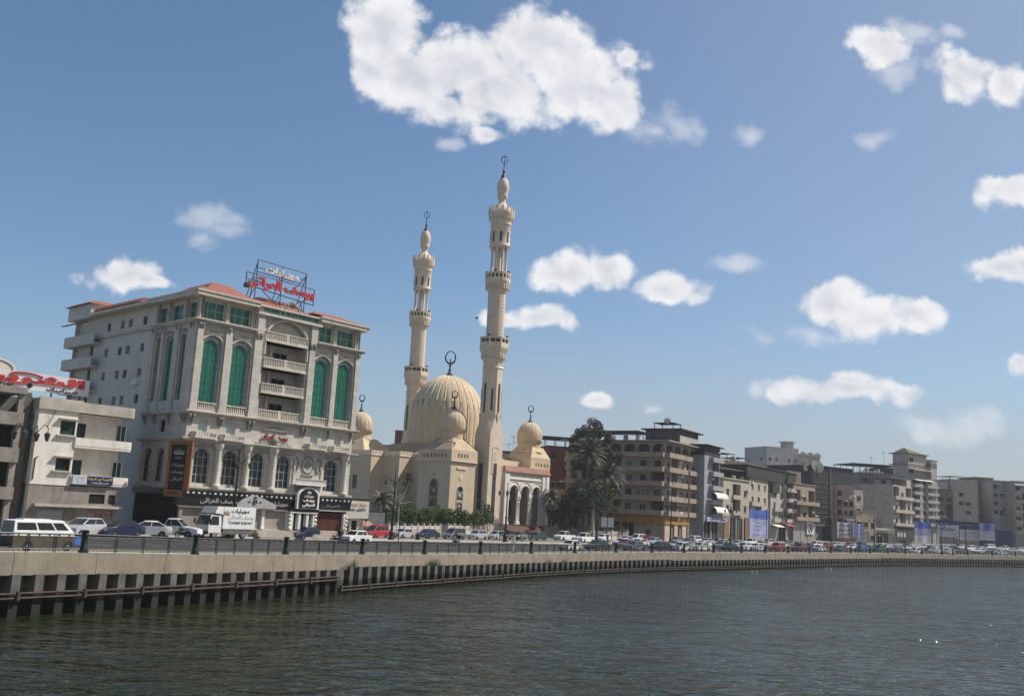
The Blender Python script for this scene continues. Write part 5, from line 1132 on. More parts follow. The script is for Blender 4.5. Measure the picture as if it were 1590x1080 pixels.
r6, f6, w6_, h6, z6s = house('house', 'brownish house with two wide concrete balconies and a white logo sign', 1232, 1266, 750, 300, 48, 15, PINKW, 6.6, ['kk.','owo','owo'], ['..','w.','w.'], par=1.4, cat='house', bal=[(1,0,3.1,'s',1.3),(2,0,3.1,'s',1.3)], top=.3)
ls = thing('logo_sign', 'white square sign with black looping logo on the brownish house', 'sign', f6.w(0,0), f6.a)
b = MB(); b.box(9,-.3,2.3,14.2,-.15,6.2); b.build('board', MC['white_board'], ls); b = MB(); b.torus((10.7,-.34,4.4), 1.0, .12); b.torus((12.5,-.34,4.4), 1.0, .12, 'y', 20, 6, 0, .6); b.torus((11.6,-.34,3.5), .8, .1, 'y', 20, 6, 0, 1.5); b.build('logo', BLK, ls)
b = MB(); b.box(2,3,h6+.2,12,9,h6+4.2); b.build('roof_room', SOOT, r6)
# far pale building with a wavy roof
r7, f7, w7_, h7, _ = house('hotel_block', 'far pale building with a wavy parapet rising above the roofs', 1190, 1240, 692, 520, 22, 20, mat('far_pale_render', (0.336,0.336,0.336), .9, .12, .3, .3), 14, ['.....','.....','w.w..','w.w.b','aa.aa'], ['..','..','w.','w.','w.'], par=.5)
b = MB(); b.box(w7_-6,3,h7,w7_-1,8,h7+3.5); b.box(w7_-7,2,h7+3.5,w7_,9,h7+3.9); b.build('stair_tower', MC['far_pale_render'], r7)
b = MB(); b.box(w7_,0,-1,w7_+15,16,h7-3)
for k in range(3):
    pts = [(w7_+5*k+5*j/8, h7-3+1.6*abs(math.sin(math.pi*j/8))) for j in range(9)]
    b.hexa([(p,-1,h7-5) for p, q in pts] , [(p,-1,q) for p, q in pts]) if False else None
    for (p, q), (r_, s_) in zip(pts, pts[1:]): b.hexa([(p,-1,h7-3.5),(r_,-1,h7-3.5),(r_,0,h7-3.5),(p,0,h7-3.5)], [(p,-1,q),(r_,-1,s_),(r_,0,s_),(p,0,q)])
b.build('wavy_parapet', mat('far_beige_render', (.36,.34,.31), .9, .15, .3, .3), r7)
# black slatted block
r8, f8, w8_, h8, z8s = house('dark_block', 'tall black clad block without windows behind the brownish house', 1262, 1325, 722, 335, 35, 20, BLKW, 5.5, ['k...','....','....','....'], par=.3, top=.4, slabm=BLKW)
b = MB()
for i in range(9): z = 5.8+i*1.75; b.box(-.05,-.12,z,9.5,-.01,z+.16)
b.box(9.6,-.3,-1,10.1,-.02,h8); b.build('cladding_rail', SOOT, r8)
b = MB(); b.box(.3,-.6,4.9,9.3,-.2,5.4); b.build('canopy', CONC, r8)
# pink arcaded house
r9, f9, w9_, h9, z9s = house('house', 'pinkish house with arched windows above the patterned white banner', 1300, 1327, 752, 330, 8, 4, mat('pink_plaster', (0.380,0.290,0.250), .95, .25, .8, .5), 4.8, ['k.k','ow.','oaa','oaa','o..'], par=1.6, cat='house', bal=[(2,0,1,'r',1.0),(3,0,1,'r',1.0),(4,0,1,'s',1.0)], shm=SHB)
b = MB(); b.box(4.6,-.12,z9s[4]+.2,5.2,-.01,z9s[4]+1.4); b.torus((6.2,-.1,z9s[4]+.6), .8, .15); b.box(3.5,-.08,z9s[2]-.9,w9_,-.01,z9s[2]-.1); b.build('stucco_ornament', WHITE, r9)
r9b, f9b, w9b, h9b, _ = house('house', 'slim tan house squeezed behind the pinkish arcaded one', 1327, 1341, 760, 345, 30, 10, TANW, 5, ['.','w','w','w'], ['','','',''], par=.3, cat='house')
r10, f10, w10, h10, _ = house('house', 'low cream and white patched house behind the two lilac boards', 1330, 1360, 793, 333, 25, 10, CRM, 4.6, ['kkw','bwd'], par=.6, cat='house', top=.2)
b = MB(); b.box(2.4,-.08,h10-3.6,5.0,-.01,h10-.6); b.build('ochre_panel', mat('ochre_panel_paint', (.5,.36,.17), .8, .2, 1, .3), r10)
slabroof(r10, 0, 4, 1, 8, h10+.2, 1.4, RUSTY, t=.1)
# wide grey building behind with a roof pergola
r11, f11, w11, h11, _ = house('apartment_block', 'wide bare grey block with a black pergola on its roof', 1334, 1416, 733, 400, 12, 20, mat('bare_grey_block', (0.220,0.205,0.190), .95, .3, .5, .5), 6, ['....','....','....','....','....','w..w'], par=.3, top=.2)
slabroof(r11, -1.5, 19.5, 1, 16, h11+.2, 3.4, BLKW, t=.35)
b = MB(); b.box(12.5,.3,h11+.2,20.8,15,h11+2.9); b.build('roof_room', BLKW, r11)
b = MB()
for k in range(7): b.box(1+k*1.7,.6,h11+.2,2.1+k*1.7,.9,h11+1.0+.5*(k % 3))
b.build('roof_crates', WHITE, r11)
for k, (u, h) in enumerate(((10,7.5),(16,10),(3,4))):
    t = thing('roof_aerial', ['thin aerial over the middle of the black pergola','tall thin aerial near the right end of the black pergola','short aerial at the left end of the black pergola'][k], 'aerial', f11.w(u,6,h11+.2), 0, 'rooftop aerials')
    b = MB(); b.tube([(0,0,0),(0,0,h)], .05, 4); b.build('mast', IRON, t); b = MB()
    for q in range(4): b.tube([(-.7+.1*q,0,h-.3-.3*q),(.7-.1*q,0,h-.3-.3*q)], .03, 4)
    b.build('crossbars', IRON, t)
r12, f12, w12, h12, z12s = house('house', 'grey three storey house with white balconies above a black shop', 1388, 1417, 752, 350, 48, 24, TANW, 6.4, ['kgk','woa','wow','owo'], ['....','....','..bb','..bb'], par=.2, cat='house', bal=[(i,0,3,'s',1.1) for i in (1,2,3)], balm=CRM, shm=SHB)
b = MB(); b.box(.2,-.5,1.0,w12-.1,-.02,6.1); b.build('black_shop_front', BLKW, r12)
b = MB()
for u in (2.5,5.5,8.8): b.box(u,-.55,2.4,u+1.7,-.501,4.0)
b.build('poster', mat('pale_poster', (.5,.5,.48), .7, .2), r12)
slabroof(r12, .5, w12-.5, 1, 12, h12, 2.6, CONC, t=.12); b = MB(); b.box(w12-4.5,.2,h12,w12-.2,6,h12+2.5); b.build('roof_room', CRM, r12)
r12b, f12b, w12b, h12b, _ = house('shop', 'low white shop with dark doors and thin white canopy beside the black shop', 1352, 1390, 818, 338, 20, 8, CRM, 4.6, ['gggk'], par=.9, cat='shop')
b = MB(); b.box(-.5,-1.6,h12b-.9,w12b*.72,-.02,h12b-.6); b.build('canopy', WHITE, r12b)
# tall tower house with a pyramid roof
r13, f13, w13, h13, z13s = house('tower_house', 'tallest grey tower house with stacked cluttered balconies and pyramid roofed top', 1418, 1456, 741, 372, 38, 16, GREYR, 7, ['kkk']+['owo']*6, ['..']+['.w']*6, par=.4, bal=[(i,0,1,'s',1.2) for i in range(1,7)]+[(i,1.6,3,'s',1.2) for i in range(1,7)], top=.5)
b = MB(); b.box(w13-4.2,-.3,-1,w13+.2,8,h13+7.6); b.build('side_tower', mat('pale_grey_tower', (0.368,0.359,0.340), .9, .15, .5, .4), r13)
b = MB(); b.box(w13-4.3,-.33,h13+4.6,w13+.3,8.1,h13+6.6); b.box(w13-4.4,-.4,h13+7.6,w13+1.2,9,h13+7.9); b.build('tower_band', SOOT, r13)
b = MB(); b.box(.2,1.5,h13+.2,w13-4.3,8,h13+9.4); b.box(1,1.42,h13+2,4,1.49,h13+3.6,1); b.box(1,1.42,h13+6.4,4,1.49,h13+7.8,1); b.build('roof_apartment', [MC['tan_grey_render'], DARKIN], r13)
b = MB(); b.box(-1.0,.9,h13+5.0,w13-4.35,9,h13+5.3); b.box(-.9,.5,h13+9.4,w13-3.8,9.2,h13+9.7); b.hexa([(.3,1.2,h13+9.7),(w13-4.6,1.2,h13+9.7),(w13-4.6,8.2,h13+9.7),(.3,8.2,h13+9.7)], [(2.5,4.2,h13+11.8),(3.2,4.2,h13+11.8),(3.2,5,h13+11.8),(2.5,5,h13+11.8)]); b.build('pyramid_roof', SOOT, r13)
b = MB(); b.hexa([(.5,-1.6,h13-1),(w13-4.3,-1.6,h13-1),(w13-4.3,0,h13-.4),(.5,0,h13-.4)], [(.5,-1.6,h13-.9),(w13-4.3,-1.6,h13-.9),(w13-4.3,0,h13-.3),(.5,0,h13-.3)]); b.hexa([(-.5,-1.8,h13+3),(w13-4.3,-1.8,h13+3),(w13-4.3,2,h13+3.6),(-.5,2,h13+3.6)], [(-.5,-1.8,h13+3.1),(w13-4.3,-1.8,h13+3.1),(w13-4.3,2,h13+3.7),(-.5,2,h13+3.7)]); b.build('sheet_canopy', WHITE, r13)
# far cluster at the right end
r14, f14, w14, h14, _ = house('house', 'low brown cluttered house beside the tallest tower', 1456, 1482, 758, 398, 8, 12, SOOT, 5, ['kk','wo','wo','bw'], par=.3, cat='house', bal=[(1,0,2,'s'),(2,0,1,'s')], balm=PINKW)
b = MB(); b.box(1.5,2,h14,6.5,8,h14+2.8); b.build('roof_room', TANW, r14)
r15, f15, w15, h15, _ = house('apartment_block', 'tan grey block with blank side wall above the long white banner', 1479, 1521, 743, 402, 6, 16, TANW, 8, ['....','....','..b.','.wb.','.w..','....'], ['','','','','',''], par=.8, balm=GREYR)
slabroof(r15, .2, 7, 1, 12, h15, 1.2, WHITE, t=.15)
r16, f16, w16, h16, _ = house('apartment_block', 'dark shadowed block between the tan block and the balcony block', 1517, 1546, 741, 412, 6, 12, SOOT, 6, ['...','..w','w.w','..w','..w','...'], par=.4, top=.3, slabm=BLKW)
r17, f17, w17, h17, _ = house('apartment_block', 'grey green block with long balconies above the dark blue hoarding', 1544, 1583, 746, 404, 2, 12, GREYR, 9, ['....','....','wowo','w.bb','wbbb','w.ww'], par=.5, bal=[(3,1.5,4,'s'),(4,1.5,4,'s'),(5,1.5,4,'s')], top=.2)
r18, f18, w18, h18, _ = house('apartment_block', 'last grey block at the right edge with white balcony fronts', 1578, 1625, 747, 396, -4, 12, GREYR, 6, ['kkkk','wowo','wowo','wowo','wowo','w.w.'], par=.4, bal=[(i,0,3,'s') for i in (1,2,3,4)], balm=CRM, top=.4)
b = MB(); b.hexa([(0,-1.6,h17-1.8),(6,-1.6,h17-1.8),(6,0,h17-1.3),(0,0,h17-1.3)], [(0,-1.6,h17-1.7),(6,-1.6,h17-1.7),(6,0,h17-1.2),(0,0,h17-1.2)]); b.build('sheet_canopy', WHITE, r18)
# houses behind the trees and the mosque
r19, f19, w19, h19, _ = house('house', 'dark maroon brick house with flat black roofs behind the palms', 846, 905, 692, 262, 15, 12, MAROON, 7, ['....','b.b.','w.b.','..w.','w.w.'], par=.4, top=.4, slabm=BLKW, cat='house')
slabroof(r19, -1.0, 8, 1, 9, h19+.2, 2.2, BLKW, t=.5); b = MB(); b.box(-.02,-.1,9.2,w19,-.01,11.6); b.build('ochre_band', MC['ochre_panel_paint'], r19)
b = MB(); b.box(-.02,-1.0,8.6,7.5,-.01,9.1); b.box(-.02,-1.0,13.4,7.5,-.01,13.7); b.build('balcony', PINKW, r19)
r20, f20, w20, h20, _ = house('house', 'small beige tower with two openings behind the palms', 888, 902, 696, 250, 20, 5, TANW, 9, ['..','w.','w.'], par=.5, cat='house')
r21, f21, w21, h21, _ = house('house', 'dark flat roofed house with aerials between the minaret and right dome', 775, 815, 700, 300, 10, 12, SOOT, 9, ['...','...','...','...'], par=.4, cat='house', top=.3, slabm=BLKW)
r22, f22, w22, h22, _ = house('house', 'dark maroon house peeking out left of the main dome', 604, 640, 668, 330, -6, 12, MAROON, 9, ['...','...','...','...'], ['.']*4, par=.3, cat='house', top=.3, slabm=SOOT)
r23, f23, w23, h23, _ = house('house', 'low grey roof seen between left dome and the maroon house', 575, 625, 690, 300, -4, 12, GREYR, 9, ['...','...','...'], par=.3, cat='house', top=.3, slabm=TANW)
for k, (px, py, hh) in enumerate(((797,690,5.5),(803,690,3.5),(808,692,2.5),(790,690,3))):
    p = at(px, py, 303); t = thing('roof_aerial', ['tall aerial with crossbar beside the tall minaret','second aerial from the tall minaret','low aerial nearest the right dome','small aerial nearest the tall minaret'][k], 'aerial', (p.x,p.y,h21+f21.o.z), 0, 'rooftop aerials'); b = MB(); b.tube([(0,0,0),(0,0,hh)], .05, 4); b.build('mast', IRON, t); b = MB(); b.tube([(-1.2,0,hh-.3),(1.2,0,hh-.3)], .035, 4); b.tube([(-.8,0,hh-.8),(.8,0,hh-.8)], .035, 4); b.build('crossbars', IRON, t)
dish(884, 712, 248, 1.3, 'round beige dish beside the tall palm', R(215), R(62)); dish(1247, 717, 297, 1.8, 'large white dish tilted on the brownish house roof', R(128), R(60)); dish(1268, 725, 297, 2.1, 'largest white dish right of the other roof dish', R(128), R(62)); dish(1250, 728, 299, .8, 'small dish below the two large white dishes', R(128), R(60)); dish(1036, 654, 238, .9, 'dark dish under the topmost roof pergola', R(160), R(60))
# ------------------------------------------------------------------ banners and boards
BLUEB = mat('blue_banner', (.055,.12,.42), .6, .2, .4); PALEB = mat('lilac_banner', (.33,.36,.56), .6, .2, .5); WHB = mat('white_banner', (.50,.49,.56), .7, .12, .8)
def banner(label, x0, x1, y0, y1, Y, ang, mats_, lines, poles=True, emblem=False, cat='banner'):
    fr = Frame(x0, yh(x0)+F*(HC-zg(Y))/Y, Y, ang); W_ = fr.uz(x1, y1)[0]; zt = fr.uz(x0, y0)[1]; zb = fr.uz(x0, y1)[1]
    t = thing('banner', label, cat, fr.o, fr.a, 'street banners')
    n = len(mats_)
    for i, m in enumerate(mats_):
        a = zt-(zt-zb)*i/n; c = zt-(zt-zb)*(i+1)/n; b = MB(); k = 8
        for j in range(k):
            u0, u1 = W_*j/k, W_*(j+1)/k; w0, w1 = .12*math.sin(j*1.3), .12*math.sin((j+1)*1.3); sg0, sg1 = [(.25*math.sin(math.pi*q/k) if i == 0 else 0) for q in (j, j+1)]
            b.hexa([(u0,w0,c),(u1,w1,c),(u1,w1+.03,c),(u0,w0+.03,c)], [(u0,w0,a-sg0),(u1,w1,a-sg1),(u1,w1+.03,a-sg1),(u0,w0+.03,a-sg0)])
        b.build('cloth', m, t)
    for (s, u, z, w, h, m) in lines: lettering(t, s, u*W_, -.18, zt-(zt-zb)*z, w*W_, h*(zt-zb), m, .012, .03)
    if poles:
        b = MB()
        for u in (-.15, W_+.15): b.tube([(u,.1,-.5),(u,.1,zt+.4)], .07, 5)
        b.build('pole', IRON, t)
    if emblem: b = MB(); b.lathe(0,0,[(W_*.24,0),(W_*.24,.05)],20); o = b.build('emblem', BLUEB, t); o.rotation_euler = (R(90),0,0); o.location = (W_*.5,-.14,zt-(zt-zb)*.25)
    return t
NAVY = MC['dark_blue_sign']
TXT = [('مرشحكم لعضوية مجلس النواب',.55,.22,.6,.05,NAVY),('نهنئ أهالى دمياط',.55,.34,.75,.06,NAVY),('معا من أجل مستقبل أفضل',.6,.46,.6,.05,BLK),('كل عام وأنتم بخير',.5,.58,.5,.05,BLK),('دمياط',.5,.7,.3,.05,NAVY),('مع أطيب التمنيات',.5,.9,.8,.06,NAVY)]
banner('tall blue banner with rows of dark writing between white house and grey house', 1164, 1192, 789, 834, 262, 50, [BLUEB, PALEB, PALEB], TXT)
banner('second blue banner with pale lower half in front of the tallest tower', 1421, 1446, 808, 842, 350, 25, [BLUEB, PALEB, WHB], TXT[:4])
banner('sagging white banner with large black calligraphy right of the tallest tower', 1456, 1489, 813, 832, 370, 10, [WHB], [('تهنئة من القلب',.45,.35,.7,.4,BLK),('كل عام وأنتم بخير',.7,.75,.4,.14,BLK)])
banner('long white banner with small dark writing beside a red stand', 1491, 1522, 821, 838, 372, 8, [WHB], [('نهنئ أهالى دمياط الكرام',.5,.3,.6,.14,NAVY),('بمناسبة العام الجديد',.5,.6,.7,.14,NAVY)])
banner('pale blue banner with a dark round blue emblem at top', 1522, 1545, 811, 838, 371, 6, [PALEB, WHB], [('دمياط',.5,.6,.6,.08,NAVY),('مع أطيب التمنيات',.5,.8,.8,.08,NAVY)], emblem=True)
banner('white banner covered in black calligraphy left of the lilac boards', 1300, 1322, 809, 834, 326, 25, [WHB], [('مبروك',.5,.2,.8,.2,BLK),('الف مبروك',.5,.5,.85,.22,BLK),('النجاح',.5,.8,.8,.2,BLK)])
banner('upper and lower plain lilac boards on a post in front of cream house', 1324.5, 1341, 811, 834, 325, 22, [PALEB, PALEB], [('دمياط',.5,.22,.6,.07,NAVY),('مع أطيب التمنيات',.5,.72,.8,.07,NAVY)], cat='board')
DB = mat('dark_blue_hoarding_sheet', (.02,.035,.12), .6, .3, .5, .3)
banner('long dark blue hoarding sheet behind the white banners', 1455, 1545, 806, 819, 380, 7, [DB], [], cat='hoarding')
banner('dark blue hoarding under the grey green block', 1546, 1572, 822, 848, 375, 4, [DB], [], cat='hoarding')
# ------------------------------------------------------------------ trees, palms, hedges
def leafmat(name, col, tr=.25):
    m = mat(name, col, .6, .35, .5, spec=.2); return m
LD = leafmat('dark_leaves', (.032,.045,.026)); LM = leafmat('mid_leaves', (.05,.085,.03)); LL = leafmat('light_leaves', (.085,.12,.035)); LG = leafmat('grey_leaves', (.044,.048,.036)); LP = leafmat('palm_leaves', (.085,.10,.07)); LP2 = leafmat('palm_leaves_pale', (.14,.15,.11)); LH = leafmat('hedge_leaves', (.10,.15,.035)); LH2 = leafmat('hedge_leaves_deep', (.055,.09,.025)); LY = leafmat('yellow_green_leaves', (.12,.13,.03))
BARK = mat('bark', (.13,.105,.08), .95, .35, 3, bump=.5); PBARK = mat('palm_bark', (.12,.095,.07), .95, .35, 4, bump=.6); LIME = mat('whitewashed_trunk', (.5,.47,.42), .9, .2, 2)
rt = random.Random(3)
def leafcloud(mb, clumps, n, sz, mats=2, flat=.8):
    for (c, r) in clumps:
        mi = rt.randrange(mats)
        for _ in range(int(n*r*r)):
            d = Vector((rt.gauss(0,1), rt.gauss(0,1), rt.gauss(0,1))).normalized() * r * (rt.random()**.35)
            d.z *= flat; p = Vector(c) + d
            nrm = (d.normalized()*.7 + Vector((rt.gauss(0,1), rt.gauss(0,1), rt.gauss(0,1)+.5))).normalized()
            a = nrm.orthogonal().normalized(); b_ = nrm.cross(a); t = rt.random()*6.28; a, b_ = a*math.cos(t)+b_*math.sin(t), b_*math.cos(t)-a*math.sin(t)
            s = sz*rt.uniform(.6,1.3); q = mi if rt.random() < .8 else rt.randrange(mats)
            mb.poly([p-a*s, p+b_*s*.55, p+a*s, p-b_*s*.55], q)
def limb(mb, a, b_, r0, r1, m=0):
    a, b_ = Vector(a), Vector(b_); k = (a+b_)/2 + Vector((rt.gauss(0,.06), rt.gauss(0,.06), 0))*(b_-a).length
    mb.tube([a, k, b_], [r0, (r0+r1)/2, r1], 7, m)
def tree(name, label, px, Y, h, crown, clumps, n, sz, lm, trunk_r=.3, nlimb=6, flat=.85, cat='tree', group=None, bark=None, z0=0):
    p = at(px, yh(px)+20, Y); t = thing(name, label, cat, (p.x, p.y, zg(Y)+z0), rt.uniform(0,6.28) if not clumps else 0, group)
    b = MB(); (rx, rz, zc) = crown; cl = clumps
    if not cl:
        cl = []
        for _ in range(max(6, int(10*rx))):
            d = Vector((rt.gauss(0,1), rt.gauss(0,1), rt.gauss(0,1))).normalized()*rt.uniform(.35,1.0); cl.append(((d.x*rx, d.y*rx, zc+d.z*rz), rx*rt.uniform(.24,.42)))
    b.tube([(0,0,-.3),(.05,0,h*.3),(0,.05,zc-rz*.2)], [trunk_r*1.35, trunk_r, trunk_r*.55], 9)
    for c, r in cl[:nlimb*2:2]: limb(b, (0,0,zc-rz*rt.uniform(.4,.9)), c, trunk_r*.45, .04)
    b.build('trunk', bark or BARK, t, True)
    b = MB(); leafcloud(b, cl, n, sz, len(lm), flat); b.build('crown', lm, t); return t
def palm(label, px, Y, h, fr, nf, lean=(0,0), tr=.28, group=None, droop=1.0):
    p = at(px, yh(px)+20, Y); t = thing('palm_tree', label, 'palm tree', (p.x, p.y, zg(Y)), 0, group)
    b = MB(); k = 14; pts = [(lean[0]*(i/k)**2, lean[1]*(i/k)**2, -.3+(h+.3)*i/k) for i in range(k+1)]
    b.tube(pts, [tr*(1.35-.45*i/k)*(1.0+.10*(i % 2)) for i in range(k+1)], 9); b.build('trunk', PBARK if tr > .24 else LIME, t, True)
    b = MB(); top = Vector(pts[-1])
    for i in range(nf):
        az = 2.4*i + rt.uniform(-.2,.2); el = R(80)*(1-(i/nf)**.8*1.35) ; L = fr*rt.uniform(.85,1.1)
        hd = Vector((math.cos(az), math.sin(az), 0)); prev = None; m = 16; spine = []
        for j in range(m+1):
            s = j/m; e = el - droop*1.35*s*s; q = (hd*math.cos(e)+Vector((0,0,math.sin(e))))*(L/m); spine.append((spine[-1] if spine else top) + (q if spine else q*0))
        side = hd.cross(Vector((0,0,1)))
        b.tube(spine, [.05*(1-.8*j/m) for j in range(m+1)], 4, 0, False)
        for j in range(2, m+1):
            s = j/m; w = fr*.22*math.sin(math.pi*min(1, s*.85+.12))*rt.uniform(.85,1.1); d = (spine[j]-spine[j-1]).normalized(); q = spine[j]
            for sg in (-1, 1):
                for hh in (0, .5):
                    q2 = spine[j-1].lerp(spine[j], 1-hh); tip = q2 + side*sg*w + d*w*.65 - Vector((0,0,w*.45))
                    b.poly([q2-d*.07, q2+d*.07, tip], 0 if rt.random() < .6 else 1)
    b.build('fronds', [LP, LP2], t)
# park right of the mosque
cl = []
for (x, z, r) in ((3.6,22.6,2.2),(-3.6,23.2,2.0),(0,25.5,2.6),(-1.2,23,3.0),(1.6,23.2,3.0),(.2,20.5,3.2),(3.2,20,2.2),(-2.6,20,2.2),(-4.6,19.6,1.8),(-5.2,21.3,1.2),(2.4,17.5,2.8),(4.6,17.3,2.0),(5.0,14.5,2.2),(-2.4,16.8,2.4),(0,14.5,2.6),(-4,15,1.8)):
    for k in range(4): cl.append(((x*.88+rt.gauss(0,.9), rt.gauss(0,1.6), z+rt.gauss(0,.7)), r*rt.uniform(.38,.6)))
tree('evergreen_tree', 'tallest dark grey green tree behind the two big palms', 916, 216, 27, (5,6,20), cl, 210, .17, [LD, LG], .5, 14)
palm('taller big date palm beside the dark evergreen', 906, 211, 18.6, 4.9, 40, (.6,0), .33, 'big palms in the park', .66)
palm('lower big date palm with long fronds toward the brown block', 935, 210, 13.8, 4.6, 40, (.8,0), .33, 'big palms in the park', .72)
palm('small palm at the right side of the mosque porch', 852, 226, 8.6, 3.6, 26, (.2,0), .26, None, 1.0)
for (px, Y, rx, rz, zc, lm, lab) in ((882,214,3.4,4.0,7.0,[LD,LG],'dark broad tree between the mosque porch and the palms'),(897,208,3.4,4.0,8.2,[LD,LM],'dark leafy tree under the taller palm'),(921,203,3.6,4.4,8.6,[LG,LM],'olive green loose tree with pale trunk under the palms'),(942,206,2.7,3.6,8.0,[LM,LY],'yellowish green small tree left of the brown block'),(866,219,3.0,3.4,5.2,[LD,LD],'low dark tree right behind the small palm')):
    tree('leafy_tree', lab, px, Y, zc, (rx,rz,zc), None, 60, .24, lm, .22, 6, .85, 'tree', 'trees in the park', LIME if 'pale' in lab else None)
for (px, Y, r, lab) in ((907,201,1.5,'round clipped bush behind the white fence under the palms'),(964,212,1.45,'round clipped bush at the right end of the white fence'),(877,207,1.5,'grey round bush behind the stone fence'),(939,208,1.2,'small bush by the twin white sign')):
    tree('round_bush', lab, px, Y, 1.6, (r,r,2.0), [((rt.uniform(-.3,.3),rt.uniform(-.3,.3),2.1), r)]+[((r*.6*math.cos(k),r*.6*math.sin(k),2.0+.3*(k%2)), r*.5) for k in range(6)], 260, .10, [LM,LL], .1, 2, .85, 'bush', 'clipped bushes')
# mosque garden
def hedge_tree(px, Y, w, z0, z1, lab, lm):
    cl = []
    for k in range(int(w*7)): cl.append(((rt.uniform(-w/2,w/2), rt.uniform(-1.2,1.2), rt.uniform(z0+.3,z1-.5)), rt.uniform(.6,.9)))
    tree('hedge_tree', lab, px, Y, z0, (w/2,1,(z0+z1)/2), cl, 150, .17, [LH, LH2], .14, 4, .75, 'hedge tree', 'clipped trees along the mosque fence')
hedge_tree(628, 176, 4.6, 1.7, 4.8, 'clipped hedge tree nearest the lamp post by the mosque garden', [LM,LL]); hedge_tree(653, 182, 5.2, 1.8, 5.1, 'clipped hedge tree left of the pointed dark tree', [LL,LM])
hedge_tree(683, 189, 5.2, 1.6, 4.9, 'clipped hedge tree right below the small domed tower', [LM,LL]); hedge_tree(703, 192, 5.0, 1.6, 4.8, 'clipped hedge tree in front of the tower windows', [LL,LM]); hedge_tree(724, 196, 4.6, 1.3, 4.6, 'clipped hedge tree left of the dark bushy tree', [LM,LL])
for (px, Y, r, zc, lab) in ((744,200,1.5,2.7,'round bush right of the hedge trees at the mosque'),(757,203,1.7,3.0,'round bush at the foot of the tall minaret'),(600,170,1.5,2.8,'round bush left of the lamp post'),(581,165,1.0,2.2,'small round bush behind the notice board'),(664,178,1.1,1.6,'low grey bush under the hedge trees')):
    tree('round_bush', lab, px, Y, zc, (r,r,zc), [((0,0,zc), r*.9)]+[((r*.6*math.cos(k),r*.6*math.sin(k),zc+.3*(k%2)), r*.55) for k in range(6)], 200, .11, [LM,LL] if 'grey' not in lab else [LG,LM], .1, 2, .85, 'bush', 'bushes in the mosque garden')
tree('topiary_bush', 'ball shaped topiary in front of the white clinic sign', 555, 150, 2.2, (1.1,1.1,2.9), [((0,0,2.9), 1.0)]+[((.6*math.cos(k),.6*math.sin(k),2.9+.3*(k%2)), .6) for k in range(6)], 300, .09, [LM,LL], .08, 2, .95, 'bush')
tree('pointed_tree', 'pointed dark green tree before the left face of the domed tower', 672, 193, 4, (1.8,2.6,4.6), [((rt.uniform(-1,1)*(1.9-.3*k), rt.uniform(-1,1), 2.6+.8*k), 1.0-.1*k) for k in range(6) for _ in range(3)], 90, .16, [LD,LM], .15)
tree('bushy_tree', 'dark bushy tree at the foot of the tall minaret', 749, 206, 4, (2.2,2.6,4.6), None, 120, .18, [LD,LM], .2)
tree('young_tree', 'thin young tree with sparse leaves behind the garden lamp post', 618, 168, 6, (2.0,3.2,7.6), [((rt.uniform(-2,2), rt.uniform(-1,1), 7.2+rt.uniform(-3,3)), .6) for _ in range(12)], 60, .18, [LM,LD], .12, 8, .85, 'tree', None, LIME)
palm('young palm with white trunk between clinic sign and lamp post', 590, 170, 5.6, 2.8, 22, (.1,0), .2, None, 1.1)
tree('leafy_tree', 'dark shaded tree behind the young palm', 598, 180, 4, (2.2,2.4,4.8), None, 60, .2, [LD,LD], .2)
# weeds on the quay wall
for (px, lab) in ((546,'green tuft growing at the step of the quay wall'),(668,'green weed at the foot of the quay wall left of the silver hatchbacks'),(677,'dry brown weed next to the green weed on the quay wall'),(851,'brown weeds below the mosque portal on the quay wall'),(875,'brown weeds on the quay wall under the white pickup')):
    q, a, s = lane(px, -.1); t = thing('weed_tuft', lab, 'weed', (q.x, q.y, zg(q.y)-1.15), a, 'weeds on the quay wall'); b = MB()
    for k in range(60): x = rt.gauss(0,.45); h = rt.uniform(.15,.85)*(1.3 if 'green' in lab else 1); b.poly([(x-.03,-.05,0),(x+.03,-.05,0),(x+rt.gauss(0,.2),-.12-rt.random()*.15,h)])
    b.build('leaves', LM if 'green' in lab else mat('dry_weed', (.14,.11,.06), .9, .4), t)
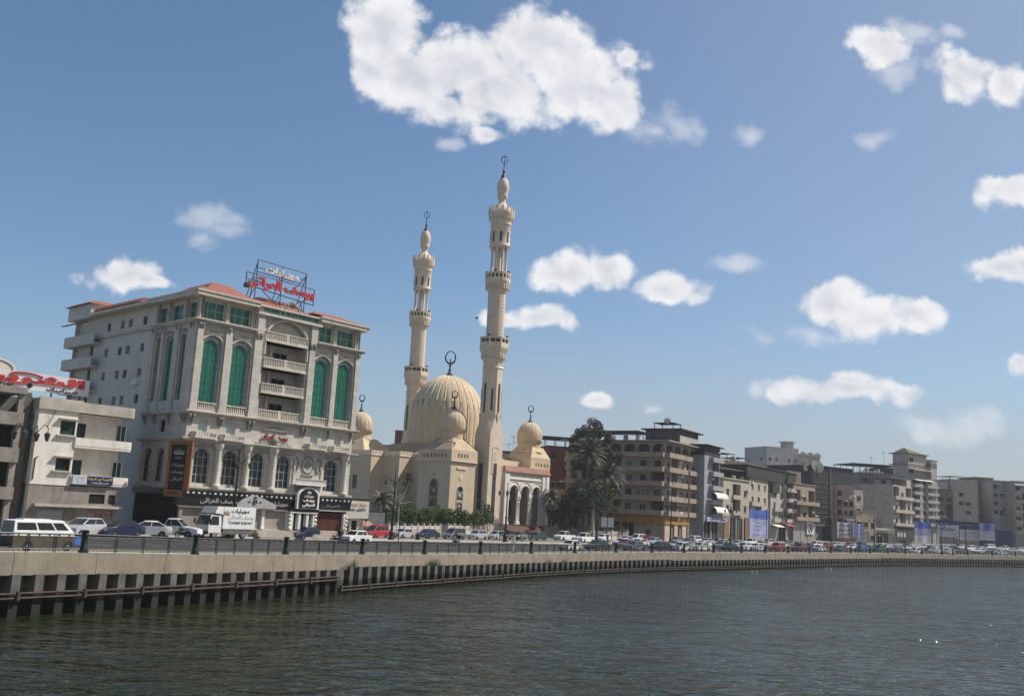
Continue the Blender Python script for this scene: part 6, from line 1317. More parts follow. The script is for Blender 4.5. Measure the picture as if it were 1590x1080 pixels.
# ------------------------------------------------------------------ garden fence of the mosque
FW_ = mat('white_fence_paint', (.56,.53,.48), .85, .15, 1.5, .35); STW = mat('buff_stone_fence', (.36,.30,.24), .9, .2, 1, .3)
def fence(label, pts, m, lab_gap=(), h=1.45, step=3.6):
    t = thing('garden_fence', label, 'fence', (pts[0][0], pts[0][1], 0), 0, 'garden fences'); o = Vector((pts[0][0], pts[0][1], 0))
    posts = []
    for (ax, ay), (bx, by) in zip(pts, pts[1:]):
        a, b_ = Vector((ax,ay,0))-o, Vector((bx,by,0))-o; L = (b_-a).length; n = max(1, round(L/step)); d = (b_-a)/L; ang = math.atan2(d.y, d.x)
        for k in range(n):
            p0, p1 = a+d*(L*k/n), a+d*(L*(k+1)/n); z = zg((p0+o).y); w = L/n; mbx = MB(); mid = (p0+p1)/2
            def pl(u, dd, zz, p0=p0, d=d): return (p0.x+d.x*u-d.y*dd, p0.y+d.y*u+d.x*dd, zz)
            wallh(mbx, .15, w-.15, z-.5, z+h, [(.5,w/2-.15,z+h-.95,z+h-.3,0,.2),(w/2+.15,w-.5,z+h-.95,z+h-.3,0,.2)], pl, 0, .2)
            bar(mbx, pl, .15, w-.15, z+h, z+h+.12, -.06, .26); bar(mbx, pl, .15, w-.15, z-.5, z+h, .201, .25, 1) if False else None
            for u0, u1 in ((.5,w/2-.15),(w/2+.15,w-.5)):
                q = max(3, int((u1-u0)/.22)); 
                for j in range(q):
                    u = u0+(u1-u0)*(j+.5)/q; hw = (u1-u0)/q
                    for sg in (1,-1): mbx.hexa([pl(u-sg*hw-.04,.08,z+h-.95),pl(u-sg*hw+.04,.08,z+h-.95),pl(u-sg*hw+.04,.14,z+h-.95),pl(u-sg*hw-.04,.14,z+h-.95)], [pl(min(max(u+sg*hw,u0),u1)-.04,.08,z+h-.3),pl(min(max(u+sg*hw,u0),u1)+.04,.08,z+h-.3),pl(min(max(u+sg*hw,u0),u1)+.04,.14,z+h-.3),pl(min(max(u+sg*hw,u0),u1)-.04,.14,z+h-.3)])
            mbx.build('lattice_panel', m, t)
            posts.append((p0, ang, z))
        posts.append((b_, ang, zg((b_+o).y)))
    for p, ang, z in posts:
        mbx = MB(); mbx.obox((p.x,p.y,z-.5), .34, .34, h+.65, ang); mbx.obox((p.x,p.y,z+h+.15), .42, .42, .12, ang); mbx.sphere((p.x,p.y,z+h+.4), .16, 10); mbx.build('post', m, t)
def gp(px, Y): p = at(px, yh(px)+20, Y); return (p.x, p.y)
fence('white lattice garden fence left of the mosque gate', [gp(604,152), gp(640,162), gp(684,178)], FW_)
fence('white lattice garden fence between mosque gate and portal steps', [gp(696,183), gp(740,199), gp(781,213)], FW_)
fence('buff stone lattice fence right of the mosque steps', [gp(846,214), gp(904,202)], STW, h=1.9)
fence('white lattice fence in front of the palms', [gp(906,202), gp(938,206), gp(974,214)], FW_, h=1.7)
# clinic kiosk and its white sign
kf = Frame(524, 830, 140, 36)
kk = thing('gate_kiosk', 'small white gate house with dark doorway and tiled roof beside the store', 'kiosk', kf.o, kf.a)
b = MB(); wallh(b, 0, 3.6, -.5, 2.6, [(.5,1.4,0,2.3),(2.1,3.0,0,2.3)], FR, 0, .3); b.box(0,.35,-.5,3.6,3,2.6); b.box(3.6,-.1,-.5,5.6,2.5,1.6); b.build('wall', FW_, kk)
b = MB(); b.box(.5,.25,0,1.4,.34,2.3); b.box(2.1,.25,0,3.0,.34,2.3); b.build('door', DARKIN, kk)
b = MB(); b.hexa([(3.7,-.3,1.6),(5.9,-.3,1.6),(5.9,2.6,1.6),(3.7,2.6,1.6)], [(4.3,.6,2.3),(5.3,.6,2.3),(5.3,1.8,2.3),(4.3,1.8,2.3)]); b.build('roof', MC['faded_red_tiles'], kk)
b = MB(); b.box(4.2,-.13,.4,5.2,-.101,1.2); b.build('window', DARKIN, kk)
cs2 = thing('clinic_sign', 'white sign board with orange and dark arabic writing above the gate house', 'sign', kf.o, kf.a)
b = MB(); b.box(-.1,-.35,2.65,4.6,-.15,5.15); b.build('board', mat('cream_white_board', (.66,.63,.56), .6, .1, 1, .25), cs2)
lettering(cs2, 'مركز كريستال', 2.3, -.38, 4.65, 3.8, .55, mat('orange_letters', (.5,.28,.08), .5, .2), .0); lettering(cs2, 'دكتور وسيم', 2.4, -.38, 3.9, 3.4, .6, BLK, .015)
b = MB(); b.sphere((.7,-.37,3.15), .14, 8); b.build('mark', BLK, cs2); b = MB(); b.box(-.2,-.2,-.3,-.05,-.05,3.5); b.box(4.3,-.14,2,4.45,-.02,5.0); b.build('post', IRON, cs2)
nb = thing('notice_board', 'grey framed notice board behind the red van', 'notice board', Frame(570, 826, 150, 15).o, R(15)); b = MB(); b.box(0,-.05,.8,2.6,.05,3.6); b.build('panel', mat('grey_notice', (.4,.42,.42), .5, .2, 1), nb); b = MB(); b.box(-.1,-.1,0,0,.1,3.7); b.box(2.6,-.1,0,2.7,.1,3.7); b.box(-.1,-.1,3.6,2.7,.1,3.72); b.build('frame', IRON, nb)
# ------------------------------------------------------------------ vehicles
TYRE = mat('tyre_rubber', (.015,.015,.016), .85, .3, 6); RIM = mat('wheel_rim', (.35,.35,.36), .35, .2, 8, metal=.6); LAMPW = mat('headlight_glass', (.55,.56,.58), .12, .2, 5, spec=.6); LAMPR = mat('tail_light', (.28,.012,.01), .2, .2, 5); CGL = mat('car_glass', (.015,.018,.02), .06, .3, 2, spec=.6)
PLASTIC = mat('black_plastic', (.02,.02,.021), .6, .3, 4)
def paint(name, c, dirt=.25): return mat('paint_'+name, c, .28, .12, 1.2, dirt*.3, spec=.5, coat=.5)
PT = {'white': paint('white', (.70,.70,.69)), 'silver': paint('silver', (.38,.39,.40)), 'grey': paint('grey', (.14,.145,.15)), 'black': paint('black', (.016,.017,.019)), 'navy': paint('navy', (.010,.016,.05)), 'red': paint('red', (.36,.015,.022)), 'dark red': paint('dark_red', (.17,.02,.022)), 'dark green': paint('dark_green', (.025,.05,.045)), 'green': paint('green', (.03,.15,.09)), 'blue': paint('blue', (.05,.09,.28)), 'beige': paint('beige', (.45,.40,.30)), 'pink': paint('dusty_pink', (.35,.24,.22))}
KIND = {  # length, width, wheel radius, wheel x, belt outline (x,z) rear to front, greenhouse base x0 x1 z, roof x0 x1 z, pillars
 'sedan': (4.4,1.72,.31,(-1.32,1.32),[(-2.2,.42),(-2.19,.8),(-2.1,.95),(-1.5,1.0),(.95,.96),(1.75,.83),(2.12,.66),(2.2,.42)],(-1.75,1.15,.98),(-1.0,.25,1.45),(-.35,.0)),
 'old_sedan': (4.1,1.62,.30,(-1.2,1.25),[(-2.05,.45),(-2.05,.92),(-1.35,.95),(.9,.93),(1.9,.86),(2.02,.78),(2.05,.45)],(-1.4,1.0,.94),(-1.05,.3,1.42),(-.35,.0)),
 'hatchback': (3.75,1.66,.29,(-1.15,1.2),[(-1.86,.42),(-1.87,.85),(-1.8,1.0),(.85,.98),(1.5,.85),(1.8,.66),(1.87,.42)],(-1.8,1.1,.99),(-1.4,.25,1.5),(-.45,-.05)),
 'minivan': (4.4,1.75,.31,(-1.35,1.4),[(-2.18,.45),(-2.2,.9),(-2.15,1.02),(1.2,1.0),(1.8,.9),(2.12,.7),(2.2,.45)],(-2.14,1.55,1.01),(-1.9,.45,1.78),(-.9,.1)),
 'estate': (4.5,1.74,.33,(-1.35,1.38),[(-2.2,.5),(-2.22,.95),(-2.15,1.05),(1.0,1.05),(1.9,.95),(2.2,.8),(2.25,.5)],(-2.12,1.15,1.05),(-1.85,.3,1.72),(-.9,-.1)),
 'pickup': (5.1,1.78,.36,(-1.55,1.6),[(-2.52,.58),(-2.52,1.05),(-.62,1.05),(1.05,1.06),(2.1,.98),(2.45,.85),(2.52,.55)],(-.68,1.2,1.05),(-.42,.45,1.76),(.0,.05)),
 'minibus': (4.75,1.72,.33,(-1.35,1.5),[(-2.36,.42),(-2.38,.9),(-2.36,1.12),(1.75,1.1),(2.25,.85),(2.38,.7),(2.38,.42)],(-2.35,2.0,1.11),(-2.28,1.15,1.98),(-.6,.75)),
}
VC = {}
def car_geo(kind):
    if kind in VC: return VC[kind]
    L, Wd, wr, wx, belt, (gx0, gx1, gz), (rx0, rx1, rz), pil = KIND[kind]; hw = Wd/2
    def prof(ins):
        pts = [(x*(1-ins*.05), z) for x, z in belt]; lo = .24; out = list(pts)
        xf, xr = belt[-1][0]*(1-ins*.05), belt[0][0]*(1-ins*.05); out += [(xf, lo+.06), (xf-.08, lo)]
        for w in (wx[1], wx[0]):
            rr = wr+.06; a0 = math.asin(min(1, max(-1, (lo-wr)/rr)))
            for k in range(9): a = a0+(math.pi-2*a0)*k/8; out.append((w+rr*math.cos(a), wr+rr*math.sin(a)))
        out += [(xr+.08, lo), (xr, lo+.06)]; return out
    b = MB(); P = prof(0); n = len(P); ring_ = []
    for y, ins, dz in ((-hw+.03,.6,-.02),(-hw,.0,0),(hw,.0,0),(hw-.03,.6,-.02)): pass
    bm = bmesh.new(); fr_, bk_ = [bm.verts.new((x,-hw,z)) for x, z in P], [bm.verts.new((x,hw,z)) for x, z in P]
    f1 = bm.faces.new(fr_); f2 = bm.faces.new(bk_[::-1]); nb_ = len(belt)
    for i in range(n): j = (i+1) % n; bm.faces.new((fr_[j], fr_[i], bk_[i], bk_[j]))
    bm.edges.ensure_lookup_table()
    es = [e for e in bm.edges if abs(e.verts[0].co.y-e.verts[1].co.y) < 1e-6 and min(v.co.z for v in e.verts) > .4]
    bmesh.ops.bevel(bm, geom=es, offset=.07, segments=2, affect='EDGES', profile=.6)
    bmesh.ops.triangulate(bm, faces=[f for f in bm.faces if len(f.verts) > 4])
    if kind == 'pickup': pass
    # cabin: eight corners joined by pillars, roof
    ty = hw-.20; by = hw-.045
    def lerp(a, c, t): return tuple(p+(q-p)*t for p, q in zip(a, c))
    base = {(s, e): (gx0 if e == 0 else gx1, s*by, gz-.02) for s in (-1,1) for e in (0,1)}; roof = {(s, e): (rx0 if e == 0 else rx1, s*ty, rz-.06) for s in (-1,1) for e in (0,1)}
    v = {}
    for key, c in base.items(): v['b', key] = bm.verts.new(c)
    for key, c in roof.items(): v['r', key] = bm.verts.new(c)
    rt2 = {key: bm.verts.new((c[0]+(.12 if key[1] == 0 else -.12), c[1]*.86, rz)) for key, c in roof.items()}
    q = lambda *k: bm.faces.new([v[x] for x in k])
    for s in (-1,1): q(('b',(s,0)),('b',(s,1)),('r',(s,1)),('r',(s,0)))
    for e in (0,1): q(('b',(-1,e)),('b',(1,e)),('r',(1,e)),('r',(-1,e)))
    ks = [(-1,0),(-1,1),(1,1),(1,0)]
    for i in range(4): a, c = ks[i], ks[(i+1)%4]; bm.faces.new((v['r',a], v['r',c], rt2[c], rt2[a]))
    bm.faces.new([rt2[k] for k in ks])
    me = bpy.data.meshes.new(kind+'_body'); bm.to_mesh(me); bm.free()
    me.polygons.foreach_set('use_smooth', [True]*len(me.polygons)); me.set_sharp_from_angle(angle=R(35))
    # glass
    def gl(pts, off): return [Vector(p)+off for p in pts]
    wins = []
    for s in (-1, 1):
        B0, B1, R0_, R1 = base[s,0], base[s,1], roof[s,0], roof[s,1]
        cuts = [0.04] + [ (p-gx0)/(gx1-gx0) for p in pil[:1]] + [.955]
        if kind in ('minibus','minivan','estate'): cuts = [.03] + [(p-gx0)/(gx1-gx0) for p in pil] + [.95]
        lo_ = .3 if kind == 'minibus' else .08; hi_ = .86 if kind == 'minibus' else .92
        for a, c in zip(cuts, cuts[1:]):
            a2, c2 = a+.016, c-.016; g = MB()
            pts = [lerp(lerp(B0,B1,a2), lerp(R0_,R1,a2), lo_), lerp(lerp(B0,B1,c2), lerp(R0_,R1,c2), lo_), lerp(lerp(B0,B1,c2), lerp(R0_,R1,c2), hi_), lerp(lerp(B0,B1,a2), lerp(R0_,R1,a2), hi_)]
            g.hexa(gl(pts, Vector((0,s*.012,.004))), gl(pts, Vector((0,-s*.02,0)))); wins.append(('window', g))
    for e, nm in ((1,'windscreen'),(0,'rear_window')):
        B0, B1, R0_, R1 = base[-1,e], base[1,e], roof[-1,e], roof[1,e]; g = MB(); sx = 1 if e else -1
        pts = [lerp(lerp(B0,B1,.06), lerp(R0_,R1,.06), .08), lerp(lerp(B0,B1,.94), lerp(R0_,R1,.94), .08), lerp(lerp(B0,B1,.94), lerp(R0_,R1,.94), .94), lerp(lerp(B0,B1,.06), lerp(R0_,R1,.06), .94)]
        g.hexa(gl(pts, Vector((sx*.012,0,.01))), gl(pts, Vector((-sx*.02,0,0)))); wins.append((nm, g))
    VC[kind] = (me, wins, L, hw, wr, wx, belt); return VC[kind]
PARTM = {}
def pm_(key, mk, name, m, parent, smooth=False):
    if key in PARTM: o = bpy.data.objects.new(name, PARTM[key]); C.objects.link(o); o.parent = parent; return o
    o = mk().build(name, m, parent, smooth); PARTM[key] = o.data; return o
def vehicle(kind, col, pos, yaw, label, near, cat=None, group=None):
    me, wins, L, hw, wr, wx, belt = car_geo(kind)
    t = thing(kind, label, cat or {'sedan':'car','old_sedan':'car','hatchback':'car','minivan':'minivan','estate':'off-road car','pickup':'pickup truck','minibus':'minibus'}[kind], pos, yaw, group)
    k = ('body', kind, col)
    if k not in PARTM: m2 = me.copy(); m2.materials.clear(); m2.materials.append(PT[col]); PARTM[k] = m2
    o = bpy.data.objects.new('body', PARTM[k]); C.objects.link(o); o.parent = t
    if near:
        for i, (nm, g) in enumerate(wins): pm_(('win',kind,i), lambda g=g: g, nm, CGL, o)
    else:
        def allw():
            g = MB()
            for nm, w in wins:
                n = len(g.v); g.v += w.v; g.f += [tuple(a+n for a in f) for f in w.f]; g.m += w.m
            return g
        pm_(('wins',kind), allw, 'windows', CGL, o)
    def wheel():
        g = MB(); prof = [(wr*.6,-.09),(wr*.92,-.1),(wr,-.06),(wr,.06),(wr*.92,.1),(wr*.6,.09)]; g.lathe(0,0,prof,16); return g
    def rim():
        g = MB(); g.lathe(0,0,[(wr*.62,.085),(wr*.6,.095),(wr*.45,.07),(wr*.12,.1)],12); return g
    for x in wx:
        for s in (-1, 1):
            w = pm_(('wheel',kind), wheel, 'wheel', TYRE, t, True); w.location = (x, s*(hw-.1), wr); w.rotation_euler = (R(-90*s),0,0)
            if near: pm_(('rim',kind), rim, 'rim', RIM, w, True)
    if near:
        fx, fz = belt[-3][0], belt[-3][1]
        for s in (-1, 1):
            h = pm_(('hl',kind), lambda: (lambda g: (g.hexa([(-.2,-.2,-.09),(.03,-.16,-.09),(.03,.16,-.09),(-.14,.2,-.09)],[(-.22,-.2,.07),(-.03,-.16,.05),(-.03,.16,.05),(-.2,.2,.07)]), g)[1])(MB()), 'headlight', LAMPW, t); h.location = (belt[-2][0]+.02, s*(hw-.28), belt[-2][1]-.02)
            h = pm_(('tl',kind), lambda: (lambda g: (g.box(-.04,-.16,-.09,.04,.16,.11), g)[1])(MB()), 'tail_light', LAMPR, t); h.location = (belt[1][0]+.02, s*(hw-.2), belt[1][1]-.03)
        pm_(('bump',kind), lambda: (lambda g: (g.box(L/2-.1,-hw+.06,.3,L/2+.02,hw-.06,.48), g.box(-L/2-.02,-hw+.06,.3,-L/2+.1,hw-.06,.48), g)[2])(MB()), 'bumper', PLASTIC if kind in ('old_sedan','pickup','minibus') else PT[col], t)
        pm_(('plate',), lambda: (lambda g: (g.box(-.01,-.25,-.06,.01,.25,.06), g)[1])(MB()), 'number_plate', WHITE, t).location = (L/2+.03,0,.45)
    if kind == 'pickup':
        pm_(('bed',), lambda: (lambda g: (g.box(-2.42,-.8,1.0,-.75,.8,1.06), g)[1])(MB()), 'bed', PLASTIC, t)
    return t
GP = 'cars parked and driving along the quay road'
def put(kind, col, px, py, nose, label, near=False, dyaw=0, off=None):
    if off is None: p = gpt(px, py); o, a = qoff(p); p.z += rise(o, p.y)
    else: p, a, _ = lane(px, off)
    z = p.z + (0 if off is None or off > 26 or off < 0 else -.02); yaw = a + (math.pi if nose == 'L' else 0) + R(dyaw)
    return vehicle(kind, col, (p.x, p.y, z), yaw, label, near, group=GP if kind != 'minibus' else None)
# the near left
mbs = put('minibus', 'white', 60, 854, 'R', 'white minibus with mud brown lower half and blue patch behind the railing', True, 0)
mbs.scale = (.91, .91, .91); hw = .86
bb = [c for c in kids(mbs) if c.name.startswith('body')][0]
MUD = mat('mud_brown_paint', (.075,.062,.05), .7, .35, 2, .3)
bm = bmesh.new(); bm.from_mesh(bb.data); bmesh.ops.bisect_plane(bm, geom=bm.verts[:]+bm.edges[:]+bm.faces[:], plane_co=(0,0,.98), plane_no=(0,0,1))
nm_ = bb.data.copy(); bm.to_mesh(nm_); bm.free(); nm_.materials.append(MUD)
for q in nm_.polygons:
    if q.center.z < .98: q.material_index = 1
bb.data = nm_
g = MB()
for s in (-1, 1): g.box(1.95,s*(hw+.008)-.008,.42,2.36,s*(hw+.008)+.008,.9); g.box(1.95,s*(hw+.006)-.006,.9,2.2,s*(hw+.006)+.006,.98)
g.build('blue_patch', mat('bright_blue_paint', (.04,.16,.5), .4, .2, 2), bb)
g = MB(); g.box(-1.6,-.45,1.98,.3,.45,2.04); g.build('roof_hatch', PT['white'], bb)
put('hatchback', 'silver', 128, 829, 'L', 'silver hatchback parked right behind the minibus', True, 12, 19.5)
put('sedan', 'navy', 184, 832.5, 'L', 'dark blue sedan between silver hatchback and white sedan at the shop', True, 4, 19.2)
put('sedan', 'white', 226, 831, 'L', 'white sedan seen from its rear in front of the dark store corner', True, -42, 20.5)
put('pickup', 'white', 268, 831, 'L', 'white pickup facing the road left of the furniture truck', True, 118, 20.5)
put('sedan', 'navy', 473, 835.5, 'L', 'dark blue sedan with black roof before the store entrance', True, 2, 20.2)
put('old_sedan', 'white', 551, 846, 'L', 'old white boxy sedan driving on the road below the gate house', True, 0, 14.5)
put('minivan', 'red', 583, 835.5, 'L', 'bright red van parked beside the lamp post', True, 3)
put('old_sedan', 'silver', 626, 835.5, 'L', 'old pale boxy sedan right of the lamp post by the red van', True, 2)
put('sedan', 'navy', 664, 836, 'L', 'navy sedan parked before the white lattice fence', True, 3)
put('minivan', 'grey', 705, 836.5, 'L', 'dark grey family car at the mosque gate', True, 3)
put('hatchback', 'silver', 741, 836.5, 'L', 'left one of two silver hatchbacks under the tall minaret', True, 4)
put('hatchback', 'silver', 771, 837, 'L', 'right one of two silver hatchbacks, half hidden by the lamp post', True, 4)
put('hatchback', 'grey', 803, 837.5, 'L', 'grey hatchback in front of the brown portal steps', True, 4)
put('hatchback', 'dark green', 834, 838.5, 'L', 'blackish green hatchback at the right end of the portal steps', True, 4)
put('pickup', 'white', 876, 838.5, 'L', 'big white double cab pickup before the buff stone fence', True, 2)
put('pickup', 'white', 907, 841.5, 'L', 'white pickup with dark grille right of the double cab one', True, 8)
put('hatchback', 'white', 936, 840, 'L', 'white small car behind the lamp post by the white fence', True, 4)
put('old_sedan', 'white', 886, 857, 'L', 'white old sedan close behind the railing under the double cab pickup', True, 0, off=5.2)
put('sedan', 'dark green', 928, 856, 'L', 'very dark long sedan behind the railing left of the twin sign', True, 0, off=6.0)
put('old_sedan', 'white', 966, 845, 'L', 'white old sedan right of the twin white sign, nearest row', True, 4, off=17)
put('sedan', 'white', 992, 846, 'L', 'white sedan before the red car under the yellow shop', True, 3, off=15)
put('minivan', 'white', 990, 838, 'L', 'white family car at the right end of the white fence', True, 3, off=32)
put('old_sedan', 'silver', 972, 838, 'L', 'pale old sedan parked by the end of the white fence', True, 3, off=28)
put('hatchback', 'red', 1003, 838, 'L', 'small red car partly hidden by a pole near the yellow shop', False, 3, off=31)
put('sedan', 'dark red', 972, 849, 'L', 'brownish red sedan in the middle lane below the twin sign', False, 0, off=11)
for (k, c, px, off, lab) in (
 ('sedan','grey',985,5.5,'grey sedan behind the railing below the yellow shop'),('sedan','silver',1015,23.5,'silver sedan left of the lamp post of the brown block'),('hatchback','grey',1051,30,'grey hatchback right of the lamp post of the brown block'),('sedan','grey',1069,25,'dark grey sedan in front of the pink shop pillars'),('minivan','white',1077,32,'white van with rounded roof below the bank sign'),('sedan','silver',1097,27,'silver sedan before the bank doors'),('sedan','white',1091,14,'white sedan in the middle lane below the bank sign'),('sedan','black',1026,5.5,'black sedan behind the railing under the brown block'),('sedan','silver',1050,10.5,'silver sedan with blue plate in the second lane'),('old_sedan','white',1058,5.5,'white taxi like sedan behind the railing below the yellow sign'),('sedan','white',1088,6,'white sedan close to the railing below the bank'),('sedan','black',1133,6,'black sedan close to the railing below the white shop house'),('old_sedan','white',1122,24,'white old sedan facing left before the brown shop'),
 ('pickup','white',1166,27,'white pickup below the tall blue banner'),('hatchback','white',1155,8,'white hatchback behind the railing left of the blue banner'),('sedan','white',1175,7,'white sedan behind the railing under the blue banner'),('estate','beige',1192,28,'cloth covered pale car right of the blue banner'),('sedan','white',1212,15,'white sedan in the middle lane before the grey house'),('estate','red',1207,5.5,'red car behind the railing under the grey house'),('estate','dark red',1241,5.5,'dark red car behind the railing under the brownish house'),('sedan','grey',1222,29,'grey sedan under the red awning'),('hatchback','pink',1239,24,'dusty pink hatchback before the brownish house'),('estate','white',1266,23,'white off road car before the black clad block'),('old_sedan','white',1272,6,'white old sedan behind the railing under the black block'),('hatchback','dark red',1284,20,'wine red hatchback at the foot of the black block'),
 ('sedan','grey',1305,5.5,'grey sedan behind the railing below the patterned banner'),('sedan','silver',1297,25,'silver sedan left of the patterned white banner'),('hatchback','red',1319,25,'red hatchback under the patterned white banner'),('minivan','navy',1336,22,'dark blue van under the lilac boards'),('hatchback','blue',1337,5.5,'blue hatchback behind the railing under the lilac boards'),('minivan','green',1366,5.5,'green van behind the railing before the low white shop'),('estate','white',1368,19,'white estate car with dark windows before the low white shop'),('sedan','silver',1392,20,'silver sedan below the black shop'),('sedan','grey',1394,5.5,'grey sedan behind the railing below the black shop'),('sedan','white',1416,19,'white sedan before the second blue banner'),('hatchback','white',1421,5.5,'white hatchback behind the railing below the second blue banner'),('sedan','dark green',1408,30,'dark sedan parked right at the black shop'),
 ('hatchback','white',1437,27,'white hatchback right of the second blue banner'),('sedan','white',1452,7,'white sedan behind the railing left of the sagging banner'),('hatchback','silver',1463,30,'silver hatchback below the sagging banner'),('sedan','white',1472,5.5,'white sedan behind the railing below the sagging banner'),('sedan','black',1480,26,'black sedan below the sagging banner'),('sedan','grey',1490,8,'grey sedan behind the railing below the long banner'),('estate','white',1506,26,'large white off road car below the long white banner'),('hatchback','white',1493,36,'white hatchback by the red stand'),('sedan','white',1520,12,'white sedan in the road below the long banner'),('minibus','white',1536,38,'white minibus below the round blue emblem banner'),('sedan','white',1553,5.5,'white sedan behind the railing below the blue hoarding'),('pickup','white',1561,34,'white pickup before the dark blue hoarding'),('sedan','silver',1573,24,'silver sedan near the right edge of the hoarding'),('sedan','grey',1540,16,'grey sedan in the road below the emblem banner'),('hatchback','white',1584,30,'white hatchback at the last grey block'),
 ('sedan','grey',1120,12,'grey sedan in the second lane below the white shop house'),('sedan','silver',1145,20,'silver sedan between the shop house and the pickup'),('hatchback','silver',1183,20,'silver hatchback right of the blue banner'),('sedan','black',1255,14,'black sedan in the middle lane under the brownish house'),('sedan','white',1325,14,'white sedan in the middle lane under the pinkish house'),('sedan','grey',1350,14,'grey sedan in the middle lane under the cream patched house'),('sedan','black',1445,19,'black sedan in the row below the tallest tower'),('hatchback','grey',1515,34,'grey hatchback under the long banner beside the white off road car')):
    put(k, c, px, 0, 'L', lab, False, rt.uniform(-3,3), off)
# furniture truck
p, a_, _ = lane(346, 20.6); tk = thing('box_truck', 'white furniture delivery truck with arabic writing before the shutters', 'truck', p, a_+math.pi+R(-4))
k_ = 1.0
b = MB(); b.box(-3.1,-1.05,.95,1.15,1.05,3.1); b.hexa([(1.15,-1.02,2.35),(2.2,-1.02,2.45),(2.2,1.02,2.45),(1.15,1.02,2.35)], [(1.15,-1.02,3.1),(1.9,-1.0,3.1),(1.9,1.0,3.1),(1.15,1.02,3.1)]); b.build('cargo_box', PT['white'], tk)
b = MB(); b.hexa([(1.25,-.98,.55),(2.85,-.98,.55),(2.85,.98,.55),(1.25,.98,.55)], [(1.25,-.98,1.25),(2.85,-.98,1.25),(2.85,.98,1.25),(1.25,.98,1.25)]); b.hexa([(1.25,-.98,1.25),(2.85,-.98,1.25),(2.85,.98,1.25),(1.25,.98,1.25)], [(1.3,-.9,2.3),(2.5,-.88,2.3),(2.5,.88,2.3),(1.3,.9,2.3)]); cb = b.build('cab', PT['white'], tk)
b = MB(); b.hexa([(2.84,-.85,1.32),(2.87,-.85,1.32),(2.87,.85,1.32),(2.84,.85,1.32)], [(2.53,-.8,2.2),(2.56,-.8,2.2),(2.56,.8,2.2),(2.53,.8,2.2)]); b.build('windscreen', CGL, cb)
for s in (-1,1):
    b = MB(); b.hexa([(1.55,s*.985,1.3),(2.75,s*.985,1.3),(2.75,s*.96,1.3),(1.55,s*.96,1.3)], [(1.6,s*.915,2.15),(2.45,s*.905,2.15),(2.45,s*.88,2.15),(1.6,s*.89,2.15)]); b.build('window', CGL, cb)
    b = MB(); b.box(2.86,s*.7-.16,.75,2.9,s*.7+.16,.95); b.build('headlight', LAMPW, tk)
    b = MB(); b.box(2.75,s*1.1-.08,1.4,2.85,s*1.1+.08,1.9); b.build('mirror', PLASTIC, tk)
b = MB(); b.box(-3.0,-.5,.6,1.6,.5,.95); b.box(-2.9,-1.0,.45,-1.2,-.85,.9); b.box(-.3,-1.0,.42,1.0,-.7,.85); b.box(-2.9,.85,.45,1.0,1.0,.9); b.build('chassis', mat('grey_chassis', (.13,.13,.13), .7, .3, 2, .3), tk)
b = MB(); b.box(2.8,-.98,.42,2.92,.98,.7); b.build('bumper', PLASTIC, tk)
for x in (-1.7, 2.05):
    for s in (-1, 1): b = MB(); b.lathe(0,0,[(.2,-.12),(.36,-.13),(.4,-.08),(.4,.08),(.36,.13),(.2,.12)],16); w = b.build('wheel', TYRE, tk, True); w.location = (x,s*.85,.4); w.rotation_euler = (R(90),0,0); b = MB(); b.lathe(0,0,[(.24,-.14),(.24,.14)],12); b.build('rim', RIM, w)
# writing on the river side of the box: its local +y side, read from outside
ts = bpy.data.objects.new('side_panel', None)
bpy.data.objects.remove(ts)
def truck_text(s, x, z, w, h, m, bold=.02):
    o = lettering(tk, s, 0, 0, 0, w, h, m, bold, .012)
    for v in o.data.vertices: c = v.co.copy(); v.co = (-c.x+x, 1.053-c.y, c.z+z)
    return o
truck_text('موبيليات', -1.0, 2.68, 2.4, .5, BLK, .035); truck_text('يوسف العراقى', -1.15, 2.08, 3.4, .56, mat('silver_outline_letters', (.30,.30,.29), .5, .1), .0); truck_text('YOUSSEF ELERAKY', -1.15, 1.55, 3.3, .25, BLK)
o = crown(tk, 0, 0, 0, .7, .5, mat('gold_emblem', (.35,.25,.08), .5, .2))
for v in o.data.vertices: c = v.co.copy(); v.co = (-c.x+.75, 1.053-c.y-.0, c.z+2.3)
# ------------------------------------------------------------------ lamp posts and signs
def lamp_proto():
    t = thing('street_lamp', '', 'street lamp', (0,0,0), 0, 'ornate street lamps along the quay road')
    b = MB(); b.lathe(0,0,[(.42,-.1),(.42,.25),(.34,.35),(.32,.9),(.36,1.0),(.24,1.15),(.17,1.5),(.13,3.6),(.17,3.7),(.17,3.85),(.11,4.0),(.075,7.6),(.13,7.7),(.13,7.85),(.06,8.0),(.05,8.7),(.09,8.8),(.02,9.2)], 12); b.build('pole', GREENIRON, t, True)
    for k in range(4):
        a = k*math.pi/2+.6; ca, sa = math.cos(a), math.sin(a); b = MB()
        b.tube([(.05*ca,.05*sa,7.5),(.5*ca,.5*sa,7.75),(.85*ca,.85*sa,8.2),(1.1*ca,1.1*sa,8.25),(1.2*ca,1.2*sa,8.0),(1.2*ca,1.2*sa,7.75)], .035, 5); b.tube([(.1*ca,.1*sa,7.0),(.45*ca,.45*sa,7.1),(.6*ca,.6*sa,7.6)], .025, 4); b.tube([(.85*ca,.85*sa,8.2),(1.1*ca,1.25*sa,8.7),(1.1*ca,1.1*sa,8.95)], .02, 4)
        ar_ = b.build('arm', GREENIRON, t); b = MB(); b.lathe(1.2*ca,1.2*sa,[(.03,7.75),(.2,7.62),(.22,7.55),(.12,7.1),(.03,7.02)],8); b.build('lantern', mat('dark_lantern_glass', (.06,.07,.065), .3, .3, 4), ar_)
    return t
lp = lamp_proto(); first = True
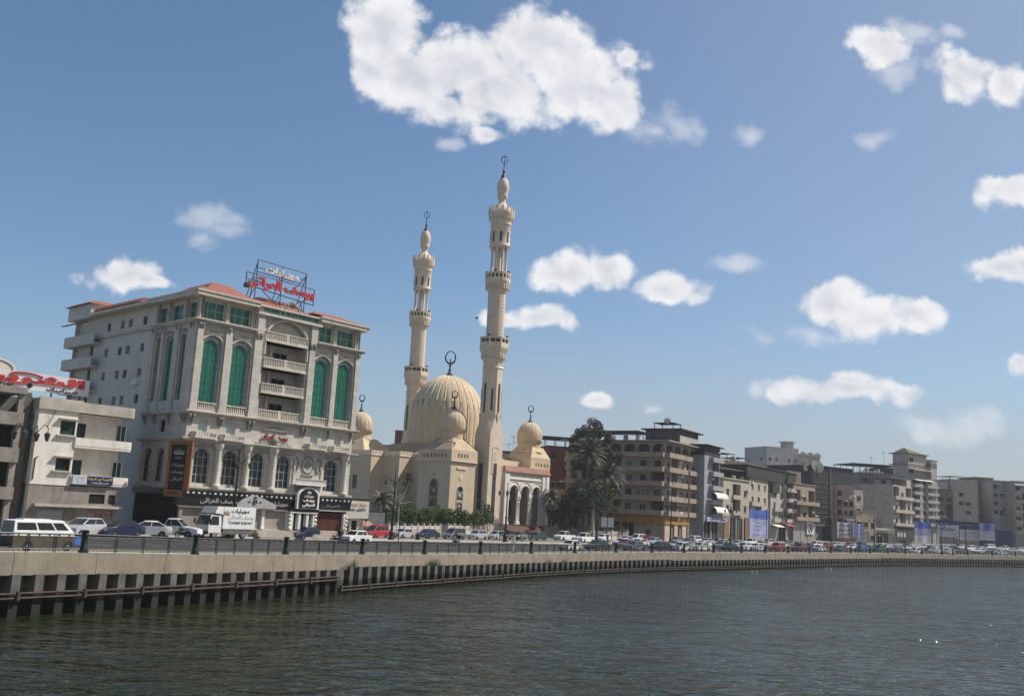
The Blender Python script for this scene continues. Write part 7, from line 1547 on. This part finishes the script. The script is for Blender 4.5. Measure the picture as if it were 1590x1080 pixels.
for (px, off, lab) in ((26,17,'lamp post between minibus and unfinished building'),(359,22.6,'tall lamp post in front of the furniture truck'),(607,22.8,'lamp post beside the red van before the mosque garden'),(784,22.8,'lamp post before the left pillar of the mosque portal'),(926,22.8,'lamp post before the two big palms'),(1041,22.8,'lamp post before the yellow shop of the brown block'),(1134,22.8,'lamp post before the brown shop house'),(1219,22.8,'lamp post before the narrow grey house'),(1290,22.8,'lamp post at the foot of the black clad block'),(1358,22.8,'lamp post before the cream patched house'),(1462,22.8,'lamp post before the sagging white banner'),(1500,22.8,'lamp post before the long white banner')):
    q, a, s = lane(px, off); loc = (q.x, q.y, q.z+.06)
    if first: lp.location = loc; lp.rotation_euler = (0,0,a); lp['label'] = lab; first = False
    else: dup(lp, loc, a, lab)
def pole_sign(px, off, h, parts, label, cat='road sign'):
    q, a, s = lane(px, off); t = thing('road_sign', label, cat, q, R(-8)); b = MB(); b.tube([(0,.04,-.1),(0,.04,h)], .05, 6); b.build('post', IRON, t)
    for i, (fn, m) in enumerate(parts): b = MB(); fn(b); b.build('plate', m, t)
pole_sign(942, 22.4, 4.6, [(lambda b: b.box(-1.1,-.05,3.0,-.08,0,4.7), mat('white_sign_plate', (.6,.62,.6), .5, .1, 1)), (lambda b: b.box(.08,-.05,3.0,1.1,0,4.7), MC['white_sign_plate'])], 'twin white sign plates on a pole before the white fence')
pole_sign(1006, 14, 3.2, [(lambda b: b.hexa([(-.4,-.05,2.2),(.4,-.05,2.2),(.4,0,2.2),(-.4,0,2.2)],[(-.4,-.05,3.1),(.4,-.05,3.1),(.4,0,3.1),(-.4,0,3.1)]), mat('red_sign_plate', (.16,.03,.035), .5, .2, 1))], 'red sign plate on a pole before the yellow shop')
pole_sign(825, 14, 3.4, [(lambda b: b.hexa([(-.5,-.05,2.2),(.5,-.05,2.2),(.5,0,2.2),(-.5,0,2.2)],[(-.05,-.05,3.1),(.05,-.05,3.1),(.05,0,3.1),(-.05,0,3.1)]), MC['red_sign_plate'])], 'triangular red warning sign before the mosque portal')
pole_sign(618, 14, 4.5, [], 'thin bare post right of the garden lamp post', 'post'); pole_sign(1190, 2.6, 7.5, [], 'thin tall bare post at the railing right of the blue banner', 'post')
q, a, s = lane(405, 27.5); t = thing('barrier', 'low dark iron barrier with bars right of the truck', 'barrier', q, R(20)); b = MB(); b.tube([(-1.3,0,0),(-1.3,0,1.3),(1.3,0,1.3),(1.3,0,0)], .04, 5); b.tube([(-1.3,0,.2),(1.3,0,.2)], .03, 5)
b.build('frame', IRON, t); b = MB()
for k in range(7): b.tube([(-1.1+.37*k,0,.2),(-1.1+.37*k,0,1.3)], .025, 4)
b.build('bars', IRON, t)
q, a, s = lane(418, 29.5); t = thing('flower_pot', 'small yellow flowering potted plant by the white shop column', 'plant pot', (q.x-.6,q.y,q.z+.1)); b = MB(); b.lathe(0,0,[(.2,0),(.3,.5),(.33,.55)],10); b.build('pot', mat('clay_pot', (.3,.13,.07), .8, .2, 3), t, True); b = MB(); leafcloud(b, [((0,0,1.0), .5)], 200, .1, 2); b.build('leaves', [LL, LY], t)
for k, (px, lab) in enumerate(((662,'small black rubbish bin on the road edge beside the navy sedan'),)):
    p = gpt(px-14, 840); t = thing('rubbish_bin', lab, 'bin', p); b = MB(); b.lathe(0,0,[(.3,0),(.36,.9),(.38,.95)],10); b.build('barrel', IRON, t, True); b = MB(); b.lathe(0,0,[(.4,.95),(.38,1.02),(.1,1.1)],10); b.build('lid', IRON, t, True)
q, a, s = lane(1494, 38); t = thing('snack_stand', 'small red stand with white canopy between the two white banners', 'stand', (q.x,q.y,zg(q.y)), 0); b = MB(); b.box(-1.5,-.8,0,1.5,.8,1.6); b.build('counter', mat('red_brown_stand', (.22,.06,.04), .7, .3, 1), t); b = MB(); b.box(-1.7,-1,3.2,1.0,1,3.4); b.tube([(-1.4,-.7,1.5),(-1.4,-.7,3.2)], .06, 5); b.tube([(.8,-.7,1.5),(.8,-.7,3.2)], .06, 5); b.build('canopy', WHITE, t)
# ------------------------------------------------------------------ people, motorbikes, birds
SKIN = mat('skin', (.30,.17,.11), .6, .15, 6); HAIR = mat('black_hair', (.012,.01,.01), .6, .2, 8)
CLO = {'black': mat('black_cloth', (.02,.02,.023), .9, .3, 5), 'white': mat('white_cloth', (.6,.59,.56), .9, .1, 5), 'red': mat('red_shirt', (.38,.03,.03), .9, .2, 5), 'navy': mat('navy_cloth', (.025,.035,.08), .9, .3, 5), 'grey': mat('grey_cloth', (.16,.16,.17), .9, .2, 5), 'jeans': mat('jeans_cloth', (.05,.07,.13), .9, .3, 5), 'brown': mat('brown_cloth', (.11,.08,.06), .9, .3, 5)}
def skin_mesh(J, E):                                       # joints {name: (pos, radius)}, bones -> one continuous surface
    me = bpy.data.meshes.new('body'); names = list(J); me.from_pydata([J[n][0] for n in names], [(names.index(a), names.index(c)) for a, c in E], [])
    o = bpy.data.objects.new('body', me); C.objects.link(o); m = o.modifiers.new('skin', 'SKIN'); s = o.modifiers.new('sub', 'SUBSURF'); s.levels = 1; s.render_levels = 1
    for i, n in enumerate(names): r = J[n][1]; me.skin_vertices[0].data[i].radius = r if isinstance(r, tuple) else (r, r)
    me.skin_vertices[0].data[0].use_root = True
    dg = bpy.context.evaluated_depsgraph_get(); r = bpy.data.meshes.new_from_object(o.evaluated_get(dg)); bpy.data.objects.remove(o); bpy.data.meshes.remove(me); return r
def person(label, pos, yaw, shirt, trousers, pose='stand', robe=False, hair=True):
    t = thing('person', label, 'person', pos, yaw, 'people on the waterfront')
    if pose == 'ride':
        J = {'pel':((0,0,.82),(.15,.13)),'chest':((.16,0,1.22),(.16,.12)),'sh':((.2,0,1.38),(.13,.1)),'neck':((.23,0,1.47),.055),'head':((.26,0,1.6),(.095,.085)),'top':((.25,0,1.7),.07)}
        K = {'hip':(.02,.1,.8),'knee':(.42,.17,.72),'ank':(.3,.17,.28),'toe':(.45,.17,.24),'s':(.2,.19,1.36),'el':(.42,.24,1.14),'wr':(.62,.24,1.08),'ha':(.68,.24,1.07)}
    else:
        st = .22 if pose == 'walk' else .03
        J = {'pel':((0,0,.95),(.14,.11)),'chest':((0,0,1.28),(.155,.10)),'sh':((0,0,1.43),(.12,.085)),'neck':((0,0,1.52),.052),'head':((.02,0,1.64),(.092,.08)),'top':((.01,0,1.73),.068)}
        K = None
    E = [('pel','chest'),('chest','sh'),('sh','neck'),('neck','head'),('head','top')]
    for s, n in ((1,'l'),(-1,'r')):
        if K: Q = {k: (v[0], v[1]*s, v[2]) for k, v in K.items()}
        else: f = st*s; Q = {'hip':(0,.09*s,.92),'knee':(f*.6+.03,.1*s,.5),'ank':(f-.04,.1*s,.09),'toe':(f+.12,.11*s,.04),'s':(0,.19*s,1.41),'el':(-f*.5-.02,.25*s,1.14),'wr':(-f+.06,.25*s,.9),'ha':(-f+.1,.24*s,.82)}
        rr = {'hip':.10,'knee':.06,'ank':.042,'toe':.035,'s':.06,'el':.042,'wr':.03,'ha':(.035,.02)}
        if robe: rr.update(hip=.15, knee=.13, ank=.12, toe=.06)
        for k, v in Q.items(): J[k+n] = (v, rr[k])
        E += [('pel','hip'+n),('hip'+n,'knee'+n),('knee'+n,'ank'+n),('ank'+n,'toe'+n),('sh','s'+n),('s'+n,'el'+n),('el'+n,'wr'+n),('wr'+n,'ha'+n)]
        for fi in range(3): J['f%d%s' % (fi,n)] = ((Q['ha'][0]+.05, Q['ha'][1]+(fi-1)*.02, Q['ha'][2]-.05), .009); E.append(('ha'+n,'f%d%s' % (fi,n)))
    me = skin_mesh(J, E); me.materials.clear()
    for m in (CLO[shirt], CLO[trousers], SKIN, TYRE): me.materials.append(m)
    zt = .98 if pose != 'ride' else .86; hz_ = J['hal'][0]
    for p in me.polygons:
        c = p.center; p.use_smooth = True; hand = min((c-Vector(J['ha'+n][0])).length for n in 'lr') < .11; ft = c.z < (.1 if pose != 'ride' else .3)
        p.material_index = 2 if (c.z > J['neck'][0][2]-.01 or hand) else 3 if ft else (0 if robe else 1) if (c.z < zt and abs(c.y) < .22) else 0
    o = bpy.data.objects.new('body', me); C.objects.link(o); o.parent = t
    hd = Vector(J['head'][0]); b = MB()
    b.sphere((hd.x-.02, 0, hd.z+.045), .108, 10); b.build('hair', HAIR if hair else CLO['white'], t, True)
    b = MB(); b.hexa([(hd.x+.085,-.015,hd.z-.03),(hd.x+.085,.015,hd.z-.03),(hd.x+.11,.012,hd.z-.03),(hd.x+.11,-.012,hd.z-.03)], [(hd.x+.08,-.008,hd.z+.02),(hd.x+.08,.008,hd.z+.02),(hd.x+.09,.006,hd.z+.02),(hd.x+.09,-.006,hd.z+.02)]); b.box(hd.x+.083,-.045,hd.z+.015,hd.x+.092,-.022,hd.z+.03,1); b.box(hd.x+.083,.022,hd.z+.015,hd.x+.092,.045,hd.z+.03,1); b.box(hd.x+.08,-.03,hd.z-.065,hd.x+.088,.03,hd.z-.052,1); b.build('face', [SKIN, HAIR], t)
    return t
def gy(px, Y, dz=0): p = at(px, yh(px)+20, Y); return Vector((p.x, p.y, zg(Y)+dz))
person('man in dark clothes standing right of the dark blue sedan', lane(503, 23)[0], R(200), 'navy', 'black')
person('man in dark clothes in the gate house doorway', gy(541, 139.5), R(250), 'black', 'jeans')
person('person in black standing before the right silver hatchback', gpt(776, 839), R(200), 'black', 'black')
person('person in black beside the lamp post at the silver hatchback', gpt(780, 839), R(100), 'black', 'grey', 'walk')
person('person in red shirt inside the left arch of the portal', gy(789, 219.6, 2.15), R(250), 'red', 'jeans')
person('dark clothed person sitting low inside the second portal arch', gy(806, 224, 1.45), R(230), 'black', 'black')
person('dark clothed person low inside the third portal arch', gy(817, 226, 1.45), R(230), 'black', 'black')
person('person with white cap standing on the portal steps', gy(824, 222.5, 2.0), R(240), 'black', 'brown', 'stand', False, False)
person('woman in black robe at the right end of the portal steps', gy(845, 221.5), R(240), 'black', 'black', 'stand', True)
person('person in grey at the right end of the portal steps', gy(849, 222), R(240), 'grey', 'jeans')
person('small figure in white robe on the promenade below the portal', lane(797, 1.3)[0], R(250), 'white', 'white', 'walk', True, False)
person('pedestrian in brown near the white pickup on the road', lane(943, 20)[0], R(220), 'brown', 'brown', 'walk')
person('pedestrian in dark shirt before the bank doors', lane(1113, 33)[0], R(220), 'navy', 'black', 'walk')
person('pedestrian in white shirt before the bank doors', lane(1117, 33)[0], R(220), 'white', 'jeans')
def motorbike(label, pos, yaw, col, box=False):
    t = thing('motorbike', label, 'motorbike', pos, yaw, 'motorbikes on the road')
    for x in (-.62,.62):
        b = MB(); b.torus((0,0,0), .26, .055, 'y', 20, 7); w = b.build('wheel', TYRE, t, True); w.location = (x,0,.31); b = MB()
        for k in range(6): b.tube([(0,0,0),(.24*math.cos(k*1.05),0,.24*math.sin(k*1.05))], .012, 4)
        b.build('spokes', RIM, w)
    b = MB(); b.tube([(-.62,0,.31),(-.2,0,.45),(.2,0,.45),(.45,0,.85)], .04, 6); b.tube([(.62,0,.31),(.42,0,1.0)], .035, 6); b.box(-.2,-.14,.3,.2,.14,.58); b.build('frame', IRON, t)
    b = MB(); b.lathe(0,0,[(.05,-.3),(.15,-.2),(.16,.1),(.1,.3)],10); o = b.build('fuel_tank', PT[col], t, True); o.rotation_euler = (0,R(90),0); o.location = (.2,0,.8)
    b = MB(); b.box(-.7,-.13,.74,.05,.13,.84); b.build('seat', PLASTIC, t); b = MB(); b.tube([(.35,-.36,1.02),(.45,-.1,1.0),(.45,.1,1.0),(.35,.36,1.02)], .018, 5); b.build('handlebar', IRON, t); b = MB(); b.sphere((.56,0,.88), .09, 8); b.build('headlight', LAMPW, t)
    if box: b = MB(); b.box(-.95,-.25,.84,-.5,.25,1.25); b.build('top_box', PLASTIC, t)
    return t
q, a, s = lane(708, 13.5); yw = a+math.pi
motorbike('black motorbike ridden along the road before the grey family car', (q.x,q.y,q.z-.02), yw, 'black', True); person('rider in black and dark red on the moving motorbike', (q.x-math.cos(yw)*.12,q.y-math.sin(yw)*.12,q.z), yw, 'black', 'jeans', 'ride')
p = lane(282, 18.3)[0]; motorbike('parked dark motorbike at the nose of the white pickup', p, R(150), 'black')
p = gpt(806, 840); motorbike('motorbike with rider before the grey hatchback', p, R(220), 'grey'); person('rider in dark jacket before the grey hatchback', p - Vector((math.cos(R(220))*.12, math.sin(R(220))*.12, 0)), R(220), 'black', 'black', 'ride')
q, a, s = lane(566, 15.5); yw = a+math.pi; motorbike('motorbike beside the old white sedan on the road', (q.x,q.y,q.z-.02), yw, 'black'); person('rider in navy beside the old white sedan', (q.x-math.cos(yw)*.12,q.y-math.sin(yw)*.12,q.z), yw, 'navy', 'black', 'ride')
q, a, s = lane(521, 15); yw = a+math.pi; motorbike('small red motorbike just ahead of the old white sedan', (q.x,q.y,q.z-.02), yw, 'red', True)
# bird
p = at(740, 494, 120); t = thing('bird', 'small dark bird flying left of the tall minaret', 'bird', p, R(20)); 
b = MB(); pr = [(.01,-.22),(.05,-.15),(.075,0),(.055,.12),(.045,.16),(.05,.2),(.02,.26)]; b.lathe(0,0,pr,8); b.hexa([(-.02,0,-.2),(.02,0,-.2),(.07,.01,-.4),(-.07,.01,-.4)],[(-.02,.02,-.2),(.02,.02,-.2),(.07,.03,-.4),(-.07,.03,-.4)])
for s in (-1,1): b.hexa([(s*.05,0,.1),(s*.3,.12,.12),(s*.55,.1,-.05),(s*.28,.08,-.1),(s*.05,0,-.1)],[(s*.05,.02,.1),(s*.3,.135,.12),(s*.55,.11,-.05),(s*.28,.1,-.1),(s*.05,.02,-.1)])
o = b.build('body', mat('dark_feathers', (.04,.04,.045), .8, .3, 8), t, True); o.rotation_euler = (R(90),0,R(-90))
# plastic scraps floating on the river
for k, (px, py) in enumerate(((1168,887),(1175,886.5),(1284,881),(1290,882.5))):
    d = ray(px, py); tt = -HC/d.z; b = MB(); b.sphere((0,0,0), .085, 8, 0, .5); o = b.build('floating_bottle', WHITE, None, True); o.location = (d.x*tt, d.y*tt, .03); o.scale = (1.8,1,1); tag(o, ['white scrap floating below the tall blue banner','second white scrap just right of the first floating one','white scrap floating below the black clad block','pair scrap lower right of the floating one by the black block','lone white scrap floating in the middle of the river'][k], 'litter', 'scraps floating on the river')
HAZE = 0.00018
# ------------------------------------------------------------------ pieces that stand apart become parts of their own
def split_clusters(o, most=40):
    me = o.data; n = len(me.vertices); par = list(range(n))
    def find(a):
        while par[a] != a: par[a] = par[par[a]]; a = par[a]
        return a
    for e in me.edges: a, b = find(e.vertices[0]), find(e.vertices[1]); par[a] = b
    for p in me.polygons:
        a = find(p.vertices[0])
        for v in p.vertices: par[find(v)] = a
    comp = {}
    for i in range(n): comp.setdefault(find(i), []).append(i)
    bx = []
    for k, vs in comp.items():
        cs = [me.vertices[i].co for i in vs]; bx.append([[min(c[j] for c in cs)-.03 for j in range(3)], [max(c[j] for c in cs)+.03 for j in range(3)], {k}])
    ch = True
    while ch:
        ch = False
        for i in range(len(bx)):
            for j in range(len(bx)-1, i, -1):
                A, B = bx[i], bx[j]
                if all(A[0][q] <= B[1][q] and B[0][q] <= A[1][q] for q in range(3)):
                    bx[i] = [[min(A[0][q], B[0][q]) for q in range(3)], [max(A[1][q], B[1][q]) for q in range(3)], A[2] | B[2]]; del bx[j]; ch = True
    if len(bx) < 2 or len(bx) > most: return
    kidz = kids(o); sm = len(me.polygons) and me.polygons[0].use_smooth
    for q, (lo, hi, ks) in enumerate(bx):
        b = MB(); mp = {}
        for p in me.polygons:
            if find(p.vertices[0]) in ks:
                f = []
                for v in p.vertices:
                    if v not in mp: mp[v] = len(b.v); b.v.append(tuple(me.vertices[v].co))
                    f.append(mp[v])
                b.f.append(tuple(f)); b.m.append(p.material_index)
        nm = o.name.split('.')[0]; x = b.build(nm + '_new', list(me.materials), o.parent, sm); x.location = o.location; x.rotation_euler = o.rotation_euler
        if q == 0: me0 = x.data; bpy.data.objects.remove(x); o.data = me0
        else: x.name = nm
for o in list(bpy.data.objects):
    if o.type == 'MESH' and o.parent and o.name.split('.')[0] in ('pilaster','carving','entrance_pillar','roof_hood','bracket','strip_pilaster','shop_pilaster','shop_stone','string_course','pierced_parapet','arabesque','poster','tile_coping','vent_window','shop_door','sill','post','pole','canopy_posts','roof_crates','stucco_ornament','shaft_bracket','slit_window','niche_back','plate','panel','crossbars','pyramid_roof','tower_band','drain_pipe','roof','attic_wall','shop_front_board','cornice','eaves','cladding_rail','canopy','side_porch_trim','ground_floor_wall'):
        split_clusters(o)
# ------------------------------------------------------------------ summer haze
hm = bpy.data.materials.new('haze_air'); hm.use_nodes = True; t = hm.node_tree; t.nodes.clear()
pv = nd(t, 'ShaderNodeVolumePrincipled'); pv.inputs['Color'].default_value = (.86, .90, .95, 1); pv.inputs['Density'].default_value = HAZE; pv.inputs['Anisotropy'].default_value = .1
mo = nd(t, 'ShaderNodeOutputMaterial'); t.links.new(pv.outputs[0], mo.inputs['Volume'])
b = MB(); b.box(-4000,-120,-3.2,4000,4200,112); hz_o = b.build('haze', hm); hz_o['kind'] = 'stuff'
